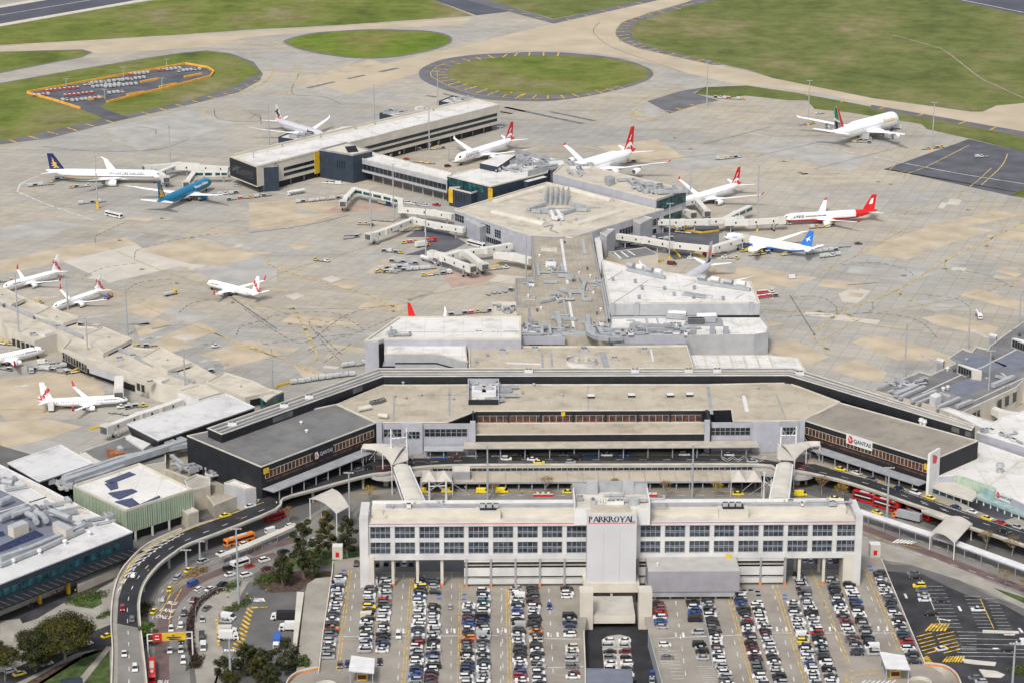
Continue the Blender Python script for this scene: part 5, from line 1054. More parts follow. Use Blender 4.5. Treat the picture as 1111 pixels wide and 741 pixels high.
def tent(label,reg,pts,z):
 P=WQ(reg,z,*pts);r_=thing('tensile_canopy',label,'canopy',centre(P,0));m=MB();n_=2
 for k in range(n_):
  a,b=lerp2(P[0],P[1],k/n_),lerp2(P[0],P[1],(k+1)/n_);d,c=lerp2(P[3],P[2],k/n_),lerp2(P[3],P[2],(k+1)/n_);top=(a+b+c+d)/4
  Q=[Vector((v.x,v.y,z))for v in(a,b,c,d)];m.add(Q+[Vector((top.x,top.y,z+2.6))],[[0,1,4],[1,2,4],[2,3,4],[3,0,4]],'fabric');m.add([q_-Vector((0,0,.15))for q_ in Q],[[3,2,1,0]],'fabric')
 m.build('membrane',r_)
 for v in P:t=MB();t.tube((v.x,v.y,0),(v.x,v.y,z),.15,.15,'white',6);t.build('post',r_)
tent('pair of pointed fabric canopies beside the left footbridge','S2',((692,602),(818,600),(812,560),(698,560)),6.5);tent('pair of pointed fabric canopies beside the right footbridge','S3',((938,602),(1062,602),(1055,556),(935,556)),6.5)
    
def footbridge(label,reg,quad,z0,z1):
 """roof quad far-left, far-right, near-right, near-left"""
 Q=WQ(reg,z1,*quad);r_=thing('footbridge',label,'footbridge',centre(Q,0));a0,b0=Q[0],Q[1];a1_,b1_=Q[3],Q[2];R_=[]
 for l,r in((a0,b0),(a1_,b1_)):
  ring=[]
  for i in range(11):
   t=PI-PI*i/10;ring.append((l+r)/2+(r-l)/2*math.cos(t)+Vector((0,0,1.3*math.sin(t)-.4)))
  ring+=[Vector((r.x,r.y,z0)),Vector((l.x,l.y,z0))];R_.append(ring)
 m=MB();m.rings(R_,'concrete_light');m.build('tunnel',r_)
 for a,b in((a0,a1_),(b0,b1_)):
  g_=MB();g_.beam(Vector((a.x,a.y,z0+1)),Vector((b.x,b.y,z0+1)),.5,1.3,'glass');g_.build('glazing',r_)
  g_=MB();g_.beam(Vector((a.x,a.y,z1-.6)),Vector((b.x,b.y,z1-.6)),.8,.5,'white');g_.beam(Vector((a.x,a.y,z0-.4)),Vector((b.x,b.y,z0-.4)),.8,.6,'white');g_.build('edge_beam',r_)
 for t in(.25,.6):p=lerp2((a0+b0)/2,(a1_+b1_)/2,t);c_=MB();c_.tube((p.x,p.y,0),(p.x,p.y,z0),.5,.5,'concrete',10);c_.build('column',r_)
 return r_
footbridge('left covered footbridge with a pale vaulted roof, terminal to hotel','b5',((292,402),(394,398),(498,634),(372,634)),8.2,11.5)
footbridge('right covered footbridge with a pale vaulted roof, terminal to hotel','b6',((516,388),(616,388),(588,622),(462,622)),8.2,11.5)
def shell(label,reg,pts_in,pts_out,z,n=8):
 """curved canopy: two edges given as pixel curves, arched between"""
 A=smooth_line(WQ(reg,z,*pts_in),4);B_=smooth_line(WQ(reg,z,*pts_out),4);r_=thing('shell_canopy',label,'canopy',centre(A+B_,0));R_=[]
 for a,b in zip(A,B_):
  up=[lerp2(a,b,t/n)+Vector((0,0,z+1.6*math.sin(PI*t/n)))for t in range(n+1)];R_.append(up+[v-Vector((0,0,.3))for v in up[::-1]])
 m=MB();m.rings(R_,'fabric');m.build('membrane',r_,smooth=False)
 for p in(A[0],A[-1],B_[0],B_[-1],A[len(A)//2]):t=MB();t.tube((p.x,p.y,0 if p.z<20 else 0),(p.x,p.y,z),.22,.22,'white',6);t.build('post',r_)
shell('swooping pale shell canopy at the terminal end of the left footbridge','b5',((75,282),(180,300),(245,350),(278,402)),((105,275),(240,258),(330,255),(387,258)),12.5)
q4=WQ('b5',12.6,(270,395),(387,362),(387,258),(240,262));m=MB();m.prism(q4,12.2,12.6,'fabric');
t=thing('canopy_roof','flat pale canopy roof joining the left shell canopy to the pylon','canopy',centre(q4,0));m.build('roof',t)
shell('swooping pale shell canopy at the terminal end of the right footbridge','b6',((630,365),(680,310),(740,272),(802,264)),((518,250),(600,250),(700,250),(795,258)),12.5)
q4=WQ('b6',12.6,(518,355),(632,362),(690,290),(700,252),(518,250));m=MB();m.prism(q4,12.2,12.6,'fabric');t=thing('canopy_roof','flat pale canopy roof joining the right shell canopy to the pylon','canopy',centre(q4,0));m.build('roof',t)
shell('broad arched white canopy over the lower road near the hotel left end','S2',((245,668),(335,628)),((352,728),(403,700)),9.5)
shell('broad arched white canopy over the lower road, right of the hotel','U4',((735,135),(802,72)),((832,176),(902,98)),7)
def pylon(label,reg,L_,R__,ztop_,cross=((.25,),)):
 """two white masts; feet given by (x, y_top, y_bottom at ground)"""
 r_=thing('pylon',label,'pylon',W(*q(reg,(L_[0],L_[2]))[0],0));tops=[]
 for x,yt,yb_ in(L_,R__):
  f_=W(*q(reg,(x,yb_))[0],6 if yb_<450 else 0);xx=q(reg,(x,yt))[0];h=ZP(*xx,f_.y);m=MB();m.tube((f_.x,f_.y,0),(f_.x,f_.y,h),.5,.32,'white',10);m.build('mast',r_);tops.append((f_,h))
 for t in cross[0]:
  m=MB();(a,ha),(b,hb)=tops;m.tube((a.x,a.y,ha*t),(b.x,b.y,hb*t),.25,.25,'white',8);m.build('cross_beam',r_)
 m=MB()
 for(a,ha),(b,hb)in((tops[0],tops[1]),(tops[1],tops[0])):
  m.tube((a.x,a.y,ha*.97),(b.x,b.y,ha*.45),.09,.09,'lgrey',5,False)
 for(a,ha)in tops:
  for s in(-9,9):m.tube((a.x,a.y,ha*.97),(a.x+s,a.y-3,ha*.45),.09,.09,'lgrey',5,False)
 m.build('stay_cable',r_)
pylon('twin white masts over the left footbridge, nearest the terminal','b5',(276,158,405),(380,148,400),24,((.82,),))
pylon('twin white masts standing beside the left yellow taxis, close to the hotel','b5',(530,495,640),(643,488,640),12,((.7,),))
pylon('twin white masts over the right footbridge, nearest the terminal','b6',(532,138,370),(634,138,372),24,((.82,),))
pylon('twin white masts left of the right footbridge, close to the hotel','b6',(422,442,640),(470,495,640),12,((.7,),))
for reg,x,y in(('b5',240,455),('b5',440,425),('b6',460,425),('b6',650,450)):
 c=WQ(reg,5,(x,y))[0];r_=thing('round_landing','round concrete landing with a railing beside the '+('left' if reg=='b5' else 'right')+' footbridge, '+('left' if x in(240,460)else 'right')+' of the pair','landing',(c.x,c.y,0));m=MB();m.tube((c.x,c.y,4.4),(c.x,c.y,5.0),7,7,'concrete',24);m.build('slab',r_);m=MB();m.tube((c.x,c.y,5.0),(c.x,c.y,6.1),7,7,'lgrey',24,False);m.build('railing',r_);m=MB();m.tube((c.x,c.y,0),(c.x,c.y,4.4),1.2,1.2,'concrete',12);m.build('column',r_)
            
P_=WQ('U4',4.5,(455,40),(840,165),(1111,262),(1400,370),(1400,385),(1111,285),(830,182),(455,58));r_=building('walkway_canopy','long thin white walkway roof beside the red buses','canopy',P_,4.0,4.5,'lgrey','white',None);columns_row(r_,P_[7],P_[4],0,4,14,.15)
P_=WQ('U2',3.5,(0,172),(130,118),(185,95),(190,108),(130,135),(0,192),(-120,235),(-120,222));r_=building('walkway_canopy','thin grey walkway roof on the median left of the hotel','canopy',P_,3.2,3.5,'lgrey','concrete_light',None);columns_row(r_,P_[6],P_[4],0,3.2,8,.12)
# ================================================================= hotel
HZ,BZ=29.0,5.0;K('tower',(.52,.52,.54),var=.03,scale=.1);K('hwhite',(.56,.555,.55),var=.08,scale=.12)
hy=W(664,567,HZ).y;xL,xR=XP(393.5,590,hy),XP(929.5,590,hy)
hot=thing('hotel','long white hotel with two double rows of gridded dark windows and a blank central tower','hotel',((xL+xR)/2,hy,0))
z_l=ZP(664,601,hy)
yb_=W(664,545,31).y
m=MB();m.prism([(xL,hy+.8,0),(xR,hy+.8,0),(xR,yb_,0),(xL,yb_,0)],z_l,HZ,'hwhite','concrete_light');m.build('wall',hot)
PW=XP(423.4,590,hy)-XP(396.8,590,hy)
px0=399.5;pitch=26.62;zr=[ZP(664,y,hy)for y in(570.8,582.8,587.2,599.3)]
for k in range(21):
 X=px0+pitch*k
 if 637<X<692:continue
 if X>931:break
 x=XP(X,590,hy);gr=MB();gr.box(x-.75,x+.75,hy,hy+1.2,z_l,HZ-.2,'hwhite');gr.build('pilaster',hot)
 if X+pitch<936 and not(625<X<690):
  xa_,xb_=XP(X+2.6,590,hy),XP(X+pitch-2.6,590,hy)
 elif 625<X<637:xa_,xb_=XP(X+2.6,590,hy),XP(636,590,hy)
 else:continue
 for i in(0,2):
  w_=MB();w_.box(xa_,xb_,hy+.55,hy+.85,zr[i+1],zr[i],'glass_room');wo=w_.build('window',hot)
  f_=MB()
  for t in(0,.25,.5,.75,1):x=xa_+(xb_-xa_)*t;f_.box(x-.06,x+.06,hy+.46,hy+.6,zr[i+1],zr[i],'lgrey')
  for t in(0,.42,.55,1):z=zr[i+1]+(zr[i]-zr[i+1])*t;f_.box(xa_,xb_,hy+.45,hy+.61,z-.06,z+.06,'mgrey' if t in(0,1)else 'lgrey')
  f_.build('frame',wo)
lg=MB()
for z0,z1,o in((HZ-.9,HZ+.3,-.25),(zr[2]+.05,zr[1]-.05,.1),(z_l-1.6,zr[3]-.2,-.5)):
 lg.box(xL,xR,hy+o,hy+.82,z0,z1,'hwhite')
lg.build('spandrel',hot)
m=MB();m.box(xL+1,xR-1,hy-.3,hy-.26,HZ+.02,HZ+.22,'red');m.build('trim',hot)
   
for xa_,xb_,yn in((XP(390.5,600,hy),XP(400,600,hy),625.5),(XP(926.5,600,hy),XP(934,600,hy),622)):
 m=MB();m.box(xa_,xb_,hy-1.0,yb_+.5,BZ,HZ+2.6,'hwhite');m.build('end_wall',hot)
for xa_,xb_ in((XP(398.5,620,hy),XP(406,620,hy)),(XP(914,620,hy),XP(929,620,hy))):
 m=MB();m.box(xa_,xb_,hy-.9,hy+8,BZ,z_l,'cream');m.build('support_wall',hot)
        
yr1,yr2=W(664,558.5,HZ).y,W(664,544,HZ+2.5).y
zc1=ZP(664,551.5,yr1);m=MB();m.box(xL+3,xR-3,yr1,yr2,HZ,zc1,'cream','concrete_light');m.build('attic',hot)
m=MB();m.box(xL+8,xR-8,yr1+1.5,yr2-3,zc1,zc1+.5,'mgrey');m.box(xL+3,xR-3,yr2-.5,yr2,zc1,zc1+1.0,'white');m.build('roof_gutter',hot)
for x0_,x1_ in((516,543),(779,811)):
 a,b=XP(x0_,555,yr1),XP(x1_,555,yr1);m=MB();m.box(a,b,yr1-3.5,yr1+3,HZ,zc1+.4,'cream','concrete_light');m.box(a+1.5,b-1.5,yr1-2,yr1+2.2,zc1+.4,zc1+.9,'charcoal');m.build('roof_plant',hot)
 for k in range(3):ac_unit(hot,(a+2.5+k*2.4,yr1),zc1+.9,1.8,1.6,1.2)
for X,Yy in((416,556),(400+500/3.7-135,556),(878,546),(820,547),(700,548),(450,548)):p=W(X,Yy,HZ+2.5);vent(hot,p,zc1-.5,.5,1.5,'lgrey')
for k in range(30):X=405+k*17.5;
duct(hot,[(xL+8,yr1+3),(xR-8,yr1+3)],zc1+.5,.3,'galv');clutter(hot,[(xR-30,yr1+1,0),(xR-6,yr1+1,0),(xR-6,yr2-3,0),(xR-30,yr2-3,0)],zc1+.3,9,5,.6,0,.3);clutter(hot,[(xL+8,yr1+1,0),(xL+34,yr1+1,0),(xL+34,yr2-3,0),(xL+8,yr2-3,0)],zc1+.3,7,6,.6,0,.3)
          
yl=hy-.3
for X0,X1 in((503.5,636),(692,850.5)):
 xa_,xb_=XP(X0,610,yl),XP(X1,610,yl);m=MB();zb_=ZP(664,634,yl)
 m.box(xa_,xb_,yl+6,yb_,zb_,z_l-1.6,'dgrey');m.build('parking_core',hot)
 for y0_,y1_ in((603.2,608.8),(615.3,624.0),(627.3,632.4)):
  m=MB();m.box(xa_,xb_,yl,yl+.5,ZP(664,y1_,yl),ZP(664,y0_,yl),'hwhite');m.build('parking_parapet',hot)
 for yy in(612.5,626.2,633):m=MB();m.box(xa_,xb_,yl+.5,yl+7,ZP(664,yy,yl)-.3,ZP(664,yy,yl),'concrete');m.build('floor_slab',hot)
 for k in range(21):
  X=px0+pitch*k
  if X0-1<=X<=X1+2:x=XP(X,610,yl);m=MB();m.box(x-.35,x+.35,yl-.35,yl,BZ,z_l-1.2,'mgrey');m.build('post',hot);m=MB();m.box(x-.45,x+.45,yl-.45,yl+.1,BZ,BZ+1.1,'orange');m.build('bollard_sleeve',hot)
for X in(399.5+pitch,399.5+2*pitch,399.5+3*pitch,850.5+17,850.5+26.6+17,399.5+pitch*17.0):
 x=XP(X,610,hy);m=MB();m.box(x-.5,x+.5,hy+.3,hy+1.3,BZ,z_l-1.5,'cream');m.build('column',hot);m=MB();m.box(x-.56,x+.56,hy+.24,hy+1.36,BZ,BZ+1.0,'orange');m.build('column_sleeve',hot)
 m=MB();m.box(x-.5,x+.5,hy+11,hy+12,BZ,z_l,'cream');m.build('column',hot)
    
yt=hy-7;xa_,xb_=XP(637,590,yt),XP(690.5,590,yt);zt,zb_=ZP(664,557,yt),ZP(664,631.3,yt)
m=MB();m.box(xa_,xb_,yt,yb_,zb_,zt,'tower','concrete_light');m.build('tower',hot)
for t in(.33,.66):x=xa_+(xb_-xa_)*t;m=MB();m.box(x-.04,x+.04,yt-.03,yt,zb_,zt-6,'mgrey');m.build('joint',hot)
m=MB();m.box(xa_+.3,xb_-.3,yt-.06,yt,ZP(664,567.4,yt),ZP(664,566.8,yt),'red');m.build('trim',hot)
m=MB();m.box(xa_-1.2,xb_+1.2,yt-1.2,yt+8,ZP(664,641,yt),zb_,'cream');m.build('tower_base',hot)
for X0,X1 in((626.5,640.5),(689,703)):
 a,b=XP(X0,660,yt-2),XP(X1,660,yt-2);Y0=W(630,683.5,0).y;m=MB();m.box(a,b,Y0,Y0+6,0,ZP(664,642.5,Y0),'cream');m.build('tower_leg',hot)
Y1=Y0+1;m=MB();m.box(XP(640,676,Y1),XP(689,676,Y1),Y1,yt-3,ZP(664,676,Y1),ZP(664,667,Y1),'cream','concrete');m.box(XP(640,650,yt+4),XP(690,650,yt+4),yt+4,yt+4.4,0,zb_-1,'cream_dark');m.box(XP(662,650,yt),XP(664.5,650,yt),yt-.6,yt,2,ZP(664,632,yt),'cream');m.build('ramp_wall',hot)
        
def serif(word,parent,cx,y,z,h):
 G=dict(P=[('V',0,0,1),('S',.05,0),('C',.05,.5,1,.55)],A=[('D',0,0,.42,1,.07),('D',.42,1,.84,0,.2),('H',.2,.62,.32)],R=[('V',0,0,1),('C',.05,.5,1,.5),('D',.3,.5,.78,0,.18)],K=[('V',0,0,1),('D',.1,.42,.62,1,.07),('D',.25,.55,.72,0,.18)],O=[('O',)],Y=[('D',0,1,.38,.45,.18),('D',.38,.45,.76,1,.07),('V',.3,0,.48)],L=[('V',0,0,1),('H',.1,.6,.0)])
 Wd=dict(P=.72,A=.95,R=.84,K=.84,O=1.0,Y=.86,L=.76);tot=sum(Wd[c]for c in word)*h;x=cx-tot/2;o=[]
 for c in word:
  m=MB()
  def bar(ax,az,bx,bz,w_):
   a=Vector((x+ax*h,y,z+az*h));b=Vector((x+bx*h,y,z+bz*h));m.add([a+Vector((-w_*h/2,0,0)),a+Vector((w_*h/2,0,0)),b+Vector((w_*h/2,0,0)),b+Vector((-w_*h/2,0,0))],[[0,1,2,3]],'navy')
   m.add([v+Vector((0,.12,0))for v in m.v[-4:]],[[3,2,1,0]],'navy')
  for g_ in G[c]:
   if g_[0]=='V':bar(g_[1]+.09,g_[2],g_[1]+.09,g_[3],.22);[bar(g_[1]+.09,zz,g_[1]+.09,zz+.045,.34)for zz in(g_[2],g_[3]-.045)]
   elif g_[0]=='D':bar(g_[1]+.06,g_[2],g_[3]+.06,g_[4],g_[5]+.04);[bar(u+.06,0 if v<.5 else.955,u+.06,.045 if v<.5 else 1,.3)for u,v in((g_[1],g_[2]),(g_[3],g_[4]))if v in(0,1)and c!='A' or v==0]
   elif g_[0]=='H':
    zz=g_[3];bar((g_[1]+g_[2])/2,zz,(g_[1]+g_[2])/2,zz+.07,g_[2]-g_[1])
    if c=='L':bar(.62,0,.62,.25,.07)
   elif g_[0]in('C','O'):
    n_=16;cx_,cz_,rx,rz=(.25,.74,.32,.26)if g_[0]=='C' else(.45,.5,.43,.5)
    a0,a1_=(-PI/2,PI/2)if g_[0]=='C' else(0,2*PI)
    for i in range(n_):
     q_=[]
     for a in(a0+(a1_-a0)*i/n_,a0+(a1_-a0)*(i+1)/n_):
      th=.09+.15*abs(math.cos(a));q_+=[(a,1),(a,1-th/rx*.9)]
     v=[Vector((x+(cx_+rx*f*math.cos(a))*h,y,z+(cz_+rz*(f if f==1 else 1-(1-f)*rx/rz*(.6 if abs(math.cos(a))<.5 else 1))*math.sin(a))*h))for a,f in q_]
     m.add([v[0],v[2],v[3],v[1]],[[3,2,1,0]],'navy');m.add([u+Vector((0,.12,0))for u in(v[0],v[2],v[3],v[1])],[[0,1,2,3]],'navy')
  m.build('letter',parent);x+=Wd[c]*h
serif('PARKROYAL',hot,(xa_+xb_)/2,yt-.15,ZP(664,565.8,yt),(xb_-xa_)*.93/7.7)
     
zp=zt;ya=yt+5;P_=[(XP(622,550,ya+6),ya,0),(XP(704,550,ya+6),ya,0),(XP(702,550,yb_),yb_,0),(XP(624,550,yb_),yb_,0)]
m=MB();m.prism(P_,HZ,zp+.2,'white','concrete_light');m.build('plant_floor',hot)
m=MB();xs=(P_[0][0],P_[1][0])
for s,xx in((1,xs[0]),(-1,xs[1])):m.box(min(xx,xx+s*.5),max(xx,xx+s*.5),ya,yb_-.5,zp+.2,zp+2.6,'white');m.box(min(xx,xx+s*5),max(xx,xx+s*5),yb_-3,yb_-.4,zp+.2,zp+3.4,'galv')
m.box(xs[0]+5,xs[1]-5,yb_-.9,yb_-.5,zp+.2,zp+4.4,'galv');m.box(xs[0]+5,xs[0]+9,yb_-3.5,yb_-.9,zp+.2,zp+5.0,'lgrey');m.box(xs[1]-9,xs[1]-5,yb_-3.5,yb_-.9,zp+.2,zp+5.0,'lgrey')
m.build('plant_screen',hot)
for k in range(12):m=MB();x=xs[0]+7+k*1.05+(4 if k>5 else 0);m.tube((x,ya+5,zp+.2),(x,ya+5,zp+2.0),.32,.32,'white',8);m.build('flue',hot)
m=MB();m.box(xs[0]+6,xs[1]-7,ya-3.5,ya+3,zp+.1,zp+.4,'cream_dark');m.build('plant_pad',hot)
m=MB();m.tube((xs[1]-5.5,ya+4,zp+.2),(xs[1]-5.5,ya+4,zp+2.4),2.1,2.1,'lgrey',16);m.build('tank',hot)
clutter(hot,[(xs[0]+1,ya+3,0),(xs[1]-1,ya+3,0),(xs[1]-1,yb_-2,0),(xs[0]+1,yb_-2,0)],zp+.2,14,9,.7,0,.3)
        
yq=W(750,619.3,ZP(750,619.3,hy-14)).y;zq=ZP(750,619.5,hy-14);zq2=ZP(750,645.8,hy-14)
a,b=XP(703.3,630,hy-14),XP(802.5,630,hy-14);r_=thing('plant_box','big grey metal box projecting from the hotel front, right of the tower','building',((a+b)/2,hy-14,BZ))
K('box_grey',(.29,.28,.31),var=.05);K('box_top',(.42,.41,.39),var=.05)
m=MB();m.box(a,b,hy-14,hy-.5,zq2+1.5,zq,'box_grey','box_top');m.box(a-.3,b-1.5,hy-13.6,hy-.5,zq2-.6,zq2+1.5,'mgrey');m.build('body',r_)
m=MB()
for k in range(1,10):x=a+(b-a)*k/10;m.box(x-.03,x+.03,hy-14.04,hy-14,zq2+1.5,zq-.2,'mgrey')
m.build('panel_joint',r_);m=MB();p=W(790.5,604.5,zq);m.obox(p,(1,0),1.6,1.2,zq,zq+1,'yellow');m.build('beacon',r_);vent(r_,W(713.5,613,zq),zq,.5,1,'white')
for k in range(6):x=a+(b-a)*(k+.5)/6;m=MB();m.box(x-.3,x+.3,hy-12.2,hy-11.6,BZ,zq2-.6,'cream');m.build('column',r_)
# ================================================================= roof-top car park deck
dl=[W(x,y,BZ)for x,y in Qs('U2',(338,248),(445,232))]+[Vector((xL,yb_-1,0)),Vector((xR,yb_-1,0))]+[W(x,y,BZ)for x,y in Qs('U4',(445,232),(537,238))]
hole=[W(x,y,BZ)for x,y in Qs('U3',(354,500),(370,500),(605,500),(650,741),(652,830),(350,830),(352,741))]
left_poly=[W(x,y,BZ)for x,y in Qs('U2',(338,248),(445,232))]+[Vector((xL,yb_-1,0)),Vector((XP(641,660,yt+4),yb_-1,0)),Vector((XP(641,660,yt+4),yt+4,0))]+[W(x,y,BZ)for x,y in Qs('U3',(350,528),(358,741),(362,900),'U2',(120,900),(160,741),(200,700),(280,680))]
right_poly=[W(x,y,BZ)for x,y in Qs('U3',(606,528),(660,741),(720,900),'U4',(830,900),(830,790),(780,700),(712,655),(537,238),(445,232))]+[Vector((xR,yb_-1,0)),Vector((XP(690,660,yt+4),yb_-1,0)),Vector((XP(690,660,yt+4),yt+4,0))]
mid_poly=[Vector((XP(641,660,yt+4)+.01,yt+4.5,0)),Vector((XP(690,660,yt+4)-.01,yt+4.5,0)),Vector((XP(690,660,yt+4)-.01,yb_-1,0)),Vector((XP(641,660,yt+4)+.01,yb_-1,0))]
def deckmat():
 m,n,l,b=nodes('deck');b.inputs['Roughness'].default_value=.85;b.inputs['Specular IOR Level'].default_value=.2
 g=n.new('ShaderNodeNewGeometry');z=n.new('ShaderNodeTexNoise');z.inputs['Scale'].default_value=.07;z.inputs['Detail'].default_value=7;z.inputs['Roughness'].default_value=.65;l.new(g.outputs['Position'],z.inputs['Vector'])
 r=n.new('ShaderNodeValToRGB');l.new(z.outputs[0],r.inputs[0]);r.color_ramp.elements[0].position=.32;r.color_ramp.elements[0].color=(.22,.20,.175,1);r.color_ramp.elements[1].position=.62;r.color_ramp.elements[1].color=(.315,.29,.25,1)
 l.new(r.outputs[0],b.inputs['Base Color']);return m
M['deck']=deckmat()
for P in(left_poly,right_poly,mid_poly):m=MB();m.prism(P,BZ-.8,BZ,'concrete','deck');struct(m.build('parking_deck'))
sheet('ramp_floor','asphalt_dark',Z5*1.6,*Qs('U3',(300,500),(650,500),(760,741),(800,900),(300,900)))
m=MB();m.prism([Vector((p.x,p.y,0))for p in left_poly],0,.5,'concrete');
def deck_wall(pts,label,h=1.0,z0=0,mk='concrete_light'):
 r_=thing('deck_wall',label,'wall',centre(pts,0));m=MB()
 for i in range(len(pts)-1):
  a,b=pts[i],pts[i+1];m.beam(Vector((a.x,a.y,z0)),Vector((b.x,b.y,z0)),.35,BZ+h-z0+.004*i,mk)
 m.build('wall',r_);return r_
E=lambda reg,*p:[W(x,y,BZ+1)for x,y in q(reg,*p)]
deck_wall(E('U2',(338,248),(335,290),(300,520),(280,690)),'pale parapet wall along the left edge of the parking deck')
deck_wall(E('U4',(537,238),(600,390),(712,655)),'pale parapet wall along the right edge of the parking deck')
deck_wall(E('U3',(346,528),(352,680),(352,760)),'parapet wall on the left side of the sunken ramp');deck_wall(E('U3',(606,528),(640,660),(668,760)),'galvanised barrier wall on the right side of the sunken ramp',mk='galv')
deck_wall(E('U3',(815,410),(850,560),(865,665)),'thin grey barrier between car rows right of the sunken ramp',z0=BZ,mk='galv')
   
dm=MB();dy=MB();zd=BZ+.03
def dline(mb,reg,pts,w_,mk,dash=None):
 P=WQ(reg,zd,*pts);dashes(mb,P,w_,*dash,mk)if dash else strip(mb,P,w_,mk)
for reg,pts in(('U2',((402,285),(350,690))),('U2',((412,285),(362,690))),('U2',((650,315),(614,741))),('U2',((660,315),(626,741))),('U2',((848,340),(838,741))),('U2',((856,340),(848,741))),('U3',((33,350),(42,741))),('U3',((42,350),(55,741))),('U3',((915,360),(1020,741))),('U3',((928,360),(1030,741))),('U4',((105,345),(230,741))),('U4',((118,345),(242,741))),('U4',((250,270),(400,660))),('U4',((262,290),(412,660))),('U4',((470,280),(605,610))),('U4',((480,275),(620,610)))):dline(dy,reg,pts,.2,'paint_yellow')
for reg,pts in(('U2',((340,552),(1111,548))),('U3',((0,548),(55,548))),('U3',((160,560),(330,563))),('U3',((640,560),(1111,540))),('U4',((0,538),(590,538))),('U3',((130,680),(345,672)))):dline(dm,reg,pts,.3,'paint_white')
for reg,pts in(('U2',((430,300),(400,560))),('U2',((622,300),(598,741))),('U2',((815,300),(812,741))),('U2',((1015,340),(1022,741))),('U3',((15,350),(12,741))),('U3',((205,360),(225,741))),('U3',((715,410),(760,741))),('U3',((940,520),(990,741))),('U4',((100,345),(190,741))),('U4',((290,370),(380,620))),('U4',((480,350),(585,620)))):dline(dm,reg,pts,.22,'paint_white',(3.5,6))
for reg,x,y in(('U2',600,530),('U2',620,530),('U2',795,530),('U2',825,530),('U2',1000,528),('U2',1030,528),('U3',202,545),('U3',240,545),('U3',715,545),('U3',745,545),('U4',118,522),('U4',155,522),('U4',330,522),('U4',350,522),('U4',525,520),('U4',560,520)):dline(dm,reg,((x,y-9),(x+2,y+9)),.7,'paint_white')
for k in range(14):
 t=k/13
 for x0_,x1_,y_ in((645,690,420),(720,760,420),(820-20,870-20,690)):pass
for k in range(9):dline(dm,'U3',((640+k*2,595+k*8),(690+k*2,595+k*8)),.15,'paint_white');dline(dm,'U3',((810,600+k*15),(850,600+k*15)),.15,'paint_white')if False else None
for k in range(9):dline(dm,'U3',((670+k*4,610+k*14),(720+k*4,610+k*14)),.15,'paint_white');dline(dm,'U3',((800+k*4,672+k*9),(880+k*4,672+k*9)),.15,'paint_white')
for k in range(8):dline(dm,'U2',((455+k*0,300+k*0),(455,301)),.1,'paint_white')
struct(dm.build('deck_markings'));struct(dy.build('deck_markings'))
bl=MB()
for reg,x,y in(('U2',381,286),('U2',865,383),('U2',864,402),('U2',862,419),('U2',765,400),('U2',762,385),('U3',1045,372),('U3',1048,386),('U3',1018,365),('U4',40,371),('U4',44,387),('U4',490,270),('U4',497,285),('U4',150,386),('U4',152,400),('U4',12,366)):bl.poly(WQ(reg,zd,(x-9,y-3),(x+9,y-3),(x+9,y+3),(x-9,y+3)),'blue')
struct(bl.build('accessible_bay_paint'))
         
for reg,C,R1_,R2_,lab in(('U2',(330,800),170,110,'left'),('U4',(690,790),190,130,'right')):pass
def curve_wall(label,reg,pts,z,mk='concrete_light',h=1.1,band=None):
 P=smooth_line([W(x,y,z+h)for x,y in q(reg,*pts)],5);r_=thing('ramp_wall_curved',label,'wall',centre(P,0));m=MB()
 for i in range(len(P)-1):m.beam(Vector((P[i].x,P[i].y,0)),Vector((P[i+1].x,P[i+1].y,0)),.4,z+h,mk)
 m.build('wall',r_)
 if band:
  m=MB()
  for i in range(len(P)-1):m.beam(Vector((P[i].x,P[i].y,z+.1+h*.0)),Vector((P[i+1].x,P[i+1].y,z+.1)),.5,h*.5,band)
  m.build('painted_band',r_)
curve_wall('curved ramp wall with an orange band at the bottom left of the parking deck','U2',((278,672),(200,690),(160,720),(145,760)),BZ,band='orange')
curve_wall('curved ramp wall with an orange band at the bottom right of the parking deck','U4',((712,655),(790,665),(840,700),(865,760)),BZ,band='orange')
curve_wall('round inner wall of the spiral ramp, bottom right corner of the deck','U4',((645,760),(650,725),(690,712),(730,725),(745,760)),BZ)
curve_wall('round inner wall of the spiral ramp, bottom left corner of the deck','U2',((255,775),(270,740),(315,728),(350,740),(360,775)),BZ)
dmk=MB()
for pts in(((400,741),(395,710),(420,690),(530,682)),((420,741),(415,722),(440,704),(530,698))):strip(dmk,WQ('U4',zd,*pts),.25,'paint_yellow')
for k in range(7):strip(dmk,WQ('U4',zd,(455+k*20,741),(475+k*20,728)),.5,'paint_white')
struct(dmk.build('deck_markings'))
def exit_canopy(label,reg,quad,z):
 Q=WQ(reg,z,*quad);r_=thing('exit_canopy',label,'canopy',centre(Q,BZ));m=MB();m.prism(Q,z-.35,z,'lgrey','white');m.build('roof',r_)
 for v in Q:p=lerp2(v,centre(Q),.12);c=MB();c.tube((p.x,p.y,BZ),(p.x,p.y,z-.3),.14,.14,'lgrey',6);c.build('post',r_)
 c=centre(Q);m=MB();m.obox((c.x,c.y-1),(1,0),3.4,1.6,BZ,BZ+2.3,'yellow','white');m.obox((c.x,c.y-1.85),(1,0),2.8,.15,BZ+.6,BZ+2.0,'maroon');m.build('pay_booth',r_)
exit_canopy('flat white exit canopy over a pay booth, bottom left of the deck','U2',((400,690),(503,700),(506,640),(412,628)),BZ+5)
exit_canopy('flat white exit canopy over a pay booth, bottom right of the deck','U4',((555,680),(655,686),(632,628),(530,612)),BZ+5)
P_=WQ('U3',5.5,(350,760),(545,760),(538,686),(350,683));building('lift_house','flat blue-grey roof over the front of the sunken ramp','building',P_,1.5,5.5,'blue_grey','blue_grey',(.3,.3,'blue_grey'))
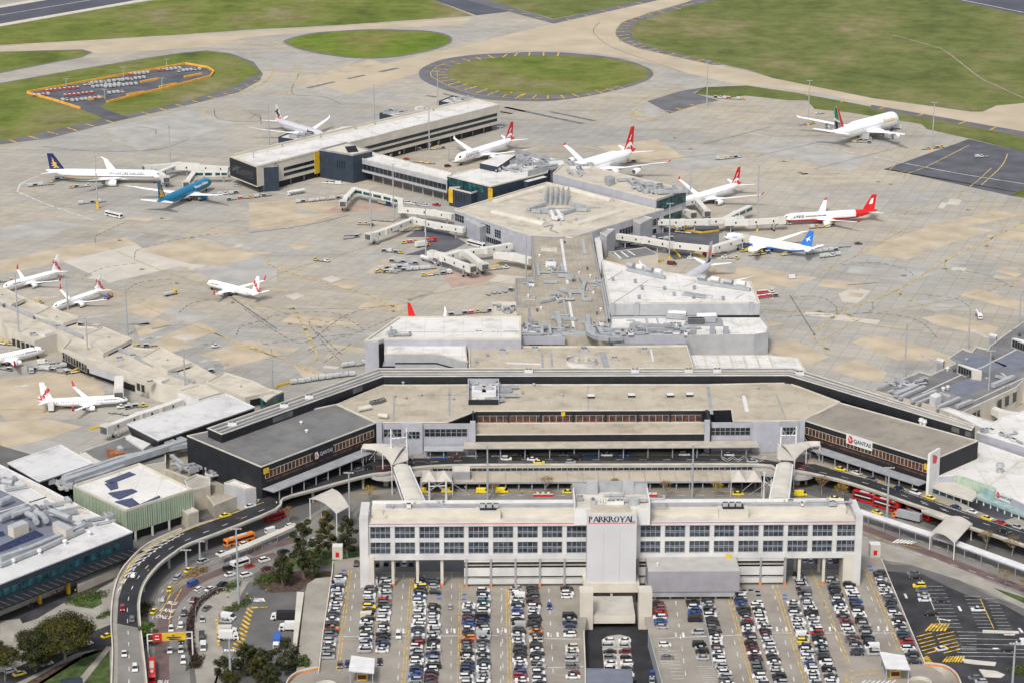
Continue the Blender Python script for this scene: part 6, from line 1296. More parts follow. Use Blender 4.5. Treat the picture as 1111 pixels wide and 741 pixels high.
P_=WQ('U3',.8,(418,560),(440,545),(490,538),(530,548),(545,700),(430,700));m=MB();m.prism(P_,0,.25,'concrete');struct(m.build('ramp_island'))
for lab,reg,x,y in(('small white ticket kiosk with a red door by the left trees','U2',357,228),('small white ticket kiosk with a red door right of the hotel','U4',510,220)):
 p=WQ(reg,BZ,(x,y))[0];r_=thing('kiosk',lab,'kiosk',(p.x,p.y,BZ));m=MB();m.obox(p,(1,0),3.8,3.6,BZ-.8,BZ+4.2,'cream','white');m.build('wall',r_);m=MB();m.obox((p.x,p.y-1.82),(1,0),1.3,.15,BZ+.2,BZ+2.1,'red');m.build('door',r_)
         
P_=WQ('U2',3.0,(335,312),(270,318),(235,340),(225,380),(185,741),(250,741),(280,660),(300,520),(330,320));
m=MB();m.prism(P_,0,3.0,'concrete_light','pave');struct(m.build('ramp'))
P_=WQ('U2',4.0,(193,372),(222,374),(196,560),(186,640),(172,640));building('ramp_wall_thick','pale concrete wall block on the outer side of the left ramp','wall',P_,0,4.0,'concrete_light','concrete_light',None)
           
rm=MB();ry=MB();z_=Z5*2
def rl(mb,pts,w_,mk,dash=None,reg='U4'):P=WQ(reg,z_,*pts);dashes(mb,P,w_,*dash,mk)if dash else strip(mb,P,w_,mk)
for k in range(12):rl(rm,((722+k*4,350+k*15),(785+k*7,350+k*15)),.16,'paint_white')
for k in range(10):rl(rm,((872+k*6,390+k*14),(935+k*6,390+k*14)),.16,'paint_white');rl(rm,((955+k*6,400+k*13.5),(1000+k*7,400+k*13.5)),.16,'paint_white')
for k in range(7):rl(rm,((850+k*2,548+k*11.5),(920,548+k*11.5)),.16,'paint_white')
for y in(533,560,582,600,615,630):rl(rm,((840,y),(1200,y+6)),.2,'paint_white')
rl(rm,((700,325),(775,500)),.3,'concrete_light');rl(ry,((935,400),(990,520)),.3,'paint_yellow')
for a,b in(((632,380),(640,398)),((848,430),(858,450)),((1090,518),(1105,535)),((762,480),(815,488)),((1030,545),(1075,545)),((985,600),(1010,600))):rl(rm,(a,b),.9,'paint_white')
for x,y,n_,l in((680,545,6,62),(760,540,6,70)):
 for k in range(n_):rl(ry,((x-2+k*6,y+k*14+8),(x+l+k*5,y+k*14-8)),.55,'paint_yellow')
for k in range(6):rl(ry,((715+k*15,530),(745+k*13,500)),.7,'paint_yellow')
for k in range(7):rl(ry,((785+k*12,655),(805+k*11,632)),.6,'paint_yellow')
for k in range(6):rl(ry,((705+k*5,640+k*6),(725+k*4,630+k*6)),.7,'paint_yellow')
struct(rm.build('car_park_markings'));struct(ry.build('car_park_markings'))
for reg,pts,lab in(('U4',((860,640),(900,645),(1000,655),(995,668),(905,660),(870,655)),'a'),('U4',((930,683),(1000,690),(1035,705),(1020,715),(950,712)),'b'),('U4',((945,525),(1090,530),(1090,538),(945,535)),'c')):
 m=MB();m.prism(WQ(reg,.5,*pts),0,.5,'concrete_light');struct(m.build('traffic_island'))
         
lm=MB();ly=MB()
def ll(mb,reg,pts,w_,mk,dash=None):P=WQ(reg,z_,*pts);dashes(mb,P,w_,*dash,mk)if dash else strip(mb,P,w_,mk)
for k in range(11):t=k/10;ll(ly,'U1',((985-t*60+8,437+t*158),(1015-t*45,455+t*160)),.9,'paint_yellow')
for pts in(((870,480),(880,600)),((1010,437),(1111,432))):ll(ly,'U1',pts,.9,'paint_yellow',(2.2,1.4))
for k in range(12):ll(lm,'U1',((905+k*11,603),(905+k*11,612)),.7,'paint_white')
for k in range(7):ll(lm,'U1',((1005+k*8,398),(1015+k*8,412)),.8,'paint_white')
for k in range(6):ll(lm,'U4',((585+k*14,175+k*1),(610+k*14,160+k*2)),.9,'paint_white');
for pts in(((600,640),(612,480),(650,370),(730,290),(880,240),(1050,190)),((705,560),(718,480),(760,400),(850,345),(980,305))):ll(lm,'U1',pts,.25,'paint_white',(3,5))
for pts in(((640,470),(700,350),(790,300)),((680,500),(690,430),(730,360))):ll(ly,'U1',pts,.3,'paint_yellow')
for reg,pts in(('S2',((700,655),(1100,650))),('S3',((0,655),(1090,655))),('U4',((460,150),(620,200),(820,262),(1111,360))),('U4',((500,90),(700,170),(900,240),(1111,315)))):ll(lm,reg,pts,.25,'paint_white',(3,5))
for reg,pts in(('U4',((455,130),(560,170),(700,200))),('S2',((400,650),(700,640),(1100,635))),('S3',((0,640),(1090,640)))):ll(ly,reg,pts,.3,'paint_yellow')
for w_,x,y in(('BUS',692,418),('LANE',672,447),('ONLY',657,474),('BUS',655,735)):
 p=WQ('U1',z_+.02,(x,y))[0];o=bmesh_text('lane_lettering',w_,2.2,'paint_white',None,p,(0,0,-.30 if y<600 else 0),.05,extr=.005);o.scale=(1.0,1.7,1);struct(o)
struct(lm.build('road_markings'));struct(ly.build('road_markings'))
# ================================================================= right domestic terminal
def bq(name,label,cat,reg,z1,pts,wall,roof,z0=0,rim=(.5,.6,'concrete_light')):return building(name,label,cat,WQ(reg,z1,*pts),z0,z1,wall,roof,rim)
Z=10
rt=bq('domestic_pier','wide grey flat-roofed domestic pier with rooftop plant at the right edge',TERM,'b7',Z,[(95,520),(415,395),(490,415),(650,340),(600,310),(700,240),(760,262),(790,228),(870,245),(880,225),(1040,110),(1111,60),(1300,-40),(1300,500),(1111,450),(1060,500),(700,665),(640,720),(560,640),(400,600)],'cream','roof_membrane')
m=MB()
for pts,mk in((((640,300),(760,262),(1000,350),(870,400)),'blue_grey'),(((560,500),(790,420),(900,480),(690,550)),'blue_grey'),(((905,320),(1050,240),(1111,260),(1111,360),(1050,390)),'blue_grey')):m.poly([p+Vector((0,0,.05))for p in WQ('b7',Z,*pts)],mk)
m.build('roof_membrane',rt)
m=MB();
for pts in(((430,530),(690,410),(830,360),(1080,230)),((760,590),(1111,430))):strip(m,WQ('b7',Z+.07,*pts),.8,'concrete_light')
m.build('walk_strip',rt)
for pts,r_ in((((250,565),(390,505)),1.6),(((280,578),(445,505)),1.2),(((360,600),(520,535)),1.3),(((530,645),(680,580)),1.2),(((400,612),(560,548)),1.0),(((660,640),(760,600)),1.3),(((900,500),(1040,440)),1.5),(((920,430),(1000,450),(960,415)),.9),(((120,510),(280,450)),.5),(((200,540),(300,500),(280,480)),.8)):duct(rt,WQ('b7',Z,*pts),Z+.4,r_*.7,'lgrey')
clutter(rt,WQ('b7',Z,(210,545),(430,500),(360,460),(230,500)),Z,22,81,.9,.5,.35)
for x,y in((598,380),(645,390),(740,432),(860,450),(725,322),(900,305),(420,450),(450,460),(1000,500),(1080,155),(1040,120),(600,505),(570,515)):vent(rt,WQ('b7',Z,(x,y))[0],Z,1.0,1.4,random.choice(['white','mgrey','dgrey']))
m=MB();m.prism(WQ('b7',Z+4,(480,545),(520,565),(560,545),(520,525)),Z,Z+4,'white');m.prism(WQ('b7',Z+3,(560,540),(615,560),(620,545),(570,528)),Z,Z+3,'galv');m.build('plant_room',rt)
for lab,pts in(('left louvred monitor box on the grey domestic pier roof',((668,338),(768,378),(830,385),(700,345))),('right louvred monitor box at the right edge of the grey domestic pier roof',((1030,168),(1130,205),(1190,200),(1060,170)))):
 P_=WQ('b7',Z+4.5,*pts);r_=building('roof_monitor',lab,'roof plant',P_,Z,Z+4.5,'concrete_light','white',(.2,.2,'white'));win_row(r_,lerp2(P_[0],P_[1],.05),lerp2(P_[0],P_[1],.93),Z+.6,Z+4,5,'black','mgrey',.1)
for lab,x,y in(('left gate cabin at the edge of the grey domestic pier',550,312),('right gate cabin at the edge of the grey domestic pier',903,148)):
 P_=WQ('b7',8,(x-28,y),(x+20,y+14),(x+30,y),(x-15,y-14));r_=building('gate_cabin',lab,'jet bridge',P_,1.5,8,'lgrey','white',(.2,.2,'white'));win_row(r_,P_[0],P_[1],3,7,1,'mgrey',None,.2)
 c=MB();p=centre(P_);c.tube((p.x,p.y,0),(p.x,p.y,1.6),.8,.8,'mgrey');c.build('column',r_)
a,b=WQ('b7',Z,(720,668),(1060,500));win_row(rt,lerp2(a,b,.05),lerp2(a,b,.3),5,8.5,3,'glass','mgrey',gap=.4);win_row(rt,lerp2(a,b,.6),lerp2(a,b,1.05),4,8.5,3,'glass','mgrey',gap=.5)
br=bq('link_bridge','white low roof joining the grey domestic pier to the black plant storey','walkway','b7',11,[(545,645),(600,632),(915,735),(860,790),(680,700)],'cream','white')
Z=15
P_=WQ('b8',Z,(795,120),(870,80),(960,20),(1040,0),(1111,-25),(1400,-60),(1400,330),(1111,215));dr=building('domestic_hall','rounded white-roofed upper hall at the right edge, with small plant along its front lip',TERM,P_,0,Z,'silver_clad','roof_white',(.6,.5,'white'))
clutter(dr,WQ('b8',Z,(830,115),(1111,205),(1111,185),(850,100)),Z,9,83,.8,.4,.2)
Z=11.5
P_=WQ('b8',Z,(805,182),(960,235),(1111,288),(1400,390),(1400,640),(1111,600),(925,505),(800,455),(650,408),(520,412),(600,330),(700,250));d2=building('front_hall','big sloping white-roofed front hall at the right edge with a pale green glass front',TERM,P_,0,Z,'silver_clad','roof_white',(.4,.4,'white'))
m=MB();strip(m,WQ('b8',Z+.07,(1111,285),(880,470)),1.2,'concrete_light');m.build('roof_joint',d2);vent(d2,WQ('b8',Z,(948,385))[0],Z,1.8,3.6,'lgrey')
gA,gB,gC=W(*q('b8',(650,408))[0],Z),W(*q('b8',(925,505))[0],Z),W(*q('b8',(1400,690))[0],Z)
gs=thing('glass_front','pale green panelled glass screen below the white front hall roof','glass front',((gA.x+gB.x)/2,(gA.y+gB.y)/2,4));nrm=Vector((gB.y-gA.y,gA.x-gB.x,0)).normalized();nrm=nrm if nrm.y<0 else-nrm
K('glass_green',(.42,.52,.42),var=.08,scale=.3,rough=.3);K('glass_aqua',(.30,.42,.42),var=.12,scale=.3,rough=.25)
for k in range(13):a,b=lerp2(gA,gB,k/13),lerp2(gA,gB,(k+.93)/13);m=MB();m.prism([a+nrm*.4,b+nrm*.4,b+nrm*.7,a+nrm*.7],7.5,12.0+.8*min(1,k/3),'glass_green');m.build('pane',gs)
a,b=gB-(gB-gA)*.35,gC;m=MB();m.prism([a+nrm*.5,b+nrm*.5,b+nrm*5,a+nrm*5],6.4+1.2,6.4+2.2,'glass_aqua');m.build('lower_canopy',gs)
m=MB();m.prism([a+nrm*.4,b+nrm*.4,b+nrm*.8,a+nrm*.8],6.2,11.3,'glass_aqua');m.build('lower_glass',gs);columns_row(gs,a+nrm*4.5,b+nrm*4.5,5.9,7.6,12,.3,'white')
def dr2(r_,L,H):kang(r_,-L*.44,H*.12,H*.78);bmesh_text('lettering','QANTAS',H*.55,'navy',r_,(L*.08,-.24,H*.45),(PI/2,0,0),.04,extr=.02,sx=1.1)
wall_sign(gB+nrm*.9,gC+nrm*.9,.03,.24,9.2,12.2,'white','white sign with red emblem and dark letters above the green glass front',dr2)
cs=WQ('b8',9,(475,468),(515,415),(640,435),(790,510),(795,540),(765,568),(640,530));kc=building('kerb_canopy','pale rounded kerb canopy between the tall white blade and the green glass','canopy',cs,8.2,9,'concrete_light','fabric',None);columns_row(kc,cs[0],cs[5],6,8.3,6,.25)
m=MB();m.prism([WQ('b8',7,(480,500))[0],WQ('b8',7,(640,545))[0],WQ('b8',7,(650,525))[0],WQ('b8',7,(490,480))[0]],6,8.2,'glass_teal');m.build('shop_front',kc)
rb=WQ('b8',4,(1000,600),(1400,780),(1400,640));
# ================================================================= left: black white-roofed sheds, green hall, cream pier, bottom-left terminal
Z=13
for lab,reg,pts,z1 in(('long white-roofed wedge shed with black sides, left of the grey-roofed wing','b2',((112,495),(320,602),(965,382),(770,292),(690,312)),13),('square white-roofed wedge shed with black sides, left of the green hall','b3',((52,262),(262,385),(622,262),(405,140)),11)):
 P_=WQ(reg,z1,*pts);r_=thing('wedge_shed',lab,'building',centre(P_,0));c=centre(P_);m=MB();n_=len(P_)
 Pi=[lerp2(c,p,.86)for p in P_];m.rings([[Vector((p.x,p.y,0))for p in Pi],[Vector((p.x,p.y,z1-.5))for p in P_]],'charcoal');m.build('wall',r_);m=MB();m.prism(P_,z1-.5,z1,'lgrey','roof_lgrey');m.build('roof',r_)
 m=MB()
 for i in range(n_):m.beam(Vector((*P_[i][:2],z1+.01*i)),Vector((*P_[(i+1)%n_][:2],z1+.01*i)),.5,.3,'white')
 m.build('parapet',r_)
Z=8
lowb=bq('service_block','low grey-roofed block between the two white wedge sheds','building','b3',Z,[(530,195),(840,85),(1010,130),(1080,150),(1111,170),(1111,260),(700,330),(600,320),(690,265)],'cream','roof_membrane');
m=MB();m.prism(WQ('b3',Z+1,(840,85),(870,70),(1010,130),(960,165)),Z,Z+1,'white');m.prism(WQ('b3',Z+1.2,(780,150),(800,170),(830,160),(805,143)),Z,Z+1.4,'lgrey');m.prism(WQ('b3',Z+1,(530,195),(570,180),(690,265),(640,290)),Z,Z+.8,'concrete_light');m.build('roof_plant',lowb);K('rust',(.32,.13,.06),var=.2,scale=.5)
duct(lowb,WQ('b3',Z,(740,205),(770,235),(830,225)),Z+.3,1.6,'rust');duct(lowb,WQ('b3',Z,(660,300),(790,255)),Z+.2,1.0,'rust')
lr2=bq('service_block','low tan-roofed yard block between the green hall and the grey-roofed wing','building','S1',5,[(350,560),(770,470),(840,540),(900,600),(1010,640),(860,700),(780,600),(600,530),(470,570)],'cream_dark','roof_pier')
for pts,r_ in((((255,610),(520,520),(750,445)),1.6),(((260,585),(480,510),(760,455)),1.1),(((665,435),(700,452)),1.3),(((695,425),(745,445)),1.3),(((640,440),(680,455)),1.3)):duct(lr2,WQ('S1',10,*pts),9.4,r_)
dq_=thing('duct_bank','silver duct tangle beside the square white wedge shed','ducts',WQ('b3',8,(450,420))[0]);clutter(dq_,WQ('b3',8,(310,400),(490,480),(480,380),(420,370)),8,20,91,.9,.5,.6)
for pts in(((430,345),(440,420),(490,420)),((450,340),(620,300)),((500,400),(700,340),(830,290)),((420,360),(470,345))):duct(dq_,WQ('b3',9,*pts),8.6,1.2)
clutter(lr2,WQ('S1',7,(690,560),(880,600),(870,560),(720,540)),7,16,92,1.0,.5,.5)
kv=bq('stair_tower','tan plain block at the right end of the green hall','building','S1',9,[(760,640),(845,620),(845,590),(790,575),(740,600)],'cream_dark','concrete')
sw=bq('plant_building','small white sloping plant shed against the black left wing','building','S1',9,[(900,610),(985,635),(1030,630),(940,595)],'lgrey','white')
cb2=bq('service_block','small tan box house beside the start of the ramp','building','U1',6,[(700,25),(755,65),(798,52),(738,18)],'cream_dark','concrete_light')
Z=13
P_=WQ('b3',Z,(490,432),(840,592),(1200,495))+WQ('S1',Z,(775,635),(560,533));P_=WQ('S1',Z,(295,622),(505,722),(775,637),(560,533))
gh=building('green_hall','hall with ribbed pale green walls and a white roof carrying dark solar panels',TERM,P_,4,Z,'clad_green','roof_white',(.6,.9,'cream'))
m=MB();m.prism([lerp2(centre(P_),p,.9)for p in P_],0,4,'charcoal');m.build('ground_floor',gh);columns_row(gh,P_[1],P_[2],0,4,4,.5,'concrete')
m=MB()
a,b=P_[1],P_[2]
for k in range(31):p=lerp2(a,b,k/30);m.beam((p.x,p.y-.06,4.2),(p.x+.25,p.y-.06,4.2),.2,8.4,'green_pale')
a,b=P_[0],P_[1]
for k in range(29):p=lerp2(a,b,k/28);m.beam((p.x-.06,p.y,4.2),(p.x-.06,p.y+.2,4.2),.2,8.4,'green_pale')
m.build('wall_ribs',gh)
for pts in(((420,598),(520,560),(545,570),(445,608)),((420,608),(470,600),(475,625),(445,633)),((435,645),(530,628),(552,638),(480,670),(455,660)),((460,680),(530,665),(562,690),(520,702)),((562,690),(640,655),(645,662),(575,690))):
 m=MB();m.prism(WQ('S1',Z+.3,*pts),Z+.02,Z+.3,'pv');m.build('solar_panel',gh)
     
Z=8
cp=bq('domestic_pier','stepped cream-roofed domestic pier with gate lounges, left side',TERM,'b1',Z,[(-250,60),(0,70),(165,150),(330,215),(520,275),(520,340),(620,345),(890,420),(890,480),(1111,500)]+[(x*1+0,y)for x,y in[]]+[(1250,560),(1500,700),(1300,760),(1060,720),(900,660),(700,590),(415,490),(470,430),(380,390),(230,440),(60,350),(0,300),(-250,230)],'cream','roof_cream')
for lab,reg,pts,z1 in(('second cream gate lounge box along the left pier, behind the docked jet','b1',((230,262),(425,318),(518,290),(340,205)),10),('third cream gate lounge box along the left pier','b1',((560,400),(690,520),(885,425),(690,342)),10),('first cream gate lounge box at the left edge','b1',((-150,100),(75,195),(168,155),(0,72),(-150,30)),10),
  ('fourth cream gate lounge box, just behind the long white wedge shed','b2',((210,50),(380,140),(540,88),(330,-20)),10),('fifth cream gate lounge box at the right end of the left pier','b2',((640,215),(900,320),(1095,275),(1060,262),(960,210),(760,150)),10)):
 P_=WQ(reg,z1,*pts);r_=building('gate_lounge',lab,'building',P_,0,z1,'cream','roof_cream',(.4,.5,'cream'));i0=1 if reg=='b1' and pts[0][0]==230 or pts[0][0]in(560,-150,210)else 1
 win_row(r_,lerp2(P_[1],P_[2],.15),lerp2(P_[1],P_[2],.95),5.5,8.8,2,'black','cream_dark',.05,.15)
 vent(r_,lerp2(P_[0],P_[2],.5),z1,.8,1.2,'concrete_light')
for reg,A_,B_,n_ in(('b1',(415,490),(580,580),9),('b1',(75,400),(230,450),5),('b2',(170,200),(230,220),2),('b2',(425,200),(560,240),5)):
 a,b=WQ(reg,Z,A_,B_);win_row(cp,a,b,3.5,7,n_,'glass','cream_dark',.3)
a,b=WQ('b1',Z,(600,585),(770,640));face_panel(cp,a,b,3.8,7.4,'lgrey','wall_panel',.4)
for reg,A_,B_ in(('b1',(415,490),(900,660)),):a,b=WQ(reg,Z,A_,B_);face_panel(cp,a,b,.1,3.2,'charcoal','ground_floor',.15)
duct(cp,WQ('b1',Z,(0,190),(230,280),(400,350),(560,420)),Z+.2,.8,'galv');duct(cp,WQ('b1',Z,(780,490),(950,560),(1111,640)),Z+.2,.8,'galv');duct(cp,WQ('b2',Z,(60,0),(280,110),(420,170),(560,220)),Z+.2,.6,'galv')
for reg,x,y in(('b1',40,205),('b1',245,285),('b1',390,350),('b1',800,560),('b2',265,225),('b2',150,50),('b2',425,165),('b1',222,400)):ac_unit(cp,WQ(reg,Z,(x,y))[0],Z,3,2.4,1.3,.5,random.choice(['cream','dgrey','lgrey']))
for reg,pts in(('b1',((260,375),(300,390),(370,370),(330,355))),('b2',((290,190),(340,208),(390,185),(345,172)))):m=MB();m.prism(WQ(reg,Z+1.5,*pts),Z,Z+1.5,'bridge_cream','cream');m.build('roof_plant',cp)
lc=bq('lounge_block','cream block with a white side wall touching the long white wedge shed','building','b2',9,[(450,275),(590,330),(740,290),(640,235),(590,235)],'white','roof_cream')
ld=bq('lounge_block','small cream block with teal glass beside the black bar, right of the fifth gate lounge','building','b2',9,[(1000,318),(1040,345),(1111,300),(1160,280),(1060,262)],'glass_teal','cream')
      
Z=12
P_=WQ('b3',Z,(-400,115),(0,275),(330,440),(590,580),(715,640))+WQ('b4',Z,(888,108),(-500,655))
bt=building('low_cost_terminal','large white-roofed terminal at the bottom left with a dark glazed front',TERM,P_,5.8,Z,'navy','roof_lgrey',(.5,.5,'white'))
M['roof_lgrey']
a,b=P_[6],P_[5]
m=MB();m.prism([lerp2(centre(P_),p,.985)for p in P_],0,5.8,'cream_dark');m.build('ground_floor',bt)
win_row(bt,lerp2(a,b,0),lerp2(a,b,.93),7.6,10.0,24,'glass_teal','navy',.22,.06,fw=.3)
m=MB();nn=Vector((b.y-a.y,a.x-b.x,0)).normalized();nn=nn if nn.y<0 else-nn
m.prism([a+nn*.3,b+nn*.3,b+nn*6,a+nn*6],5.6,6.1,'charcoal','charcoal');m.build('awning',bt)
for k in range(30):p=lerp2(a,b,k/30);q_=MB();q_.beam(Vector((p.x,p.y,6.1))+nn*.3,Vector((p.x,p.y,6.1))+nn*6,.15,.12,'dgrey');q_.build('awning_rib',bt)
yp_=[WQ('b4',4,(262,515))[0],WQ('b4',4,(455,450))[0]];t=thing('entrance_portal','yellow square-edged entrance portal under the dark awning','doorway',centre(yp_,0));m=MB();A_,B_=yp_
m.beam(Vector((A_.x,A_.y,4.6)),Vector((B_.x,B_.y,4.6)),1,1,'yellow');
for p in(A_,B_):m.obox(p,(B_-A_)[:2],1.0,1.2,0,4.6,'yellow')
m.build('frame',t)
m=MB();m.poly([p+Vector((0,0,.08))for p in WQ('b3',Z,(-300,560),(0,440),(110,490),(290,590),(420,640),(600,700))+WQ('b4',Z,(560,80),(300,180),(0,290),(-400,440))],'blue_grey');m.build('roof_membrane',bt)
m=MB()
for pts in(((0,585),(330,480)),((70,445),(275,560)),((330,480),(600,600)),((200,520),(330,480))):strip(m,WQ('b3',Z+.1,*pts),.9,'concrete_light')
m.build('roof_joint',bt)
for pts,r_ in((((0,300),(200,235),(500,110),(600,60)),1.0),(((0,345),(300,225),(560,105)),.8)):duct(bt,WQ('b4',Z,*pts),Z+.4,r_)
for x,y in((145,245),(315,180),(435,185),(265,250),(600,125),(90,315),(505,108)):vent(bt,WQ('b4',Z,(x,y))[0],Z,1.0,1.6,'white')
for pts in(((50,60),(90,78),(190,40),(150,20)),((350,40),(440,95),(490,70),(390,25))):m=MB();m.prism([*WQ('b4',Z+4,*pts)],Z+.1,Z+4,'cream','lgrey');m.build('plant_room',bt)
for reg,pts in(('b4',((180,-10),(230,10),(245,50))),('b4',((240,-20),(290,5),(310,40))),('b3',((80,620),(200,580))),('b3',((340,590),(470,640))),('b3',((0,640),(160,570))),('b3',((0,530),(70,500))),('b3',((20,390),(90,400)))):duct(bt,WQ(reg,Z+2,*pts),Z+1.5,1.2,'galv',False)
clutter(bt,WQ('b3',Z,(230,590),(420,640),(400,580),(260,550)),Z,14,95,1.0,.5,.5);clutter(bt,WQ('b3',Z,(0,470),(70,450),(50,380),(0,400)),Z,8,96,1.0,.5,.5);clutter(bt,WQ('b3',Z,(560,690),(720,690),(640,650),(560,650)),Z,8,97,.8,.5,.5)
for pts in(((0,205),(240,98),(300,130),(0,245)),((-200,150),(20,105),(40,130),(-200,190))):
 P_=WQ('b4',Z+.1,*pts)
 for k in range(4):m=MB();a0,b0,a1_,b1_=lerp2(P_[0],P_[3],k/4),lerp2(P_[1],P_[2],k/4),lerp2(P_[0],P_[3],(k+.6)/4),lerp2(P_[1],P_[2],(k+.6)/4);m.add([Vector((a1_.x,a1_.y,Z+.15)),Vector((b1_.x,b1_.y,Z+.15)),Vector((b0.x,b0.y,Z+.7)),Vector((a0.x,a0.y,Z+.7))],[[0,1,2,3]],'pv');m.build('solar_panel',bt)
           
P_=WQ('b3',12.8,(150,365),(330,460),(590,585),(560,590),(330,490),(170,390));building('roof_wall','long pale curved parapet wall along the back of the bottom-left terminal','wall',P_,3.5,12.9,'concrete_light','concrete_light',None)
vp=WQ('b4',3.2,(505,432),(790,310),(860,270),(850,300),(800,340),(520,462));building('wall_block','long tan wall with a flat coping beside the dark awning','wall',vp,0,3.2,'cream_dark','concrete_light',None)
# ================================================================= jet bridges
def bridge(label,reg,pts,z=7.2,w_=3.4,mk='bridge_cream',cab=True,holes=True,hh=3.0,glass=None):
 """tunnel sections through roof centreline points, cab at the last point, wheeled leg near the end"""
 P_=WQ(reg,z,*pts);r_=thing('jet_bridge',label,'jet bridge',(P_[-1].x,P_[-1].y,0),0,'jet bridges');n_=len(P_)
 for i in range(n_-1):
  a,b=P_[i],P_[i+1];m=MB();k=.12*i;m.beam(Vector((a.x,a.y,z-hh+.01*i)),Vector((b.x,b.y,z-hh+.01*i)),w_-k,hh-.02*i,mk);tn=m.build('tunnel',r_)
  d=(b-a);L=d.length;d.normalize();sd=Vector((-d.y,d.x,0));m=MB()
  for s in(-1,1):
   if glass:
    for u in range(max(2,int(L/7))):u0,u1=(u+.08)/max(2,int(L/7)),(u+.9)/max(2,int(L/7));p0,p1=lerp2(a,b,u0),lerp2(a,b,u1);m.prism([p0+sd*s*(w_/2-k/2-.05),p1+sd*s*(w_/2-k/2-.05),p1+sd*s*(w_/2+.06),p0+sd*s*(w_/2+.06)],z-hh+.7,z-.6,glass)
   elif holes:
    c_=max(1,int(L/8))
    for u in range(c_):p=lerp2(a,b,(u+.5)/c_);m.prism([p-d*.45+sd*s*(w_/2-.2),p+d*.45+sd*s*(w_/2-.2),p+d*.45+sd*s*(w_/2+.05),p-d*.45+sd*s*(w_/2+.05)],z-hh+1.1,z-hh+2.2,'charcoal')
  m.build('window',tn)
  if i<n_-2 or i==0:
   p=lerp2(a,b,.5 if i else.3);m=MB();m.tube((p.x,p.y,0),(p.x,p.y,z-hh),.35,.35,'lgrey',8);m.build('column',r_)
  if i:m=MB();m.tube((a.x,a.y,z-hh-.2),(a.x,a.y,z+.15),w_*.62,w_*.62,mk,12);m.build('rotunda',r_)
 a,b=P_[-2],P_[-1];d=(b-a).normalized();sd=Vector((-d.y,d.x,0))
 if cab:
  m=MB();m.obox((b.x,b.y),(d.x,d.y),4.2,4.4,z-hh-.4,z+.35,mk,'concrete_light');m.obox(((b+d*2.2).x,(b+d*2.2).y),(d.x,d.y),.5,3.6,z-hh,z-.2,'dgrey');m.build('cab',r_)
  p=b-d*5;m=MB();
  for s in(-1,1):m.tube((p+sd*s*1.6)[:2]+(.6,)if False else(p.x+sd.x*s*1.6,p.y+sd.y*s*1.6,.6),(p.x+sd.x*s*1.6,p.y+sd.y*s*1.6,z-hh+1),.28,.28,'lgrey',6);m.tube((p.x+sd.x*s*1.2,p.y+sd.y*s*1.2,.6),(p.x+sd.x*s*2.0,p.y+sd.y*s*2.0,.6),.6,.6,'rubber',10)
  m.beam(Vector((p.x,p.y,1.0))-sd*2,Vector((p.x,p.y,1.0))+sd*2,.5,.4,'mgrey');m.build('drive_leg',r_)
  m=MB();s0=b+sd*2.4;m.beam(Vector((s0.x,s0.y,z-hh)),Vector((s0.x,s0.y,0))-d*4.5,.9,.25,'galv');m.build('stair',r_)
 return r_
J=bridge
J('long jet bridge whose nose cab stands out on the apron left of the pier core','a3',((825,415),(640,385),(480,350),(290,425),(195,455)))
J('upper of the two long white jet bridges crossing left from the tan core','a3',((750,325),(620,300),(400,280),(395,225)),cab=False)
J('jet bridge with green glazing below the white-roofed link','a3',((410,225),(290,195),(90,150),(40,200),(15,235)),glass='glass_teal')
J('jet bridge angling down from the spine to the lower left apron, left branch','a3',((1140,520),(970,550),(790,570),(680,600),(870,670)))
J('jet bridge angling down from the spine to the lower left apron, right branch','a3',((830,565),(930,640),(955,655)),holes=False)
J('short wide jet bridge stub beside the tan spine','a6',((225,190),(100,160),(-20,150)),w_=5,cab=False,holes=False)
J('short jet bridge stub pointing left from the branching pair','a3',((700,590),(610,575)),holes=False)
J('upper of the two jet bridges reaching right from the tan core, long and level','a5',((680,548),(870,548),(1030,545),(1250,530)),z=8)
J('lower of the two jet bridges reaching right, with many small square windows and a corner','a7',((60,25),(240,50),(420,82),(690,110),(920,40)),z=7.5,w_=3.6)
J('jet bridge to the red-tailed airliner at the glazed end, front one','a5',((855,445),(870,470),(930,495)))
J('jet bridge to the red-tailed airliner at the glazed end, back one','a5',((880,420),(960,405),(1030,485)))
J('jet bridge with green glazing right of the corner bridge, far right of the core','R7',((905,215),(960,185),(1015,160)),glass='glass_teal',cab=False)
J('jet bridge ending at the white and red airliner nose','R7',((910,220),(1000,218),(1140,210)),z=7.4)
J('upper jet bridge meeting the nose of the dark-blue-tailed airliner','R1',((920,672),(800,665),(700,665),(640,690),(665,712)))
J('jet bridge with green glazing right above the blue airliner','R1',((915,690),(860,690),(780,690),(750,730)),glass='glass_teal')
J('third small jet bridge reaching the far left stand, behind the others','R1',((800,660),(720,655),(590,668)),holes=False)
J('jet bridge behind the far pier reaching the silver airliner nose','a1',((905,290),(820,300),(740,325)),holes=False)
J('ribbed white jet bridge along the long white wedge shed, left end cab on the apron','S1',((728,268),(640,300),(560,325),(430,375)))
J('single vertical jet bridge from the cream pier to the side-on parked jet','S1',((478,175),(476,235)),holes=False,w_=4)
J('jet bridge folded against the black bar wall, on the far right domestic side','b7',((870,610),(960,650),(1080,668)),z=6,holes=False,cab=False)
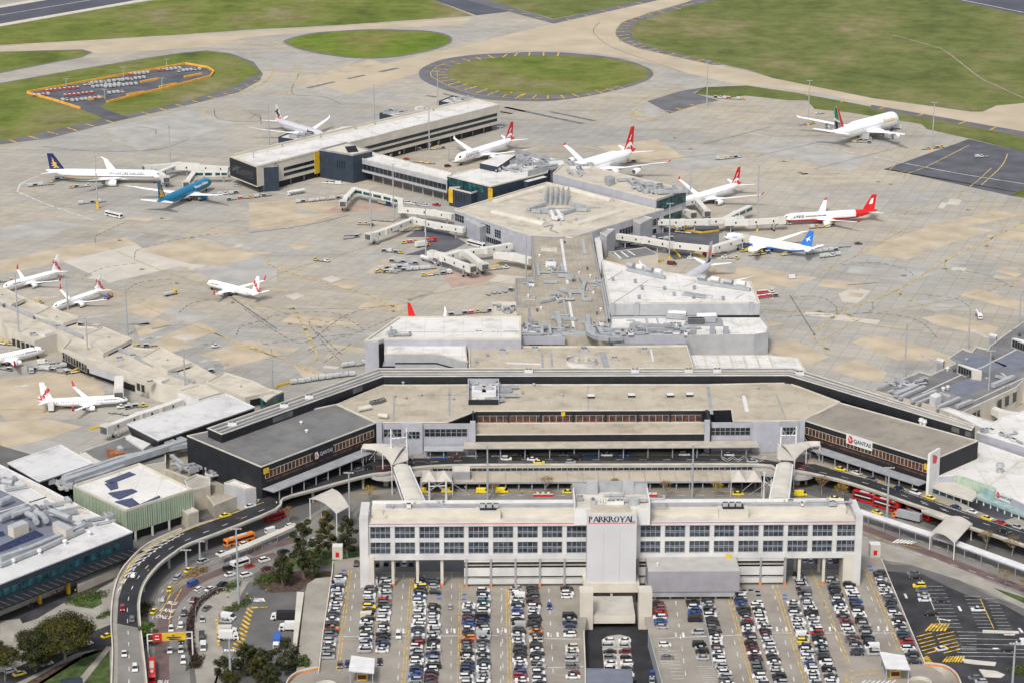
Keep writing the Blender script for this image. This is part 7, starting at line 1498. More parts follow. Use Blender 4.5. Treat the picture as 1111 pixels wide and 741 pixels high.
# ================================================================= light masts
def mast(label,reg,xt,yt_,xb_,yb2,heads=2,base=None):
 X,Yt=q(reg,(xt,yt_))[0];Xb,Yb=q(reg,(xb_,yb2))[0];p=W(Xb,Yb,0);h=ZP(X,Yt,p.y)
 r_=thing('light_mast',label,'light mast',(p.x,p.y,0),0,'tall light masts');m=MB();m.tube((p.x,p.y,0),(p.x,p.y,h),.48,.26,'galv',8);m.build('pole',r_)
 m=MB();m.tube((p.x-1.9,p.y,h),(p.x+1.9,p.y,h),.12,.12,'galv',6);m.build('head_frame',r_)
 for s in(-1.6,-.55,.55,1.6):m=MB();m.obox((p.x+s,p.y-.2),(1,0),.7,.6,h-.1,h+.25,'lgrey');m.build('lamp',r_)
 if base:m=MB();m.obox(p,(1,0),1.3,1.3,0,base,'yellow');m.build('base_guard',r_)
for a in(('light mast with a tall yellow base beside the far left stand','R1',381,625,393,840,2,5),('light mast left of the far pier end screen, on the open apron','R1',676,507,684,655),('light mast in front of the far pier left end','R1',1017,610,1022,745),('light mast behind the far pier beside the silver airliner tail','R2',75,415,82,585),
 ('light mast on the apron behind the left half of the far pier','R2',500,342,504,493),('light mast standing at the dark shoulder of the round grass island','R2',757,287,759,430),('light mast in the bay between the long pier and the link','R2',722,430,725,605),('short light mast in front of the red-tailed airliner nose between the piers','R2',800,595,803,650),
 ('light mast right of the narrow-tailed airliner','R2',1010,510,1010,600),('light mast near the small dark apron wedge, centre right','R3',847,247,840,425),('light mast left of the four-engined airliner','R4',251,325,243,505,2,1.5),('light mast right of the four-engined airliner, at the dark apron corner','R4',755,413,741,605,2,1.5),
 ('light mast at the left edge, rising over the domestic pier','b1',112,-10,133,485),('light mast over the second lounge of the left domestic pier','b1',430,-10,455,225),('light mast over the third lounge of the left domestic pier','b1',565,270,592,600),('light mast on the apron right of the third lounge','b1',828,60,855,395),
 ('light mast rising beside the long white wedge shed','b2',487,-10,503,345),('light mast at the right end of the left domestic pier','b2',1072,-10,1085,275),('light mast in front of the far link, near the green glazed jet bridge','R6',488,95,490,250),('light mast right behind the crossing white jet bridges','R6',578,-5,582,225),
 ('light mast between the tan core left face and the branching jet bridges','a3',560,270,568,600),('light mast at the left side of the tan spine','a6',186,40,190,325),('light mast rising from the front corner of the tan core','a4',788,540,790,735),('light mast between the two right-hand jet bridges','a5',782,440,778,735),
 ('light mast beside the corner of the many-windowed jet bridge','a7',408,-20,408,190,2,1.5),('light mast at the right end of the upper right jet bridge','R7',1050,0,1042,265,2,1.5),('light mast behind the docked red-tailed airliner wing tip','R7',775,20,773,130),('light mast on the open apron left of the grey domestic pier','b7',333,72,310,432),
 ('light mast behind the left gate cabin of the grey domestic pier','b7',753,-40,735,238),('light mast at the right edge near the white fuel truck','b7',1085,-90,1078,78),('light mast standing on the grey domestic pier front edge','b7',900,250,865,655),('light mast in front of the silver cladding, rising by the arrivals roof left','b5',918,268,920,630),
 ('light mast in front of the silver wing right of centre','S3',787,455,781,665),('light mast on the lower road at the left, near the double-arm canopy','S2',405,565,405,735),('light mast beside the red buses, right of the hotel','b8',212,352,190,735),('light mast on the ramp island at the left, near the zebra','U1',948,120,960,430),
 ('light mast at the yellow hatched bay, bottom left','U1',920,560,928,760),('light mast at the far right ground car park','U4',1075,580,1062,780),('light mast above the left road under the elevated bend','U1',748,205,750,275),('short light mast on the median by the coach','U1',800,170,804,245)):
 mast(*a)
# ================================================================= vehicles
PAINT=dict(W=('white',(.68,.68,.68)),S=('silver',(.36,.37,.385)),K=('black',(.018,.018,.02)),G=('grey',(.13,.135,.14)),B=('blue',(.025,.07,.27)),N=('dark blue',(.02,.035,.09)),R=('red',(.36,.025,.025)),M=('maroon',(.12,.02,.025)),Y=('yellow',(.80,.60,.02)),O=('orange',(.70,.20,.03)),C=('cream',(.60,.55,.42)),T=('teal',(.02,.12,.14)))
for k,(n_,c)in PAINT.items():M['car_'+k]=mat('car_'+k,c,var=0,rough=.25,spec=.6)
K('car_glass',(.012,.015,.018),var=0,rough=.08,spec=.7);K('tail_red',(.4,.01,.01),var=0,rough=.3);K('lamp_clear',(.75,.75,.72),var=0,rough=.2)
TYPES=dict(sedan=(4.7,1.82,1.45,[(-.50,.42,.78),(-.46,.25,.88),(-.30,.22,.93),(.22,.22,.92),(.46,.22,.74),(.50,.38,.62)],(-.36,-.17,.10,.29)),hatchback=(4.2,1.78,1.48,[(-.50,.42,.80),(-.47,.25,.93),(-.30,.22,.95),(.24,.22,.93),(.46,.22,.76),(.50,.38,.62)],(-.47,-.37,.10,.31)),
 suv=(4.7,1.9,1.78,[(-.50,.45,.9),(-.47,.3,1.12),(-.30,.27,1.14),(.24,.27,1.10),(.47,.27,.95),(.50,.45,.75)],(-.47,-.40,.12,.30)),ute=(5.1,1.88,1.78,[(-.50,.5,.85),(-.49,.35,1.02),(-.12,.3,1.02),(.24,.3,1.06),(.47,.3,.95),(.50,.5,.78)],(-.10,-.06,.12,.28)),van=(5.2,1.95,2.15,[(-.50,.42,1.15),(-.49,.28,1.25),(-.30,.25,1.25),(.36,.25,1.18),(.48,.25,.95),(.50,.42,.75)],(-.485,-.47,.28,.44)))
def loft(mb,secs,mk,hw):
 R_=[]
 for x,lo,hi,w_ in secs:R_.append([(x,-w_,lo),(x,w_,lo),(x,w_*1.0,lo+(hi-lo)*.6),(x,w_*.93,hi),(x,-w_*.93,hi),(x,-w_,lo+(hi-lo)*.6)])
 mb.rings(R_,mk)
def car_parts(tp,paint='paint'):
 L,Wd,H,prof,gh=TYPES[tp];h=Wd/2;b=MB();loft(b,[(x*L,lo,hi,h*(.90 if abs(x)>.48 else 1))for x,lo,hi in prof],paint,h)
 za=prof[2][2]-.04;x0,x1,x2,x3=[g_*L for g_ in gh]
 b.add([(x1,-h*.74,H-.05),(x2,-h*.74,H-.05),(x2,h*.74,H-.05),(x1,h*.74,H-.05),(x1,-h*.70,H),(x2,-h*.70,H),(x2,h*.70,H),(x1,h*.70,H)],[[0,1,5,4],[1,2,6,5],[2,3,7,6],[3,0,4,7],[4,5,6,7]],paint)
 for s in(-1,1):
  b.add([(L*.485,s*h*.55,.62),(L*.503,s*h*.55,.62),(L*.503,s*h*.92,.62),(L*.47,s*h*.95,.75),(L*.47,s*h*.5,.78)],[[1,2,3,4]if s>0 else[4,3,2,1]],'lamp_clear');b.box(-L*.505,-L*.49,min(s*h*.6,s*h*.95),max(s*h*.6,s*h*.95),.72,.9,'tail_red')
 if tp=='ute':b.box(-L*.47,-L*.13,-h*.8,h*.8,1.02,1.04,'rubber')
 g=MB();g.add([(x0,-h*.90,za),(x3,-h*.90,za),(x3,h*.90,za),(x0,h*.90,za),(x1,-h*.74,H-.04),(x2,-h*.74,H-.04),(x2,h*.74,H-.04),(x1,h*.74,H-.04)],[[0,1,5,4],[1,2,6,5],[2,3,7,6],[3,0,4,7],[4,5,6,7]],'car_glass')
 if tp=='van':b.box(x0+.05,x2-.3,-h*.97,h*.97,za-.1,H-.04,paint)
 w_=MB()
 return b,g,[(sx*L*.305,sy*(h-.12))for sx in(-1,1)for sy in(-1,1)]
M['paint']=M['car_W'];CAR={}
wm=MB();wm.tube((0,-.12,.33),(0,.12,.33),.33,.33,'rubber',10);wm.tube((0,-.13,.33),(0,.13,.33),.2,.2,'lgrey',8);wheel0=wm.build('wheel',None,local=True);wheel_me=wheel0.data;bpy.data.objects.remove(wheel0)
for tp in TYPES:
 b,g,wh=car_parts(tp);bo=b.build('car_body_'+tp,None,local=True);go=g.build('windows',None,local=True);CAR[tp]=(bo.data,go.data,wh);bpy.data.objects.remove(bo);bpy.data.objects.remove(go)
def car(p,ang,tp,col,label,name='parked_car',cat='car',group='cars parked on the roof deck',taxi=False):
 bm_,gm,wh=CAR[tp];o=bpy.data.objects.new(name,bm_);COL.objects.link(o);o.location=p;o.rotation_euler=(0,0,ang);k=R_.uniform(.93,1.05);o.scale=(k,R_.uniform(.95,1.03),R_.uniform(.93,1.06))
 for i,s_ in enumerate(o.material_slots):
  if s_.material==M['paint']:s_.link='OBJECT';s_.material=M['car_'+col]
 tag(o,label,cat,group);g=bpy.data.objects.new('windows',gm);COL.objects.link(g);g.parent=o
 for x,y in wh:w_=bpy.data.objects.new('wheel',wheel_me);COL.objects.link(w_);w_.parent=o;w_.location=(x,y,0)
 if taxi:
  m=MB();m.box(-.3,.1,-.4,.4,TYPES[tp][2],TYPES[tp][2]+.18,'white');m.build('roof_sign',o,local=True)
 return o
ORD=['','first','second','third','fourth','fifth','sixth','seventh','eighth','ninth','tenth','eleventh','twelfth','thirteenth','fourteenth','fifteenth','sixteenth','seventeenth','eighteenth','nineteenth','twentieth','twenty-first','twenty-second','twenty-third','twenty-fourth','twenty-fifth','twenty-sixth','twenty-seventh','twenty-eighth','twenty-ninth','thirtieth','thirty-first','thirty-second','thirty-third']
ROWS=[
 ((369,624),(355.4,712),'KWKSNWSWKSWSWKNWKKOKG.SWKSGSK'),((402.6,626),(395.8,705),'WKWSKGWWSKYKGKCKWSKWKWBSWSG'),((419.6,626),(414,705),'KSWKSWWSRGKSWSW.KWSKKKNSWW'),
 ((457,627),(450.4,741),'KWYKKWBWWSWWWWWWNWSKRWWSKWWKNBBSG'),((471.6,629),(468.2,741),'KS.K....KSKWWSWWSWKKWSKBSWKWKMKM'),((509.2,655),(506.6,741),'WNSKMBWWKOMGSKWCNNGWSW'),((524.8,640),(524,741),'WWSTWKWSKNNKSWSKGSWKSKNWWSSWW'),
 ((560.3,637),(565.7,744),'SWWSWWWBWKKSGKWWSKKKKWSKBRWWS'),((577.8,636),(584.6,744),'KKKGKMWSWKKKGOKSCKKWKWWSKWKWKK'),((615,637),(622,733),'KWW......KSNN.KW...CWS.S.G.MW'),
 ((714,653),(718,679),'MGRWBS'),((717,682),(723,712),'...W..G'),((752,652),(762,713),'KWBKK..S..KS.S'),((768,651),(781,715),'KSKKWKKKGKWWWMSWNW'),((783.5,722),(789,741),'SWSW'),
 ((802,641),(827,744),'WWNBGKKSRKWWMSKMWMKKGKWWSK'),((821,653.5),(848,744),'WKWSWWSWWMSWWSWKKWSCSKKSW'),((860.3,652.7),(886,744),'WGKWSWWWSWWYSKWSWBSWWSWSW'),((866.8,623),(876.6,653),'KKSKGKKW'),((877.5,656),(904,744),'SWKKWSWSWRKKWNSGKKWWKSKWWGS'),
 ((902,626),(904,634),'KKG'),((904.5,638),(930.6,708),'KKGWWWWKGRKWWMGKSNK'),((918.8,624),(921,633),'KMK'),((923,638.7),(947.8,708),'WWSBKNKWWWKSGKSKKKWWS'),((953.4,621),(992,717),'KSWKWSWKGKNKWSKWKSNKRKWSKGK'),
 ]
mbs=MB();R_=random.Random(5);cars=[]
def car_into(mb,p,ang,tp,col):
 b,g,wh=car_parts(tp,'car_'+col);T=Matrix.Translation(p)@Matrix.Rotation(ang,4,'Z')
 for q_ in(b,g):
  o=len(mb.v);mb.v+=[T@v for v in q_.v];mb.f+=[[o+i for i in f]for f in q_.f];mb.m+=q_.m
 for x,y in wh:
  q_=MB();q_.tube((x,y-.12,.33),(x,y+.12,.33),.33,.33,'rubber',8);o=len(mb.v);mb.v+=[T@v for v in q_.v];mb.f+=[[o+i for i in f]for f in q_.f];mb.m+=q_.m
rowid={};k_=0
names=['leftmost long','second long','third long','fourth long','fifth long','sixth long','seventh long','eighth long','ninth long','short tenth','x','x','short eleventh','short twelfth','x','thirteenth long','fourteenth long','fifteenth long','x','sixteenth long','x','seventeenth long','x','eighteenth long','rightmost long']
names[10]='near-empty tenth';names[11]='tenth stub';names[14]='stub thirteenth';names[18]='shaded rear';names[20]='shaded left pair';names[22]='shaded right pair'
allc=[]
for ri,(a,b,s_)in enumerate(ROWS):
 pa,pb=W(*a,BZ+.7),W(*b,BZ+.7);n_=len(s_);L=(pb-pa).length;step=L/max(1,n_-1)
                 
 m_=max(2,int(round(L/2.55))+1)
 for j in range(m_):
  c_=s_[min(n_-1,int(j*n_/m_))]
  if c_=='.':continue
  if R_.random()<.35 and j and s_[min(n_-1,int((j-1)*n_/m_))]==c_ and c_ in 'WSKG':c_=R_.choice('SKGNSK')
  p=pa.lerp(pb,j/(m_-1));p.z=BZ;p.x+=R_.uniform(-.35,.35);allc.append((ri,m_-j,p,(0 if R_.random()<.6 else PI)+R_.uniform(-.03,.03),R_.choice(['sedan','hatchback','suv','sedan','hatchback','suv','suv','ute' if R_.random()<.4 else 'van' if R_.random()<.3 else 'sedan']),c_))
allc.sort(key=lambda t:t[2].y)
NSOLO=225
for i,(ri,n_,p,ang,tp,c_)in enumerate(allc):
 if i<NSOLO:car(p,ang,tp,c_,'%s %s, %s from the near end of the %s deck car row'%(PAINT[c_][0],tp,ORD[min(33,n_)],names[ri]),group='cars parked on the roof deck')
 else:car_into(mbs,p,ang,tp,c_)
for x,y in((515,268),(552,265),(597,265),(625,265),(652,265),(432,265)):car_into(mbs,W(*q('U2',(x,y))[0],BZ+.01)-Vector((0,0,.01)),PI/2,'suv',R_.choice('WKNK'))
for x,y in((228,252),(253,255),(280,252),(330,255),(350,252),(370,248)):car_into(mbs,W(*q('U4',(x,y))[0],BZ),PI/2,'sedan',R_.choice('RWKNW'))
so_=mbs.build('parked_cars');so_['kind']='stuff';so_['label']='densely parked cars in the far half of the roof deck, towards the hotel';so_['category']='parked cars'
        
for j in range(8):
 for x in(452,512):
  c_='WWSSKMGKWWWKSWWK'[j*2+(x==512)];p=W(*q('U3',(x-6+j*2+(4 if x>500 else 0),566+j*23))[0],.7);p.z=0;car(p,0 if j%2 else PI,R_.choice(['sedan','suv','hatchback']),c_,'%s car in the sunken ramp, %s back in its %s column'%(PAINT[c_][0],ORD[8-j],'left' if x<500 else 'right'),group='cars in the sunken ramp')
def vdir(reg,x,y,dx,dy,z=0):
 a,b=WQ(reg,z,(x,y),(x+dx,y+dy));return math.atan2((b-a).y,(b-a).x)
REG.update(c5=(110,600),c6=(200,540),c7=(0,600));_q=q
def q(reg,*pts):
 if reg[0]!='c':return _q(reg,*pts)
 ox,oy=REG[reg];k={'c5':841/160,'c6':847/160,'c7':683/130}[reg];return[(ox+x/k,oy+y/k)for x,y in pts]
ROAD=[('U1',537,303,40,-70,'W','hatchback','on the bend of the elevated ramp',DZ),('U1',492,436,0,60,'R','hatchback','on the straight of the elevated ramp',DZ),('U1',530,480,0,-60,'G','suv','on the straight of the elevated ramp',DZ),('U1',499,618,2,60,'W','sedan','on the pale lower stretch of the ramp, left lane',DZ),('U1',542,677,2,60,'W','suv','on the pale lower stretch of the ramp, right lane',DZ),
 ('U1',905,63,80,-22,'Y','taxi','on the upper road by the green hall',DZ),('U1',1005,25,80,-22,'W','sedan','on the upper road in front of the left wing',DZ),('b5',130,410,60,-12,'K','sedan','on the upper road beside the left red crossing',DZ),('b5',60,425,60,-14,'G','hatchback','left of the black one by the red crossing',DZ),('b5',710,333,60,0,'M','sedan','at the central kerb by the blue bay',DZ),('b5',820,328,60,0,'S','sedan','second at the central kerb from the blue bay',DZ),('b5',975,328,60,0,'G','hatchback','at the central kerb behind the tall mast',DZ),('b5',1045,350,60,0,'W','suv','in the middle lane right of the tall mast',DZ),
 ('S3',35,507,60,0,'W','hatchback','in the centre lane, left part of the upper road',DZ),('S3',105,489,60,0,'K','suv','at the kerb left of centre',DZ),('S3',140,508,60,0,'W','sedan','behind the yellow taxi on the upper road',DZ),('S3',165,520,60,0,'Y','taxi','in the outer lane near the middle of the upper road',DZ),('S3',265,489,60,0,'G','sedan','at the kerb in front of the black van',DZ),('S3',315,503,60,0,'K','van','double-parked at the middle of the upper road',DZ),('S3',293,519,60,0,'S','hatchback','in the outer lane beside the black van',DZ),('S3',438,490,60,0,'W','sedan','beside the blue painted bay',DZ),('S3',508,489,60,0,'B','ute','parked at the central kerb',DZ),('S3',750,488,60,0,'W','suv','at the kerb left of the right silver wing',DZ),('S3',828,488,60,0,'G','sedan','at the kerb behind the right tall mast',DZ),('S3',930,489,60,0,'W','hatchback','at the kerb before the zigzag lines',DZ),('S3',1023,516,60,0,'S','sedan','on the zigzag lines',DZ),
 ('S4',373,547,60,14,'Y','taxi','nearest the right red crossing',DZ),('S4',440,563,60,17,'W','sedan','behind the taxi on the right curve',DZ),('S4',498,588,60,18,'G','sedan','third car on the right curve of the upper road',DZ),('S4',610,627,60,20,'N','hatchback','at the kerb under the right wing canopy',DZ),('S4',675,643,60,20,'W','suv','at the kerb by the tall white blade',DZ),('S4',733,662,60,20,'Y','taxi','just past the tall white blade',DZ),('S4',838,700,60,20,'N','sedan','in the kerb lane by the green glass front',DZ),('U4',902,48,60,20,'W','sedan','in the middle lane by the green glass front',DZ),('U4',962,74,60,18,'Y','taxi','by the green glass front at the right',DZ),('U4',1020,93,60,18,'R','hatchback','on the upper road near the right edge',DZ),('U4',1085,110,60,18,'S','hatchback','on the upper road at the right edge',DZ),('U4',1033,126,60,18,'K','sedan','in the outer lane near the right edge',DZ),
 ('b5',490,570,60,0,'Y','taxi van','first van left of the close white masts',0),('b5',650,570,60,0,'Y','taxi van','second van between the close white masts',0),('b5',885,572,60,0,'Y','taxi van','third van left of the tall mast foot',0),('b5',1015,570,60,0,'Y','taxi van','fourth van behind the bare tree',0),('S3',283,640,60,0,'Y','taxi','behind the hotel tower plant',0),('S3',965,648,60,0,'Y','taxi','by the right fabric canopies',0),('b6',668,590,60,0,'Y','taxi van','alone right of the right footbridge',0),('b6',900,615,60,4,'Y','taxi','behind the hotel right end',0),('U4',520,52,60,20,'Y','taxi','beside the red buses',0),
 ('c5',300,328,50,-60,'Y','taxi','nearest the start of the bend, ground road',0),('c5',353,262,50,-80,'S','hatchback','between the first two ground-road taxis',0),('c5',390,200,40,-80,'Y','taxi','second along the ground road bend',0),('c5',437,135,60,-50,'S','suv','behind the third ground-road taxi',0),('c5',497,92,70,-50,'Y','taxi','third along the ground road bend',0),('c5',580,45,70,-30,'S','sedan','ahead of the third ground-road taxi',0),('c5',522,172,70,-35,'B','van','with a white rear, on the bus lane bend',0),
 ('c5',558,200,70,-35,'W','hatchback','just behind the blue van',0),('c5',620,200,70,-35,'W','sedan','at the fence corner behind the white hatchback',0),('c5',690,172,70,-35,'K','sedan','at the top of the curved fence',0),('c5',525,265,50,-80,'M','suv','beside the dark hedge curve',0),('c5',470,338,20,-80,'K','suv','above the yellow gantry',0),('c5',397,427,0,80,'W','hatchback','above the gantry, left one of two',0),('c5',453,408,10,-80,'W','suv','above the gantry, right one of two',0),('c5',390,550,0,80,'W','sedan','below the gantry in the left lane',0),('c5',453,547,0,80,'W','hatchback','below the gantry in the middle lane',0),('c5',467,610,0,80,'W','suv','lowest one below the gantry',0),('c5',453,495,0,80,'K','sedan','half hidden behind the gantry',0),
 ('c5',575,375,5,60,'S','hatchback','on the pale drive inside the hedge curve',0),('c5',600,310,50,-40,'G','sedan','on the pale drive, upper one',0),('c5',573,478,0,60,'K','van','on the pale drive right of the gantry',0),('c5',580,533,0,60,'W','van','behind the black van on the pale drive',0),('c5',725,362,60,10,'W','van','at the top of the yellow hatching',0),('c5',710,382,60,5,'S','sedan','in front of the white van at the hatching',0),
 ('c6',500,188,60,-18,'W','van','on the ground road right of the orange bus',0),('c6',215,315,60,-20,'W','sedan','below the left end of the orange bus',0),('c6',108,362,60,-20,'S','suv','between the white sedan and the taxi, median road',0),('c6',372,388,60,-18,'R','hatchback','right of the white minibus',0),('c6',255,402,60,-18,'K','suv','left of the white minibus',0),('c6',262,437,60,-18,'W','sedan','below the black suv left of the minibus',0),('c6',355,441,60,-16,'W','suv','below the red hatchback',0),('c6',460,355,60,-16,'W','suv','right of the red hatchback',0),('c6',568,308,60,-18,'K','suv','on the road left of the tall trees',0),('c6',475,403,60,-12,'M','sedan','by the hedge corner left of the trees',0),('c6',655,270,60,-18,'G','sedan','partly behind the tallest tree',0),('c6',740,240,60,-18,'S','sedan','beyond the tallest tree',0),('c6',610,155,60,-18,'W','hatchback','on the ground road behind the tall tree',0),('c6',345,260,60,-18,'W','hatchback','beside the orange bus',0),
 ('c7',612,467,60,-18,'Y','taxi','beside the ramp wall, bottom left street',0),('c7',495,512,60,-16,'W','sedan','right of the big tree, bottom left street',0),('c7',300,566,60,-18,'Y','taxi','under the big tree crown',0),('c7',398,557,60,-18,'S','sedan','in front of the big tree trunk',0),('c7',265,625,60,-18,'W','sedan','right of the dark tree at bottom left',0),('c7',110,683,60,-16,'Y','taxi','lowest at the bottom left street',0),('c7',60,667,60,-16,'W','hatchback','under the dark tree at bottom left',0),
 ('U4',668,298,-60,0,'G','sedan','rearmost in the dark ground car park',0),('U4',675,312,-60,0,'K','sedan','second in the dark ground car park',0),('U4',690,348,-60,0,'Y','suv','in the dark ground car park',0),('U4',700,366,-60,0,'G','suv','below the yellow one in the dark car park',0),('U4',708,384,-60,0,'S','sedan','below the grey suv in the dark car park',0),('U4',712,403,-60,0,'W','sedan','end of the short column in the dark car park',0),('U4',775,404,-60,0,'K','hatchback','right of the short column in the dark car park',0),('U4',738,460,-60,0,'K','suv','alone above the yellow hatching',0),('U4',925,443,-60,0,'W','ute','with a yellow stripe in the right bays',0),('U4',780,600,60,-12,'W','sedan','on the yellow hatching',0),('U4',1045,604,-60,0,'K','suv','in the exit lanes at the far right',0),('U4',912,716,-60,0,'G','hatchback','near the bottom edge, right island',0),('U4',938,731,-60,0,'S','hatchback','at the bottom edge, right island',0),('U4',1108,578,-60,0,'W','van','cut by the right edge in the exit lanes',0),
 ('U2',600,546,5,60,'W','suv','driving down the aisle at the cross line of the deck',BZ),('U2',808,428,-5,-60,'S','hatchback','driving up the fourth aisle of the deck',BZ),('U3',208,428,0,60,'B','hatchback','driving in the aisle left of the tower',BZ),('U2',526,650,0,60,'K','sedan','right of the left exit canopy',BZ),('U2',365,663,0,60,'G','hatchback','left of the left exit canopy',BZ),('U2',396,660,0,60,'N','hatchback','just touching the left exit canopy',BZ),('U3',620,702,3,60,'B','hatchback','in the sunken ramp at the right wall',0),('U3',620,730,3,60,'S','sedan','behind the blue one at the right ramp wall',0)]
for reg,x,y,dx,dy,c_,tp,where,z in ROAD:
 p=W(*q(reg,(x,y))[0],z+.8);p.z=z+.05 if z==DZ else(z+.02 if z else.17);ang=vdir(reg,x,y,dx,dy,z);tx_='taxi' in tp;t2={'taxi':'sedan','taxi van':'van'}.get(tp,tp)
 car(p,ang,t2,c_,('%s %s %s'%(PAINT[c_][0],tp,where)),name='taxi' if tx_ else 'car',cat='taxi' if tx_ else 'car',group='cars and taxis on the airport roads',taxi=tx_)
def bus(p,ang,L,label,mk='red',stripe='white',h=3.0,double=False,front='white'):
 r_=thing('bus',label,'bus',p,ang);H=4.2 if double else h;m=MB();loft(m,[(-L/2,.4,H-.25,1.2),(-L/2+.1,.35,H,1.25),(L/2-.3,.35,H,1.25),(L/2,.4,H-.4,1.2)],mk,1.25);m.build('body',r_,local=True)
 w_=MB()
 for z0 in((1.3,2.9)if double else(1.35,)):
  for s in(-1,1):w_.box(-L/2+.5,L/2-.6,min(s*1.2,s*1.28),max(s*1.2,s*1.28),z0,z0+.95,'car_glass')
 w_.box(L/2-.05,L/2+.06,-1.05,1.05,1.2,2.4,'car_glass');w_.build('windows',r_,local=True)
 u=MB();u.box(-L*.25,L*.1,-.7,.7,H,H+.25,stripe);u.box(L*.2,L*.32,-.5,.5,H,H+.2,stripe);u.build('roof_unit',r_,local=True)
 for sx in(-.3,.33):
  for s in(-1,1):w_=MB();w_.tube((sx*L,s*1.0,.5),(sx*L,s*1.28,.5),.5,.5,'rubber',12);w_.build('wheel',r_,local=True)
 if double:s_=MB();s_.box(-L/2+1,L*.2,-1.29,-1.26,2.3,2.75,'white');s_.build('stripe',r_,local=True)
 return r_
def at(reg,x,y,z=.1,lift=1.2):p=W(*q(reg,(x,y))[0],z+lift);p.z=z;return p
bus(at('c6',315,240),vdir('c6',315,240,-60,18),13,'orange coach with a blue-lit front on the ground road under the ramp','orange','cream');bus(at('c6',320,372),vdir('c6',320,372,60,-18),7.5,'white minibus beside the red hatchback, left roads','white','lgrey',2.6)
bus(at('c5',288,672),vdir('c5',288,672,2,60),15,'long red bus seen from above, below the yellow sign gantry','red','cream');bus(at('S4',480,672),vdir('S4',480,672,60,16),12,'red double-deck bus under the right curve, nearer the hotel end','red','white',double=True)
bus(at('U4',690,62),vdir('U4',690,62,60,22),12,'red double-deck bus behind the truck with the silver load','red','white',double=True);bus(at('S4',560,700),vdir('S4',560,700,60,18),12,'red double-deck bus between the other two, in shade','red','white',double=True)
bus(at('c6',520,105),vdir('c6',520,105,60,-18),9,'dark red bus in the shade under the left ramp','red','white');bus(at('R5',457,198,.12),vdir('R5',457,198,60,14),13.5,'white apron bus driving alone left of the blue airliner','white','lgrey');bus(at('a3',905,527,.12),vdir('a3',905,527,60,16),13,'white apron bus parked under the tan core left face','white','lgrey')
def truck(p,ang,label,L=8,box='white',cab='white',kind='box',name='truck',cat='truck',group=None,h=3.3):
 r_=thing(name,label,cat,p,ang,group);m=MB();c0=L/2-2.0;loft(m,[(c0,.5,2.4,1.1),(c0+.4,.45,2.5,1.15),(L/2-.4,.45,2.2,1.15),(L/2,.5,1.3,1.1)],cab,1);m.build('cab',r_,local=True);w_=MB();w_.add([(L/2-.38,-.95,2.1),(L/2-.38,.95,2.1),(L/2+.02,.95,1.35),(L/2+.02,-.95,1.35)],[[0,3,2,1]],'car_glass');
 for s in(-1,1):w_.box(c0+.5,L/2-.6,min(s*1.1,s*1.18),max(s*1.1,s*1.18),1.4,2.05,'car_glass')
 w_.build('windscreen',r_,local=True);b=MB()
 if kind=='tank':b.tube((-L/2,0,2.1),(c0-.2,0,2.1),1.15,1.15,box,16);b.box(-L/2+.3,c0-.5,-.35,.35,3.2,3.4,'mgrey');b.box(-L/2,c0,-1,1,.7,1.1,'mgrey')
 elif kind=='flat':b.box(-L/2,c0-.1,-1.15,1.15,.9,1.15,'mgrey');b.box(-L/2+.3,c0-.5,-.9,.9,1.15,1.9,box)
 elif kind=='slat':
  b.box(-L/2,c0-.1,-1.2,1.2,.9,h,box)
  for k in range(14):x=-L/2+.3+k*(L-2.8)/14;b.box(x,x+.12,-1.26,-1.2,1.1,h-.1,'white')
 else:b.box(-L/2,c0-.1,-1.2,1.2,.9,h,box)
 b.build('body',r_,local=True)
 for sx in(-.32,.34):
  for s in(-1,1):q_=MB();q_.tube((sx*L,s*.85,.48),(sx*L,s*1.2,.48),.48,.48,'rubber',10);q_.build('wheel',r_,local=True)
 return r_
truck(at('U4',640,72),vdir('U4',640,72,-60,-14),'truck with a silver slatted load and orange cab in front of the red buses',12,'galv','orange','slat',h=3.6)
truck(at('c5',720,445),vdir('c5',720,445,60,0),'white box truck on the yellow hatching, upper of two',7,'concrete_light');truck(at('c5',728,472),vdir('c5',728,472,60,0),'white box truck on the yellow hatching, lower of two',7,'white')
truck(at('c6',570,680),vdir('c6',570,680,-60,0),'dark-bodied truck with white cab beside the left ramp wall',9,'black','white');truck(at('U2',113,575),PI/2+PI,'blue box truck parked beside the left ramp wall',8,'blue','white');truck(at('U2',155,515),PI,'small white truck by the left ramp wall, above the blue one',6,'white','white')
truck(at('c5',775,630),1.9,'white truck half hidden in the trees, bottom left',6,'lgrey','white')
# ------------------------------------------------ apron service fleet
GR='ground service vehicles on the apron'
truck(at('R8',930,600,.12),vdir('R8',930,600,14,24),'white fuel truck standing alone on the right apron',9,'white','white','tank','fuel_truck','fuel truck',GR)
truck(at('a3',590,632,.12),vdir('a3',590,632,60,16),'white tanker with red tail end left of the branching jet bridges',12,'white','white','tank','fuel_truck','fuel truck',GR)
truck(at('R6',188,108,.12),vdir('R6',188,108,-60,10),'white tanker parked in the corner by the far pier',12,'white','white','tank','fuel_truck','fuel truck',GR)
truck(at('a3',290,250,.12),vdir('a3',290,250,60,14),'white catering truck with a blue side, below the green-glazed jet bridge',9,'white','blue','box','catering_truck','truck',GR)
truck(at('a3',545,530,.12),vdir('a3',545,530,60,-10),'white and orange truck beside the left apron mast of the core',9,'white','orange','box','truck','truck',GR)
truck(at('a3',600,495,.12),vdir('a3',600,495,60,-4),'red truck right of the white and orange truck',7,'red','red','flat','truck','truck',GR)
truck(at('a3',700,705-0,.12),vdir('a3',640,700,60,10),'grey loader near the branching jet bridge cabs',7,'mgrey','white','flat','truck','truck',GR)
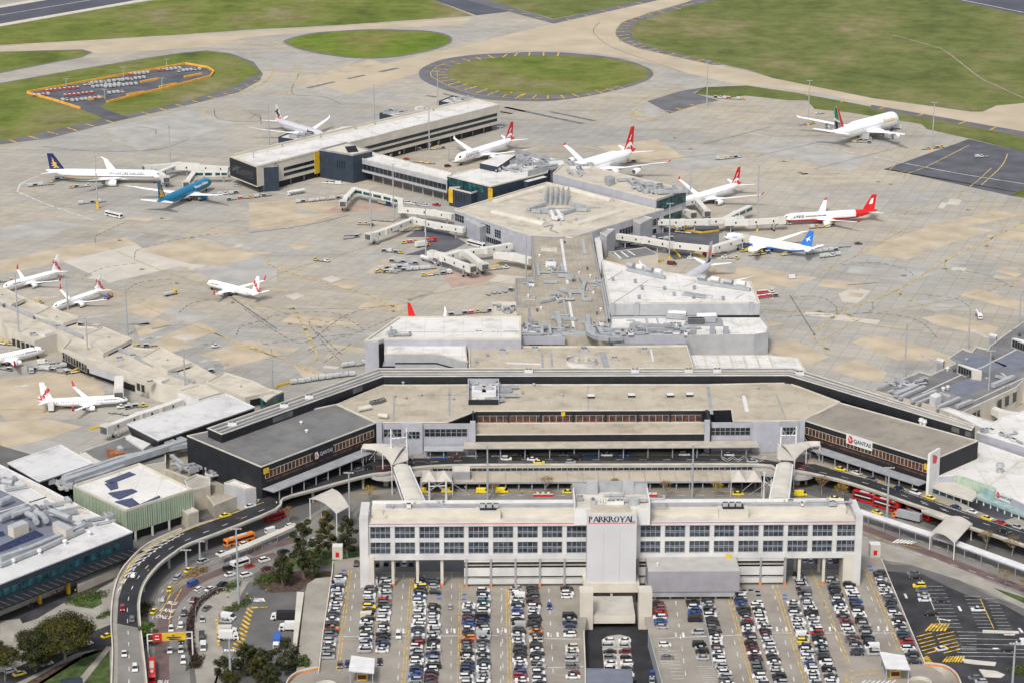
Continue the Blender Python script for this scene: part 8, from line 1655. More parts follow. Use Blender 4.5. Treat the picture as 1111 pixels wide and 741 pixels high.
truck(at('R7',848,355,.12),vdir('R7',848,355,-60,0),'red and white truck under the corner of the many-windowed bridge',7,'white','red','box','truck','truck',GR)
truck(at('R5',685,512,.12),vdir('R5',685,512,60,-14),'white and yellow service truck on the open apron left of the taxiing jet',8,'concrete_light','yellow','flat','truck','truck',GR)
truck(at('R5',435,524,.12),vdir('R5',435,524,40,-26),'blue and yellow loader beside the tail of the second script-tailed jet',7,'blue','yellow','flat','truck','truck',GR)
truck(at('b1',205,620,.12),vdir('b1',205,620,20,40),'grey high-lift truck near the cut-off jet wing',7,'mgrey','lgrey','box','truck','truck',GR)
truck(at('a2',345,180,.12),vdir('a2',345,180,60,-10),'white box truck behind the middle of the long pier',8,'white','white','box','truck','truck',GR)
truck(at('S1',208,302,.12),vdir('S1',208,302,10,-40),'white high-loader at the tail of the side-on parked jet',8,'white','white','box','truck','truck',GR,5)
truck(at('R4',475,558,.12),vdir('R4',475,558,60,4),'white catering truck at the tail of the four-engined double decker',9,'lgrey','mgrey','box','catering_truck','truck',GR,5)
truck(at('R4',597,512,.12),vdir('R4',597,512,60,4),'white truck at the nose of the four-engined double decker',8,'white','white','box','truck','truck',GR)
for reg,x,y,c_,tp,where in(('R8',181,450,'W','van','alone on the tan slab below the blue-tailed airliner'),('a6',448+0,0,'W','van','x'),('b1',283,575,'W','van','near the cut-off jet nose, left apron'),('R7',735,255,'W','sedan','between the two right-hand jet bridges'),('R7',700,395,'M','van','under the left of the corner jet bridge'),('a2',530,560,'M','suv','in front of the narrow-tailed airliner nose'),('R7',775,372,'W','hatchback','on the marked asphalt by the corner jet bridge'),('R8',445,313,'K','sedan','right of the white and red airliner engine'),('a3',640,265,'R','ute','under the white-roofed link, right end'),('a3',450,250,'W','suv','first of the row under the white-roofed link'),('a3',490,255,'W','sedan','second of the row under the white-roofed link'),('a3',530,262,'S','van','third of the row under the white-roofed link'),('a3',565,268,'W','suv','fourth of the row under the white-roofed link'),('R6',310,68,'W','sedan','first of the row by the navy block'),('R6',335,70,'W','suv','second of the row by the navy block'),('R6',362,72,'W','van','third of the row by the navy block'),('a5',850,610,'W','van','below the upper right jet bridge'),('a1',105,690,'S','sedan','under the far pier end screen'),('a2',255,512,'R','hatchback','behind the link roof in the bay')):
 if where=='x':continue
 car(at(reg,x,y,.1,.5),R_.uniform(-.5,.5),tp,c_,'%s %s %s'%(PAINT[c_][0],tp,where),'service_car','car','cars and vans on the apron')
        
K('container_grey',(.55,.57,.58),var=.1,rough=.4)
def proto(kind,cover):
 r_=bpy.data.objects.new(kind,None);COL.objects.link(r_);r_['category']='cart';b=MB();b.box(-1.5,1.5,-.8,.8,.45,.6,'mgrey');b.beam((1.5,0,.5),(2.4,0,.4),.12,.1,'mgrey')
 b.build('bed',r_,local=True);c=MB()
 if cover=='container':c.add([(-1.4,-.75,.6),(1.4,-.75,.6),(1.4,.75,.6),(-1.4,.75,.6),(-1.4,-1.0,1.1),(1.4,-1.0,1.1),(1.4,.9,1.1),(-1.4,.9,1.1),(-1.4,-1.0,2.15),(1.4,-1.0,2.15),(1.4,.9,2.15),(-1.4,.9,2.15)],[[0,1,5,4],[1,2,6,5],[2,3,7,6],[3,0,4,7],[4,5,9,8],[5,6,10,9],[6,7,11,10],[7,4,8,11],[8,9,10,11]],'container_grey');c.build('container',r_,local=True)
 elif cover=='cart':c.box(-1.4,1.4,-.75,.75,1.75,1.85,'container_grey');[c.box(x-.05,x+.05,y-.05,y+.05,.6,1.75,'lgrey')for x in(-1.3,1.3)for y in(-.7,.7)];c.box(-1.2,1.0,-.6,.6,.6,1.3,'charcoal');c.build('canopy',r_,local=True)
 elif cover=='redcart':c.box(-1.4,1.4,-.75,.75,1.75,1.9,'white');c.box(-1.38,1.38,-.74,.74,.62,1.72,'vred');c.build('canopy',r_,local=True)
 elif cover=='tug':b2=MB();b2.box(-1.3,.2,-.75,.75,.6,1.1,'yellow');b2.box(.2,1.4,-.75,.75,.6,.95,'yellow');b2.build('body',r_,local=True);c.box(-.7,.4,-.6,.6,1.1,1.75,'car_glass');c.box(-.75,.45,-.65,.65,1.75,1.85,'white');c.build('cab',r_,local=True)
 elif cover=='whitetug':b2=MB();b2.box(-1.6,1.6,-.85,.85,.55,1.15,'white');b2.build('body',r_,local=True);c.box(-.2,1.0,-.7,.7,1.15,1.8,'car_glass');c.box(-.25,1.05,-.72,.72,1.8,1.9,'white');c.build('cab',r_,local=True)
 elif cover=='loader':b2=MB();b2.add([(-3.2,-.5,.7),(3.4,-.5,2.6),(3.4,.5,2.6),(-3.2,.5,.7),(-3.2,-.5,.95),(3.4,-.5,2.85),(3.4,.5,2.85),(-3.2,.5,.95)],[[0,3,2,1],[4,5,6,7],[0,1,5,4],[2,3,7,6],[1,2,6,5],[3,0,4,7]],'yellow');b2.build('conveyor',r_,local=True);c.box(-2.0,1.2,-.8,.8,.45,1.0,'white');c.build('body',r_,local=True)
 elif cover=='flat':c.box(-1.45,1.45,-.8,.8,.6,.68,'galv');c.build('rollers',r_,local=True)
 for sx in(-1,1):
  for sy in(-.75,.75):w_=MB();w_.tube((sx,sy-.08,.25),(sx,sy+.08,.25),.25,.25,'rubber',8);w_.build('wheel',r_,local=True)
 return r_
KIT=dict(c=('container_dolly','container'),b=('baggage_cart','cart'),r=('baggage_cart','redcart'),t=('baggage_tug','tug'),w=('push_tug','whitetug'),l=('belt_loader','loader'),f=('flat_dolly','flat'))
LOOK=dict(c='grey container dolly',b='roofed baggage cart',r='red baggage cart',t='yellow baggage tug',w='white push tug',l='yellow belt loader',f='empty roller dolly');CATG=dict(c='container dolly',b='baggage cart',r='baggage cart',t='baggage tug',w='push tug',l='belt loader',f='flat dolly')
PR={};used=set()
CL=[('R5',165,82,5,'cbcft','behind the tail of the dark-blue-finned airliner'),('R5',275,55,5,'bwftl','under the rear wing of the dark-blue-finned airliner'),('R5',320,88,4,'tbfw','beside the near wing of the dark-blue-finned airliner'),('R5',370,152,5,'cfbcf','by the yellow-based mast'),('R5',905,118,5,'tcwcb','at the wing tip of the blue airliner'),('R5',975,135,6,'bfrftc','under the far pier end screen'),('R6',230,148,4,'cbfc','in front of the navy stair tower'),('R6',315,140,7,'cccfcbc','on the apron below the navy block'),('R6',60,125,3,'tbf','right of the navy stair tower'),
 ('a3',460,390,0,'',''),('a3',75,470,3,'fff','at the left cab of the standing jet bridge, upper'),('a3',70,488,3,'ffb','at the left cab of the standing jet bridge, lower'),('a3',280,375,4,'ffff','in the row behind the standing jet bridge'),('a3',165,400,3,'ttb','beside the standing jet bridge, orange lift'),('a3',345,585,4,'bcbt','on the open apron left of the tanker'),('a3',370,690,6,'cbcbcf','in the big cart park, first row'),('a3',400,710,6,'bcfbcb','in the big cart park, second row'),('a3',420,655,5,'bfbfb','in the big cart park, back row'),('a3',320,720,3,'ttf','at the left end of the big cart park'),('a3',540,700,5,'ccccf','right end of the big cart park'),('a3',240,722,1,'t','alone left of the big cart park'),('a3',470,440,4,'flfl','under the crossing of the two white jet bridges'),('a3',310,450,4,'fftb','under the standing jet bridge tunnel'),('a3',460,520,3,'trt','left of the white and orange truck'),('a3',640,735,5,'tlfbc','below the branching jet bridge cabs'),('a3',1020,700,5,'tblfw','right of the branching jet bridge cabs'),
 ('a2',420,450,6,'bfflfb','in the bay in front of the long pier'),('a2',360,540,5,'ffllf','in the bay beside the link roof'),('a2',600,540,2,'wt','at the nose of the narrow-tailed airliner'),('R2',930,525,5,'bfcbt','at the long pier right end, ground level'),('a5',870,610,4,'lttf','under the upper right jet bridge'),('a5',720,690,5,'ffbcb','under the many-windowed jet bridge, left part'),('a5',600,690,5,'fbtfc','between the core and the many-windowed jet bridge'),('a7',60,100,4,'fbbf','left of the grey ramp roof by the core'),('a7',720,160,4,'tflf','below the corner of the many-windowed jet bridge'),('R7',1005,345,3,'tlb','at the engine of the blue-tailed airliner'),('R7',935,375,3,'wft','right of the hidden silver airliner wing'),('R7',560,320,6,'bbftfc','beside the grey ramp roof'),
 ('R8',300,350,6,'cccccb','right of the blue-tailed airliner tail, first row'),('R8',330,368,4,'ccwc','right of the blue-tailed airliner tail, second row'),('R8',265,335,2,'tw','at the tail of the blue-tailed airliner'),('R8',160,360,2,'lt','below the blue-tailed airliner fuselage'),('R8',50,360,4,'fltb','at the nose gear of the blue-tailed airliner'),('R8',60,515,4,'rrrw','right of the lower right hall, upper row'),('R8',75,532,4,'rrrb','right of the lower right hall, lower row'),('R8',300,250,5,'ctflb','under the white and red airliner engine'),('R8',380,330,3,'fff','right of the white and red airliner'),('R8',130,235,4,'tlfw','at the jet bridge cab of the white and red airliner'),
 ('a4',1000,178,0,'',''),('a5',480,215,0,'',''),('R3',490,660,7,'cfcwlfb','under the very tall red tail'),('R3',930,640,6,'clftbw','under the fin of the docked red-tailed airliner'),('a5',870,640,3,'tfl','by the marked stand right of the core'),('R4',460,575,4,'lftb','below the tail of the double decker'),('R4',290,460,2,'wf','behind the left wing of the double decker'),('R4',240,503,4,'ftft','at the foot of the mast left of the double decker'),('R4',745,600,5,'ftfbt','at the foot of the mast by the dark apron'),('R4',940,635,3,'cwf','on the dark apron at the right'),('R3',930,400,7,'bwcrfct','at the small grass strip near the dark wedge'),
 ('b1',250,185,2,'lt','beside the second script-tailed jet'),('b1',30,40,3,'bft','at the nose of the rearmost script-tailed jet'),('b1',540,335,3,'tbf','by the second lounge stairs'),('b1',930,480,5,'tltbf','by the third lounge stairs'),('b1',330,620,5,'bcbfc','near the cut-off jet, cart cluster'),('b1',380,640,4,'cbfb','near the cut-off jet, second cart cluster'),('b1',500,645,3,'bll','beside the blue lift by the left pier'),('b1',400,580,3,'ffr','along the left pier wall'),('b1',50,460,4,'lltb','at the left edge below the first lounge'),('b1',20,625,3,'tfb','at the left edge under the jet wing'),('b2',170,385,3,'bbt','in front of the side-on jet nose, right'),('b2',90,385,2,'ww','in front of the side-on jet nose, left'),('b2',600,160,4,'ltfb','by the fourth lounge stairs'),('b2',80,430,4,'ffff','below the side-on jet nose'),('S1',250,300,4,'bftl','under the wing of the side-on jet'),
 ('S2',280,195,8,'cccccccc','behind the black bar at the left, container row'),('S2',340,185,6,'cccbcc','behind the black bar at the left, second row'),('S2',440,135,5,'ccfcb','beside the plain lavender end wall'),('R6',290,385,3,'tfw','on the open apron centre left, alone'),('S1',865,65,1,'w','on the apron right of the fourth lounge'),('a8',830,65,8,'bfbrtfbc','behind the left hall ridge'),('a6',30,420,6,'ffffbf','in the open yard left of the spine'),('a6',50,550,4,'bfbt','in the open bay left of the spine'),
 ('R1',250,365,8,'rrrrrrrr','in the equipment yard, red row nearest the left corner'),('R1',315,385,7,'rrrrrrr','in the equipment yard, second red row'),('R1',345,405,7,'cccccrc','in the equipment yard, third row from the left'),('R1',430,335,8,'cccwccbc','in the equipment yard, centre cluster upper row'),('R1',425,350,7,'ccccccc','in the equipment yard, centre cluster second row'),('R1',485,350,8,'cccccccc','in the equipment yard, centre cluster long row'),('R1',520,325,8,'ccccwccc','in the equipment yard, centre cluster rear row'),('R1',560,302,5,'rcccc','in the equipment yard, row along the orange fence'),('R1',465,378,4,'cccw','in the equipment yard, small front cluster'),('R1',680,285,6,'rrcccc','in the equipment yard, right row along the fence'),('R1',760,288,6,'wcccwc','in the equipment yard, right corner cluster'),('R1',350,345,2,'ww','in the equipment yard, pair near the fence'),('R1',260,408,2,'cw','in the equipment yard, pair near the gate'),('R1',165,388,4,'rcrc','in the equipment yard, along the left fence')]
for reg,x,y,n_,s_,where in CL:
 if not s_:continue
 ang=R_.choice([.35,.45,-.35,.4]);
 if 'yard' in where:ang=.55
 c0=W(*q(reg,(x,y))[0],0)
 for k,ch in enumerate(s_):
  nm,cv=KIT[ch]
  if ch not in PR:PR[ch]=proto(nm,cv);o=PR[ch]
  else:o=copy_tree(PR[ch])
  d=(k-(len(s_)-1)/2)*3.5;o.location=(c0.x+d*math.cos(ang)+R_.uniform(-.3,.3),c0.y+d*math.sin(ang)+R_.uniform(-.5,.5),.14);o.rotation_euler=(0,0,ang+R_.uniform(-.12,.12))
  if 'yard' in where:o.rotation_euler=(0,0,ang+PI/2);
  pos='alone' if len(s_)==1 else ORD[k+1]+' from left'
  o['label']=(LOOK[ch]+', '+where+('' if len(s_)==1 else ', '+ORD[k+1]+' from left'))
  if len(o['label'].split())>16:o['label']=o['label'].replace(' the ',' ')
  o['category']=CATG[ch];o['category']=CATG[ch];o['group']='ground support carts'
           
for pts,lab in((((430,415),(700,350),(845,312),(860,292),(832,275),(745,260),(400,322),(110,375)),'long orange barrier around the right and rear sides of the equipment yard'),(((110,378),(210,405),(322,440)),'short orange barrier along the left side of the equipment yard')):
 P_=WQ('R1',0,*pts);r_=thing('barrier',lab,'barrier',centre(P_,0));m=MB()
 for i in range(len(P_)-1):m.beam(P_[i]+Vector((0,0,.1)),P_[i+1]+Vector((0,0,.1)),1.0,1.5,'orange_bar')
 m.build('rail',r_)
for x,y,l in((600,328,70),(545,380,70),(675,348,70),(775,308,70),(385,400,60),(300,440,0)):
 if l:a,b=WQ('R1',0,(x-l/2,y+l*.09),(x+l/2,y-l*.09));r_=thing('barrier','orange barrier stub inside the equipment yard, %s'%{600:'upper middle',545:'lower middle',675:'right of the lower middle one',775:'far right',385:'left'}[x],'barrier',centre([a,b],0));m=MB();m.beam(a+Vector((0,0,.1)),b+Vector((0,0,.1)),1.2,1.4,'orange_bar');m.build('rail',r_)
for i,(x,yt_,yb2)in enumerate(((265,318,350),(495,272,310),(668,240,270),(650,315,355),(420,360,400))):mast('lamp post of the equipment yard, %s from the left'%ORD[(1,3,5,4,2)[i]],'R1',x,yt_,x+2,yb2)
            
for reg,a,b,lab in(('S2',(108,222),(172,205),'yellow barrier on the apron behind the black bar, left'),('S1',(365,392),(415,382),'yellow barrier below the ribbed jet bridge cab'),('a5',(880,625),(1000,640),'yellow barrier right of the upper right jet bridge column'),('a5',(1000,640),(1111,625),'yellow barrier at the right of the marked asphalt'),('a7',(430,130),(480,185),'yellow barrier beside the mast under the corner jet bridge'),('a7',(500,110),(540,140),'short yellow barrier on the dark asphalt'),('a7',(570,160),(640,185),'yellow barrier near the red and white truck'),('a7',(300,222),(370,205),'yellow barrier along the grey ramp roof')):
 a,b=WQ(reg,0,a,b);r_=thing('barrier',lab,'barrier',centre([a,b],0));m=MB();m.beam(a+Vector((0,0,.1)),b+Vector((0,0,.1)),.9,.9,'yellow');m.build('rail',r_)
P_=WQ('a7',5,(90,205),(0,150),(250,118),(335,165));rr=building('ramp_roof','flat grey roof with white skylight bars over the service ramp right of the spine','building',P_,0,5,'cream','roof_membrane',(.3,.3,'cream'))
m=MB()
for k in range(3):strip(m,WQ('a7',5.06,(40+k*45,150-k*6),(85+k*48,190-k*10)),1.2,'white')
m.build('skylight',rr)
# ================================================================= sign gantry, tent, fences
a,b=at('U1',597,640,.1,0),at('U1',790,625,.1,0);gz=6.5;r_=thing('sign_gantry','white road gantry with one red and one yellow sign board over the bus lane','sign gantry',a);
a=W(*q('U1',(597,645))[0],0);b=W(*q('U1',(785,600))[0],0);b.y=a.y+2;m=MB()
for p in(a,b):m.tube((p.x,p.y,0),(p.x,p.y,9.3),.25,.25,'white',8)
for z in(6.8,9.1):m.beam(Vector((a.x,a.y,z)),Vector((b.x,b.y,z)),.3,.25,'white')
m.build('frame',r_)
for u0,u1,mk,w_ in((.12,.32,'red',''),(.33,.86,'yellow','')):p0,p1=lerp2(a,b,u0),lerp2(a,b,u1);m=MB();m.prism([p0+Vector((0,-.45,0)),p1+Vector((0,-.45,0)),p1+Vector((0,-.25,0)),p0+Vector((0,-.25,0))],6.6,9.5,mk);so2=m.build('sign_board',r_);m=MB();L=(p1-p0).length;[m.beam(Vector((p0.x+L*f0,p0.y-.5,z)),Vector((p0.x+L*f1,p0.y-.5,z)),.05,.32,'white' if mk=='red' else 'charcoal')for f0,f1,z in(((.3,.7,8.5),(.25,.75,7.4))if mk=='red' else((.42,.52,8.7),(.2,.8,7.9),(.3,.7,7.2)))];m.build('sign_marks',so2)
P_=WQ('U1',3.5,(245,722),(330,716),(338,760),(230,770));r_=thing('shade_sail','dark blue pyramid shade sail on the lawn at the bottom left','shade sail',centre(P_,0));m=MB();t_=centre(P_,5.0);m.add(P_+[t_],[[0,1,4],[1,2,4],[2,3,4],[3,0,4]],'navy');m.build('canopy',r_);[(lambda c:(c.tube((v.x,v.y,0),(v.x,v.y,3.5),.1,.1,'lgrey',6),c.build('post',r_)))(MB())for v in P_]
# ================================================================= trees and shrubs
def leafmat(name,stops):
 m,n,l,b=nodes(name);b.inputs['Roughness'].default_value=.8;b.inputs['Specular IOR Level'].default_value=.15
 g=n.new('ShaderNodeTexCoord');z=n.new('ShaderNodeTexNoise');z.inputs['Scale'].default_value=.55;z.inputs['Detail'].default_value=6;l.new(g.outputs['Object'],z.inputs['Vector'])
 r=n.new('ShaderNodeValToRGB');l.new(z.outputs[0],r.inputs[0])
 while len(r.color_ramp.elements)<len(stops):r.color_ramp.elements.new(.5)
 for e,(p,c)in zip(r.color_ramp.elements,stops):e.position=p;e.color=(*c,1)
 l.new(r.outputs[0],b.inputs['Base Color']);M[name]=m
leafmat('leaf_olive',[(.35,(.022,.028,.010)),(.50,(.05,.05,.014)),(.64,(.10,.085,.02))]);leafmat('leaf_dark',[(.35,(.014,.021,.009)),(.50,(.032,.040,.014)),(.64,(.07,.072,.025))]);leafmat('leaf_green',[(.35,(.035,.06,.015)),(.6,(.09,.13,.03))]);leafmat('leaf_brown',[(.35,(.16,.10,.05)),(.6,(.26,.17,.07))]);leafmat('leaf_gold',[(.35,(.22,.14,.02)),(.6,(.40,.27,.04))])
K('bark',(.16,.13,.10),var=.2,scale=2);K('bark_pale',(.30,.26,.21),var=.2,scale=2)
def tree(label,base,h,rad,leaf,dens=1.0,cr=.55,seed=0,bark='bark',group='trees by the left roads',name='tree',leafs=.55,flat=.62,clumps=None):
 R2=random.Random(seed*7+3);r_=thing(name,label,'tree',base,0,group);t=MB();trunk=[];p=Vector((0,0,0));nb=6
 th=h*(1-cr);bend=Vector((R2.uniform(-.06,.06)*h,R2.uniform(-.06,.06)*h,0))
 t.tube((0,0,0),bend*.5+Vector((0,0,th*.55)),h*.028,h*.022,bark,8,False);top=bend+Vector((0,0,th));t.tube(bend*.5+Vector((0,0,th*.55)),top,h*.022,h*.018,bark,8,False)
 cl=[];nc=clumps or int(9+rad*1.6)
 for i in range(nc):
  a=2.4*i+R2.uniform(-.4,.4);rr=rad*math.sqrt((i+.6)/nc)*R2.uniform(.65,.95);zc_=h-rad*flat*.45-(rr/rad)**2*rad*flat*.9+R2.uniform(-.25,.15)*rad*flat
  if cr>.7:tt=(i+.5)/nc;zc_=h*(1-cr)+h*cr*tt*.93;rr=rad*math.sin(PI*(.2+.68*tt))*R2.uniform(.35,.8)
  c=Vector((rr*math.cos(a),rr*math.sin(a),zc_));s=rad*R2.uniform(.26,.42);cl.append((c,s));mid=top.lerp(c,.5)+Vector((0,0,-s*.3));st_=top if cr<.7 else Vector((0,0,max(.5,c.z-s*1.2)))
  t.tube(st_,mid if cr<.7 else c,h*.012,h*.007,bark,5,False);t.tube(mid,c,h*.007,h*.003,bark,4,False)
 if cr>.7:t.tube(top,Vector((0,0,h*.93)),h*.018,h*.004,bark,6,False)
 t.build('trunk',r_,local=True);f=MB()
 for c,s in cl:
  for k in range(int(150*dens*(s/1.6)**1.2)+30):
   v=Vector((R2.gauss(0,1),R2.gauss(0,1),R2.gauss(0,1))).normalized();rr=s*(R2.random()**.35)*R2.uniform(.75,1.12);p=c+Vector((v.x*rr,v.y*rr,v.z*rr*.72));n_=(v+Vector((R2.uniform(-.7,.7),R2.uniform(-.7,.7),R2.uniform(-.1,.9)))).normalized();a=n_.orthogonal().normalized();b=n_.cross(a);sz=leafs*R2.uniform(.5,1.15);an=R2.uniform(0,PI);a2=a*math.cos(an)+b*math.sin(an);b2=n_.cross(a2)
   f.add([p-a2*sz*.6,p+b2*sz*.35,p+a2*sz*.6,p-b2*sz*.35],[[0,1,2,3]],leaf)
 f.build('crown',r_,local=True);return r_
def gb(reg,x,y):return W(*q(reg,(x,y))[0],0)
T_=tree
T_('broad olive gum tree, the biggest, in front of the yellow portal',gb('U1',263,655),19,12,'leaf_olive',1.9,.66,1,'bark_pale',leafs=.6,flat=.75)
T_('dark bushy tree just left of the broad olive gum',gb('U1',142,695),15,8,'leaf_dark',1.9,.75,2)
T_('olive tree at the left edge, bottom',gb('U1',20,735),13,6,'leaf_olive',1.3,.7,3);T_('dark tree cut by the left edge at the bottom',gb('U1',-30,700),12,5,'leaf_dark',1.3,.7,4);T_('small dark tree right of the broad olive gum trunk',gb('U1',325,640),6,3.2,'leaf_dark',1.5,.7,5)
T_('tallest dark gum left of the hotel, standing in the mulch bed',gb('U2',222,320),24,5.6,'leaf_dark',2.0,.82,6,leafs=.65);T_('olive-topped gum right of the tallest dark one',gb('U2',318,238),20,4.4,'leaf_olive',1.8,.8,7,leafs=.6);T_('dark tree closest to the hotel left end',gb('U2',398,238),18,4.4,'leaf_dark',1.9,.82,8);T_('dark round tree at the hedge corner, left bed',gb('U2',140,350),13,4.8,'leaf_dark',1.8,.8,9);T_('second dark tree right of the tallest gum foot',gb('U2',262,335),12,3.6,'leaf_dark',1.5,.8,10);T_('small dark tree behind the tallest gum',gb('U2',290,250),14,3.4,'leaf_olive',1.4,.8,11)
for i,(reg,x,y,h,r2,lf,w_)in enumerate((('U1',595,590,9,4.0,'leaf_green','green tree squeezed between ramp and bus lane, left of the gantry'),('U1',900,735,9,4.2,'leaf_dark','dark tree at the foot of the yellow hatching, leftmost'),('U1',985,710,12,4.8,'leaf_dark','dark tall tree at the bottom, right of the hatching mast'),('U1',1040,735,10,4.2,'leaf_olive','olive tree at the bottom between two dark ones'),('U2',60,720,11,4.5,'leaf_dark','dark tree at the bottom, right of the car park entrance'),('U2',150,705,13,5.2,'leaf_dark','dark tree beside the left ramp wall, bottom'),('U2',222,700,7,3.2,'leaf_green','small green tree at the foot of the left ramp wall'),('U2',90,770,9,4.5,'leaf_dark','dark tree on the bottom edge near the spiral ramp'),('U1',930,790,9,4.5,'leaf_olive','olive tree on the bottom edge by the pale drive'),('U2',10,690,9,3.8,'leaf_dark','smaller dark tree left of the bottom pair'))):T_(w_,gb(reg,x,y),h,r2,lf,1.2,.8,20+i,group='trees by the left roads')
def bare(label,base,h,leaf,seed,dens=.22):return tree(label,base,h,h*.42,leaf,dens,.62,seed,'bark_pale','small street trees on the lower road','street_tree',.32,clumps=12)
for i,(reg,x,y,h,lf,w_)in enumerate((('S3',197,650,8,'leaf_brown','bare brown tree left of the hotel tower plant'),('S3',675,668,8,'leaf_brown','bare brown tree right of the hotel tower plant'),('S3',880,665,7,'leaf_gold','yellowing bare tree left of the green-roofed taxi'),('S4',298,655,9,'leaf_brown','bare brown tree right of the right footbridge'),('S4',375,690,9,'leaf_gold','golden tree at the hotel right end, by the red bus'),('b5',960,620,7,'leaf_brown','bare tree in front of the fourth yellow van'),('b5',130,640,7,'leaf_gold','yellowish bare tree left of the left footbridge'),('U4',955,210,9,'leaf_brown','bare tree right of the arched canopy, left one'),('U4',1062,232,9,'leaf_brown','bare tree right of the arched canopy, right one'),('U4',1035,360,8,'leaf_brown','bare tree on the small lawn at the right'),('c6',600,140,7,'leaf_brown','bare brown tree beside the tallest gum top'),('c6',325,200,7,'leaf_brown','bare brown tree behind the orange coach'),('U4',1110,390,7,'leaf_brown','bare tree at the right edge by the lawn'),('S3',470,640,6,'leaf_brown','bare tree behind the hotel tower plant'))):bare(w_,gb(reg,x,y),h,lf,50+i)
def shrubs(label,reg,pts,leaf,h=1.3,seed=0,name='hedge',z=.1,width=2.6):
 """clipped row of shrubs along a line: one hedge"""
 R2=random.Random(seed);P_=smooth_line(WQ(reg,z,*pts),4);r_=thing(name,label,'hedge',P_[0]);f=MB();L=sum((P_[i+1]-P_[i]).length for i in range(len(P_)-1))
 for k in range(int(L*width*14)):
  u=R2.random()*(len(P_)-1);i=int(u);p=P_[i].lerp(P_[i+1],u-i)+Vector((R2.uniform(-.5,.5)*width,R2.uniform(-.5,.5)*width,R2.uniform(.1,1)*h));n_=Vector((R2.uniform(-1,1),R2.uniform(-1,1),R2.uniform(.1,1))).normalized();a=n_.orthogonal().normalized();b=n_.cross(a);sz=R2.uniform(.22,.45);f.add([p-a*sz,p+b*sz*.6,p+a*sz,p-b*sz*.6],[[0,1,2,3]],leaf)
 f.build('foliage',r_);return r_
K('leaf_red',(.05,.025,.022),var=.3,scale=1)
shrubs('dark curved hedge along the pale drive, left car park side','U1',((795,680),(775,620),(765,540),(768,480),(800,420),(860,378),(905,362)),'leaf_red',1.3,1);shrubs('green hedge block at the upper corner of the mulch bed','U1',((1050,340),(1075,322),(1111,318),(1140,325)),'leaf_green',1.5,2,width=6);shrubs('small green hedge at the top of the curved fence','U1',((900,372),(935,352),(948,345)),'leaf_green',1.3,3,width=4);shrubs('green hedge at the foot of the island mast','U1',((945,435),(975,425),(1000,410)),'leaf_green',1.2,4,width=4);shrubs('small green hedge above the white vans','U1',((905,452),(925,445),(940,448)),'leaf_green',1.2,5,width=3)
shrubs('dark shrub row under the inside of the ramp bend','U1',((570,470),(580,440),(600,430)),'leaf_dark',1.5,6,width=4);shrubs('scrubby garden bed by the yellow portal','U1',((300,415),(350,395),(400,385)),'leaf_green',.9,7,width=7);shrubs('scrubby strip beside the ramp wall','U1',((400,480),(430,465),(448,455)),'leaf_green',.9,8,width=3);shrubs('dark shrub patch at the bottom of the curved hedge','U1',((770,680),(790,660),(800,640)),'leaf_dark',1.0,9,width=4);shrubs('brown planting on the median above the taxis','U1',((760,312),(790,295),(815,285)),'leaf_brown',.9,10,width=5);shrubs('scrub in the round island at the far right lot','U4',((1075,700),(1100,690),(1130,695)),'leaf_green',1.2,11,width=5)
def fence(label,reg,pts,h,z=.1,mk='lgrey',step=3.0):
 P_=smooth_line(WQ(reg,z,*pts),4);r_=thing('fence',label,'fence',P_[0]);m=MB()
 for zz in(h-.1,h*.5,.15):
  for i in range(len(P_)-1):m.beam(P_[i]+Vector((0,0,zz)),P_[i+1]+Vector((0,0,zz)),.08,.1,mk)
 for i in range(len(P_)):m.beam(P_[i]+Vector((-.05,0,0)),P_[i]+Vector((.05,0,0)),.1,h,mk)
 m.build('rails',r_)
fence('grey curved fence around the top of the pale drive','U1',((785,500),(790,440),(830,400),(880,372),(912,375)),1.6);fence('grey fence on the median beside the ground road taxis','U1',((640,430),(700,350),(760,305),(860,262),(1000,215),(1111,180)),1.2)
             
for i in range(7):p=at('S3',(148,160,172,182,192,204,216)[i],660,.1,0);r_=thing('traffic_barrier','red and white plastic barrier left of the hotel tower plant, %s from the left'%ORD[i+1],'barrier',p,0,'plastic barriers');m=MB();m.box(-.5,.5,-.4,.4,0,1.5,'red');m.box(-.52,.52,-.42,.42,1.0,1.5+.3*(i%2),'white');m.build('body',r_,local=True)
for i in range(3):p=at('S3',(612,625,634)[i],660,.1,0);r_=thing('traffic_barrier','red and white plastic barrier right of the hotel tower plant, %s from the left'%ORD[i+1],'barrier',p,0,'plastic barriers');m=MB();m.box(-.5,.5,-.4,.4,0,1.5,'red');m.box(-.52,.52,-.42,.42,1.0,1.6,'white');m.build('body',r_,local=True)
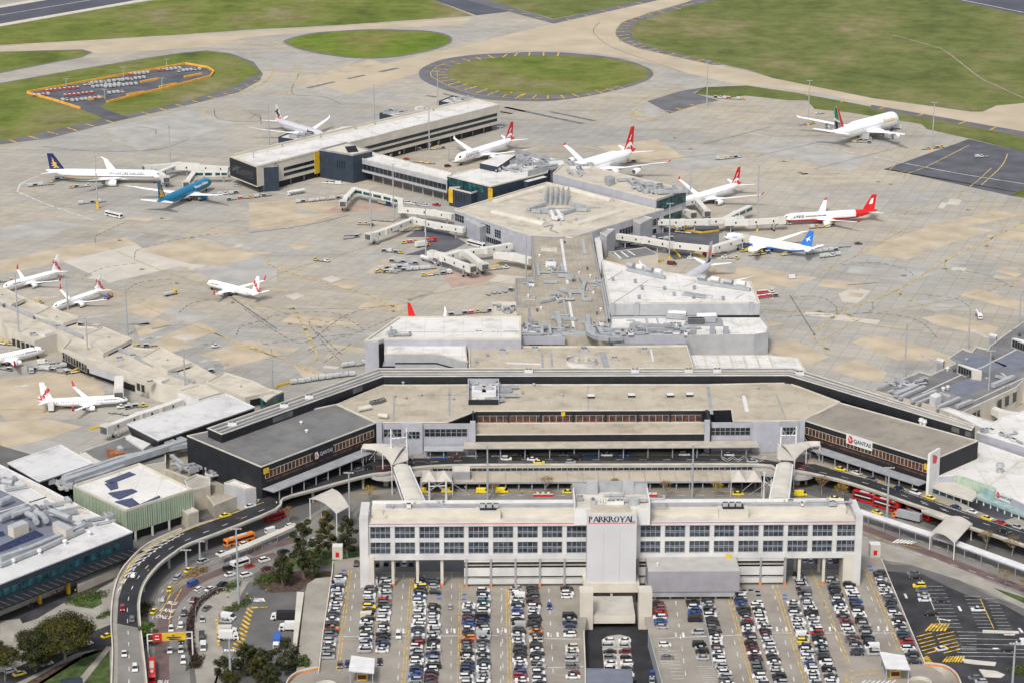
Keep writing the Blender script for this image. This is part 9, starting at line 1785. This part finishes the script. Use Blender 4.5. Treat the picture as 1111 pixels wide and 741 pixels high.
# ================================================================= people
def person_mesh(nm,stride,top,legs):
 J_=[(0,0,.95),(0,0,1.15),(0,0,1.38),(0,0,1.52),(0,0,1.60),(0,0,1.72),(.02+stride*.0,.11,.90),(stride*.18,.11,.50),(stride*.26,.11,.08),(stride*.26+.16,.11,.04),(0,-.11,.90),(-stride*.12,-.11,.50),(-stride*.30,-.11,.10),(-stride*.30+.15,-.11,.05),(0,.19,1.40),(-stride*.08,.24,1.14),(stride*.05+.06,.25,.90),(0,-.19,1.40),(stride*.08,-.24,1.14),(stride*.20,-.25,.92)]
 E_=[(0,1),(1,2),(2,3),(3,4),(4,5),(0,6),(6,7),(7,8),(8,9),(0,10),(10,11),(11,12),(12,13),(2,14),(14,15),(15,16),(2,17),(17,18),(18,19)]
 Rd=[.15,.14,.17,.06,.095,.10,.10,.07,.05,.04,.10,.07,.05,.04,.07,.05,.035,.07,.05,.035]
 me=bpy.data.meshes.new(nm);me.from_pydata(J_,E_,[]);o=bpy.data.objects.new(nm,me);COL.objects.link(o);md=o.modifiers.new('s','SKIN');bpy.context.view_layer.update()
 if not me.skin_vertices:
  bpy.context.view_layer.objects.active=o
 for v,r in zip(me.skin_vertices[0].data,Rd):v.radius=(r,r)
 me.skin_vertices[0].data[0].use_root=True;o.modifiers.new('b','SUBSURF').levels=1;bpy.context.view_layer.update()
 m2=bpy.data.meshes.new_from_object(o.evaluated_get(bpy.context.evaluated_depsgraph_get()));bpy.data.objects.remove(o);m2.materials.clear()
 for k in(top,legs,'skin','hair'):m2.materials.append(M[k])
 for p in m2.polygons:z=p.center.z;p.material_index=1 if z<.95 else(0 if z<1.47 else(3 if z>1.68 or(p.center.x<-.02 and z>1.55)else 2));p.use_smooth=True
 return m2
K('skin',(.45,.28,.20),var=0);K('hair',(.04,.028,.02),var=0);K('hi_vis',(.55,.85,.05),var=0);K('jean',(.05,.07,.13),var=0)
PM=[person_mesh('person_a',1,'charcoal','jean'),person_mesh('person_b',.1,'hi_vis','navy'),person_mesh('person_c',.8,'white','charcoal'),person_mesh('person_d',.2,'blue','black'),person_mesh('person_e',.6,'vred','jean')]
DESC=['person in a charcoal top walking','person in a hi-vis top standing','person in a white top walking','person in a blue top standing','person in a red top walking']
PEO=[('c7',290,235,0,'at the left side of the yellow portal'),('c7',310,240,2,'inside the yellow portal'),('c7',325,225,3,'inside the yellow portal'),('c7',345,235,0,'in the middle of the yellow portal'),('c7',358,215,2,'at the right side of the yellow portal'),('c7',372,205,4,'at the right post of the yellow portal'),('c7',300,250,4,'in front of the yellow portal'),('c7',175,300,0,'by the shop door left of the portal'),('c7',165,315,4,'in front of the shop door left of the portal'),('c7',185,320,0,'beside the shop door left of the portal'),('c7',600,237,3,'on the pale path near the ramp'),('c7',430,225,1,'right of the yellow portal'),
 ('c5',662,235,1,'at the top of the pale drive'),('c5',720,255,1,'on the pale drive near the island mast'),('c5',830,245,1,'at the zebra crossing'),('c5',672,362,4,'behind the white van at the hatching'),('c5',268,112,1,'on the ramp edge at the bend'),('c6',530,40,1,'on the elevated road by the left wing'),('c6',360,565,1,'at the corner of the zebra crossing'),('c6',470,545,1,'at the white fence post by the zebra'),('U4',633,185,1,'on the zebra crossing right of the hotel'),('U4',890,215,3,'under the long walkway canopy'),('U4',918,235,0,'under the long walkway canopy'),('U4',490,78,0,'beside the walkway near the hotel right end'),
 ('S3',97,650,1,'on the lower road left of the red barriers'),('S3',210,478,1,'at the central kerb, left part'),('S4',622,603,1,'at the kerb under the right wing canopy'),('S2',848,632,0,'at the taxi rank between masts'),('S2',868,632,2,'at the taxi rank right of the close masts'),('S2',1060,628,0,'at the taxi rank behind the fourth van'),('S3',52,622,3,'at the taxi rank under the arrivals roof left'),('S3',82,624,0,'at the taxi rank under the arrivals roof'),('S3',125,626,3,'under the arrivals roof near the bare tree'),('S3',850,478,0,'at the kerb behind the right tall mast'),('b7',1092,610,1,'on the ground behind the grey domestic pier'),('R2',190,490,1,'on a lift platform by the silver airliner')]
for i,(reg,x,y,k,w_)in enumerate(PEO):
 z=DZ if reg in('S4',)or(reg=='S3' and y<500)or w_.startswith('on the ramp')or w_.startswith('on the elevated')else.2
 p=W(*q(reg,(x,y))[0],z);o=bpy.data.objects.new('person',PM[k]);COL.objects.link(o);o.location=p;o.rotation_euler=(0,0,R_.uniform(0,6));tag(o,DESC[k]+' '+w_,'person','people around the terminal')
# ---------------------------------------------------------------- light and air
w=bpy.data.worlds.new('World');sc.world=w;w.use_nodes=True
wn=w.node_tree.nodes;wl=w.node_tree.links
sky=wn.new('ShaderNodeTexSky');sky.sky_type='NISHITA';sky.sun_disc=False
SUN_EL,SUN_AZ=math.radians(50),math.radians(200)
sky.sun_elevation=SUN_EL;sky.sun_rotation=SUN_AZ;sky.air_density=1.0;sky.dust_density=3.0;sky.ozone_density=1.0
hs=wn.new('ShaderNodeHueSaturation');hs.inputs['Saturation'].default_value=.42
wl.new(sky.outputs[0],hs.inputs['Color']);wl.new(hs.outputs[0],wn['Background'].inputs[0]);wn['Background'].inputs[1].default_value=.105
sd=bpy.data.lights.new('sun','SUN');so=bpy.data.objects.new('sun',sd);COL.objects.link(so)
sd.energy=1.5;sd.angle=math.radians(10);sd.color=(1,.93,.83)
dv=Vector((math.sin(SUN_AZ)*math.cos(SUN_EL),math.cos(SUN_AZ)*math.cos(SUN_EL),math.sin(SUN_EL)))
so.rotation_euler=dv.to_track_quat('Z','Y').to_euler();so.location=(0,0,600)
sc.view_settings.view_transform='Standard';sc.view_settings.look='None';sc.view_settings.gamma=1
sc.view_settings.exposure=0.69
sc.render.resolution_x=1024;sc.render.resolution_y=682
sc.cycles.max_bounces=5;sc.cycles.diffuse_bounces=3;sc.cycles.glossy_bounces=2
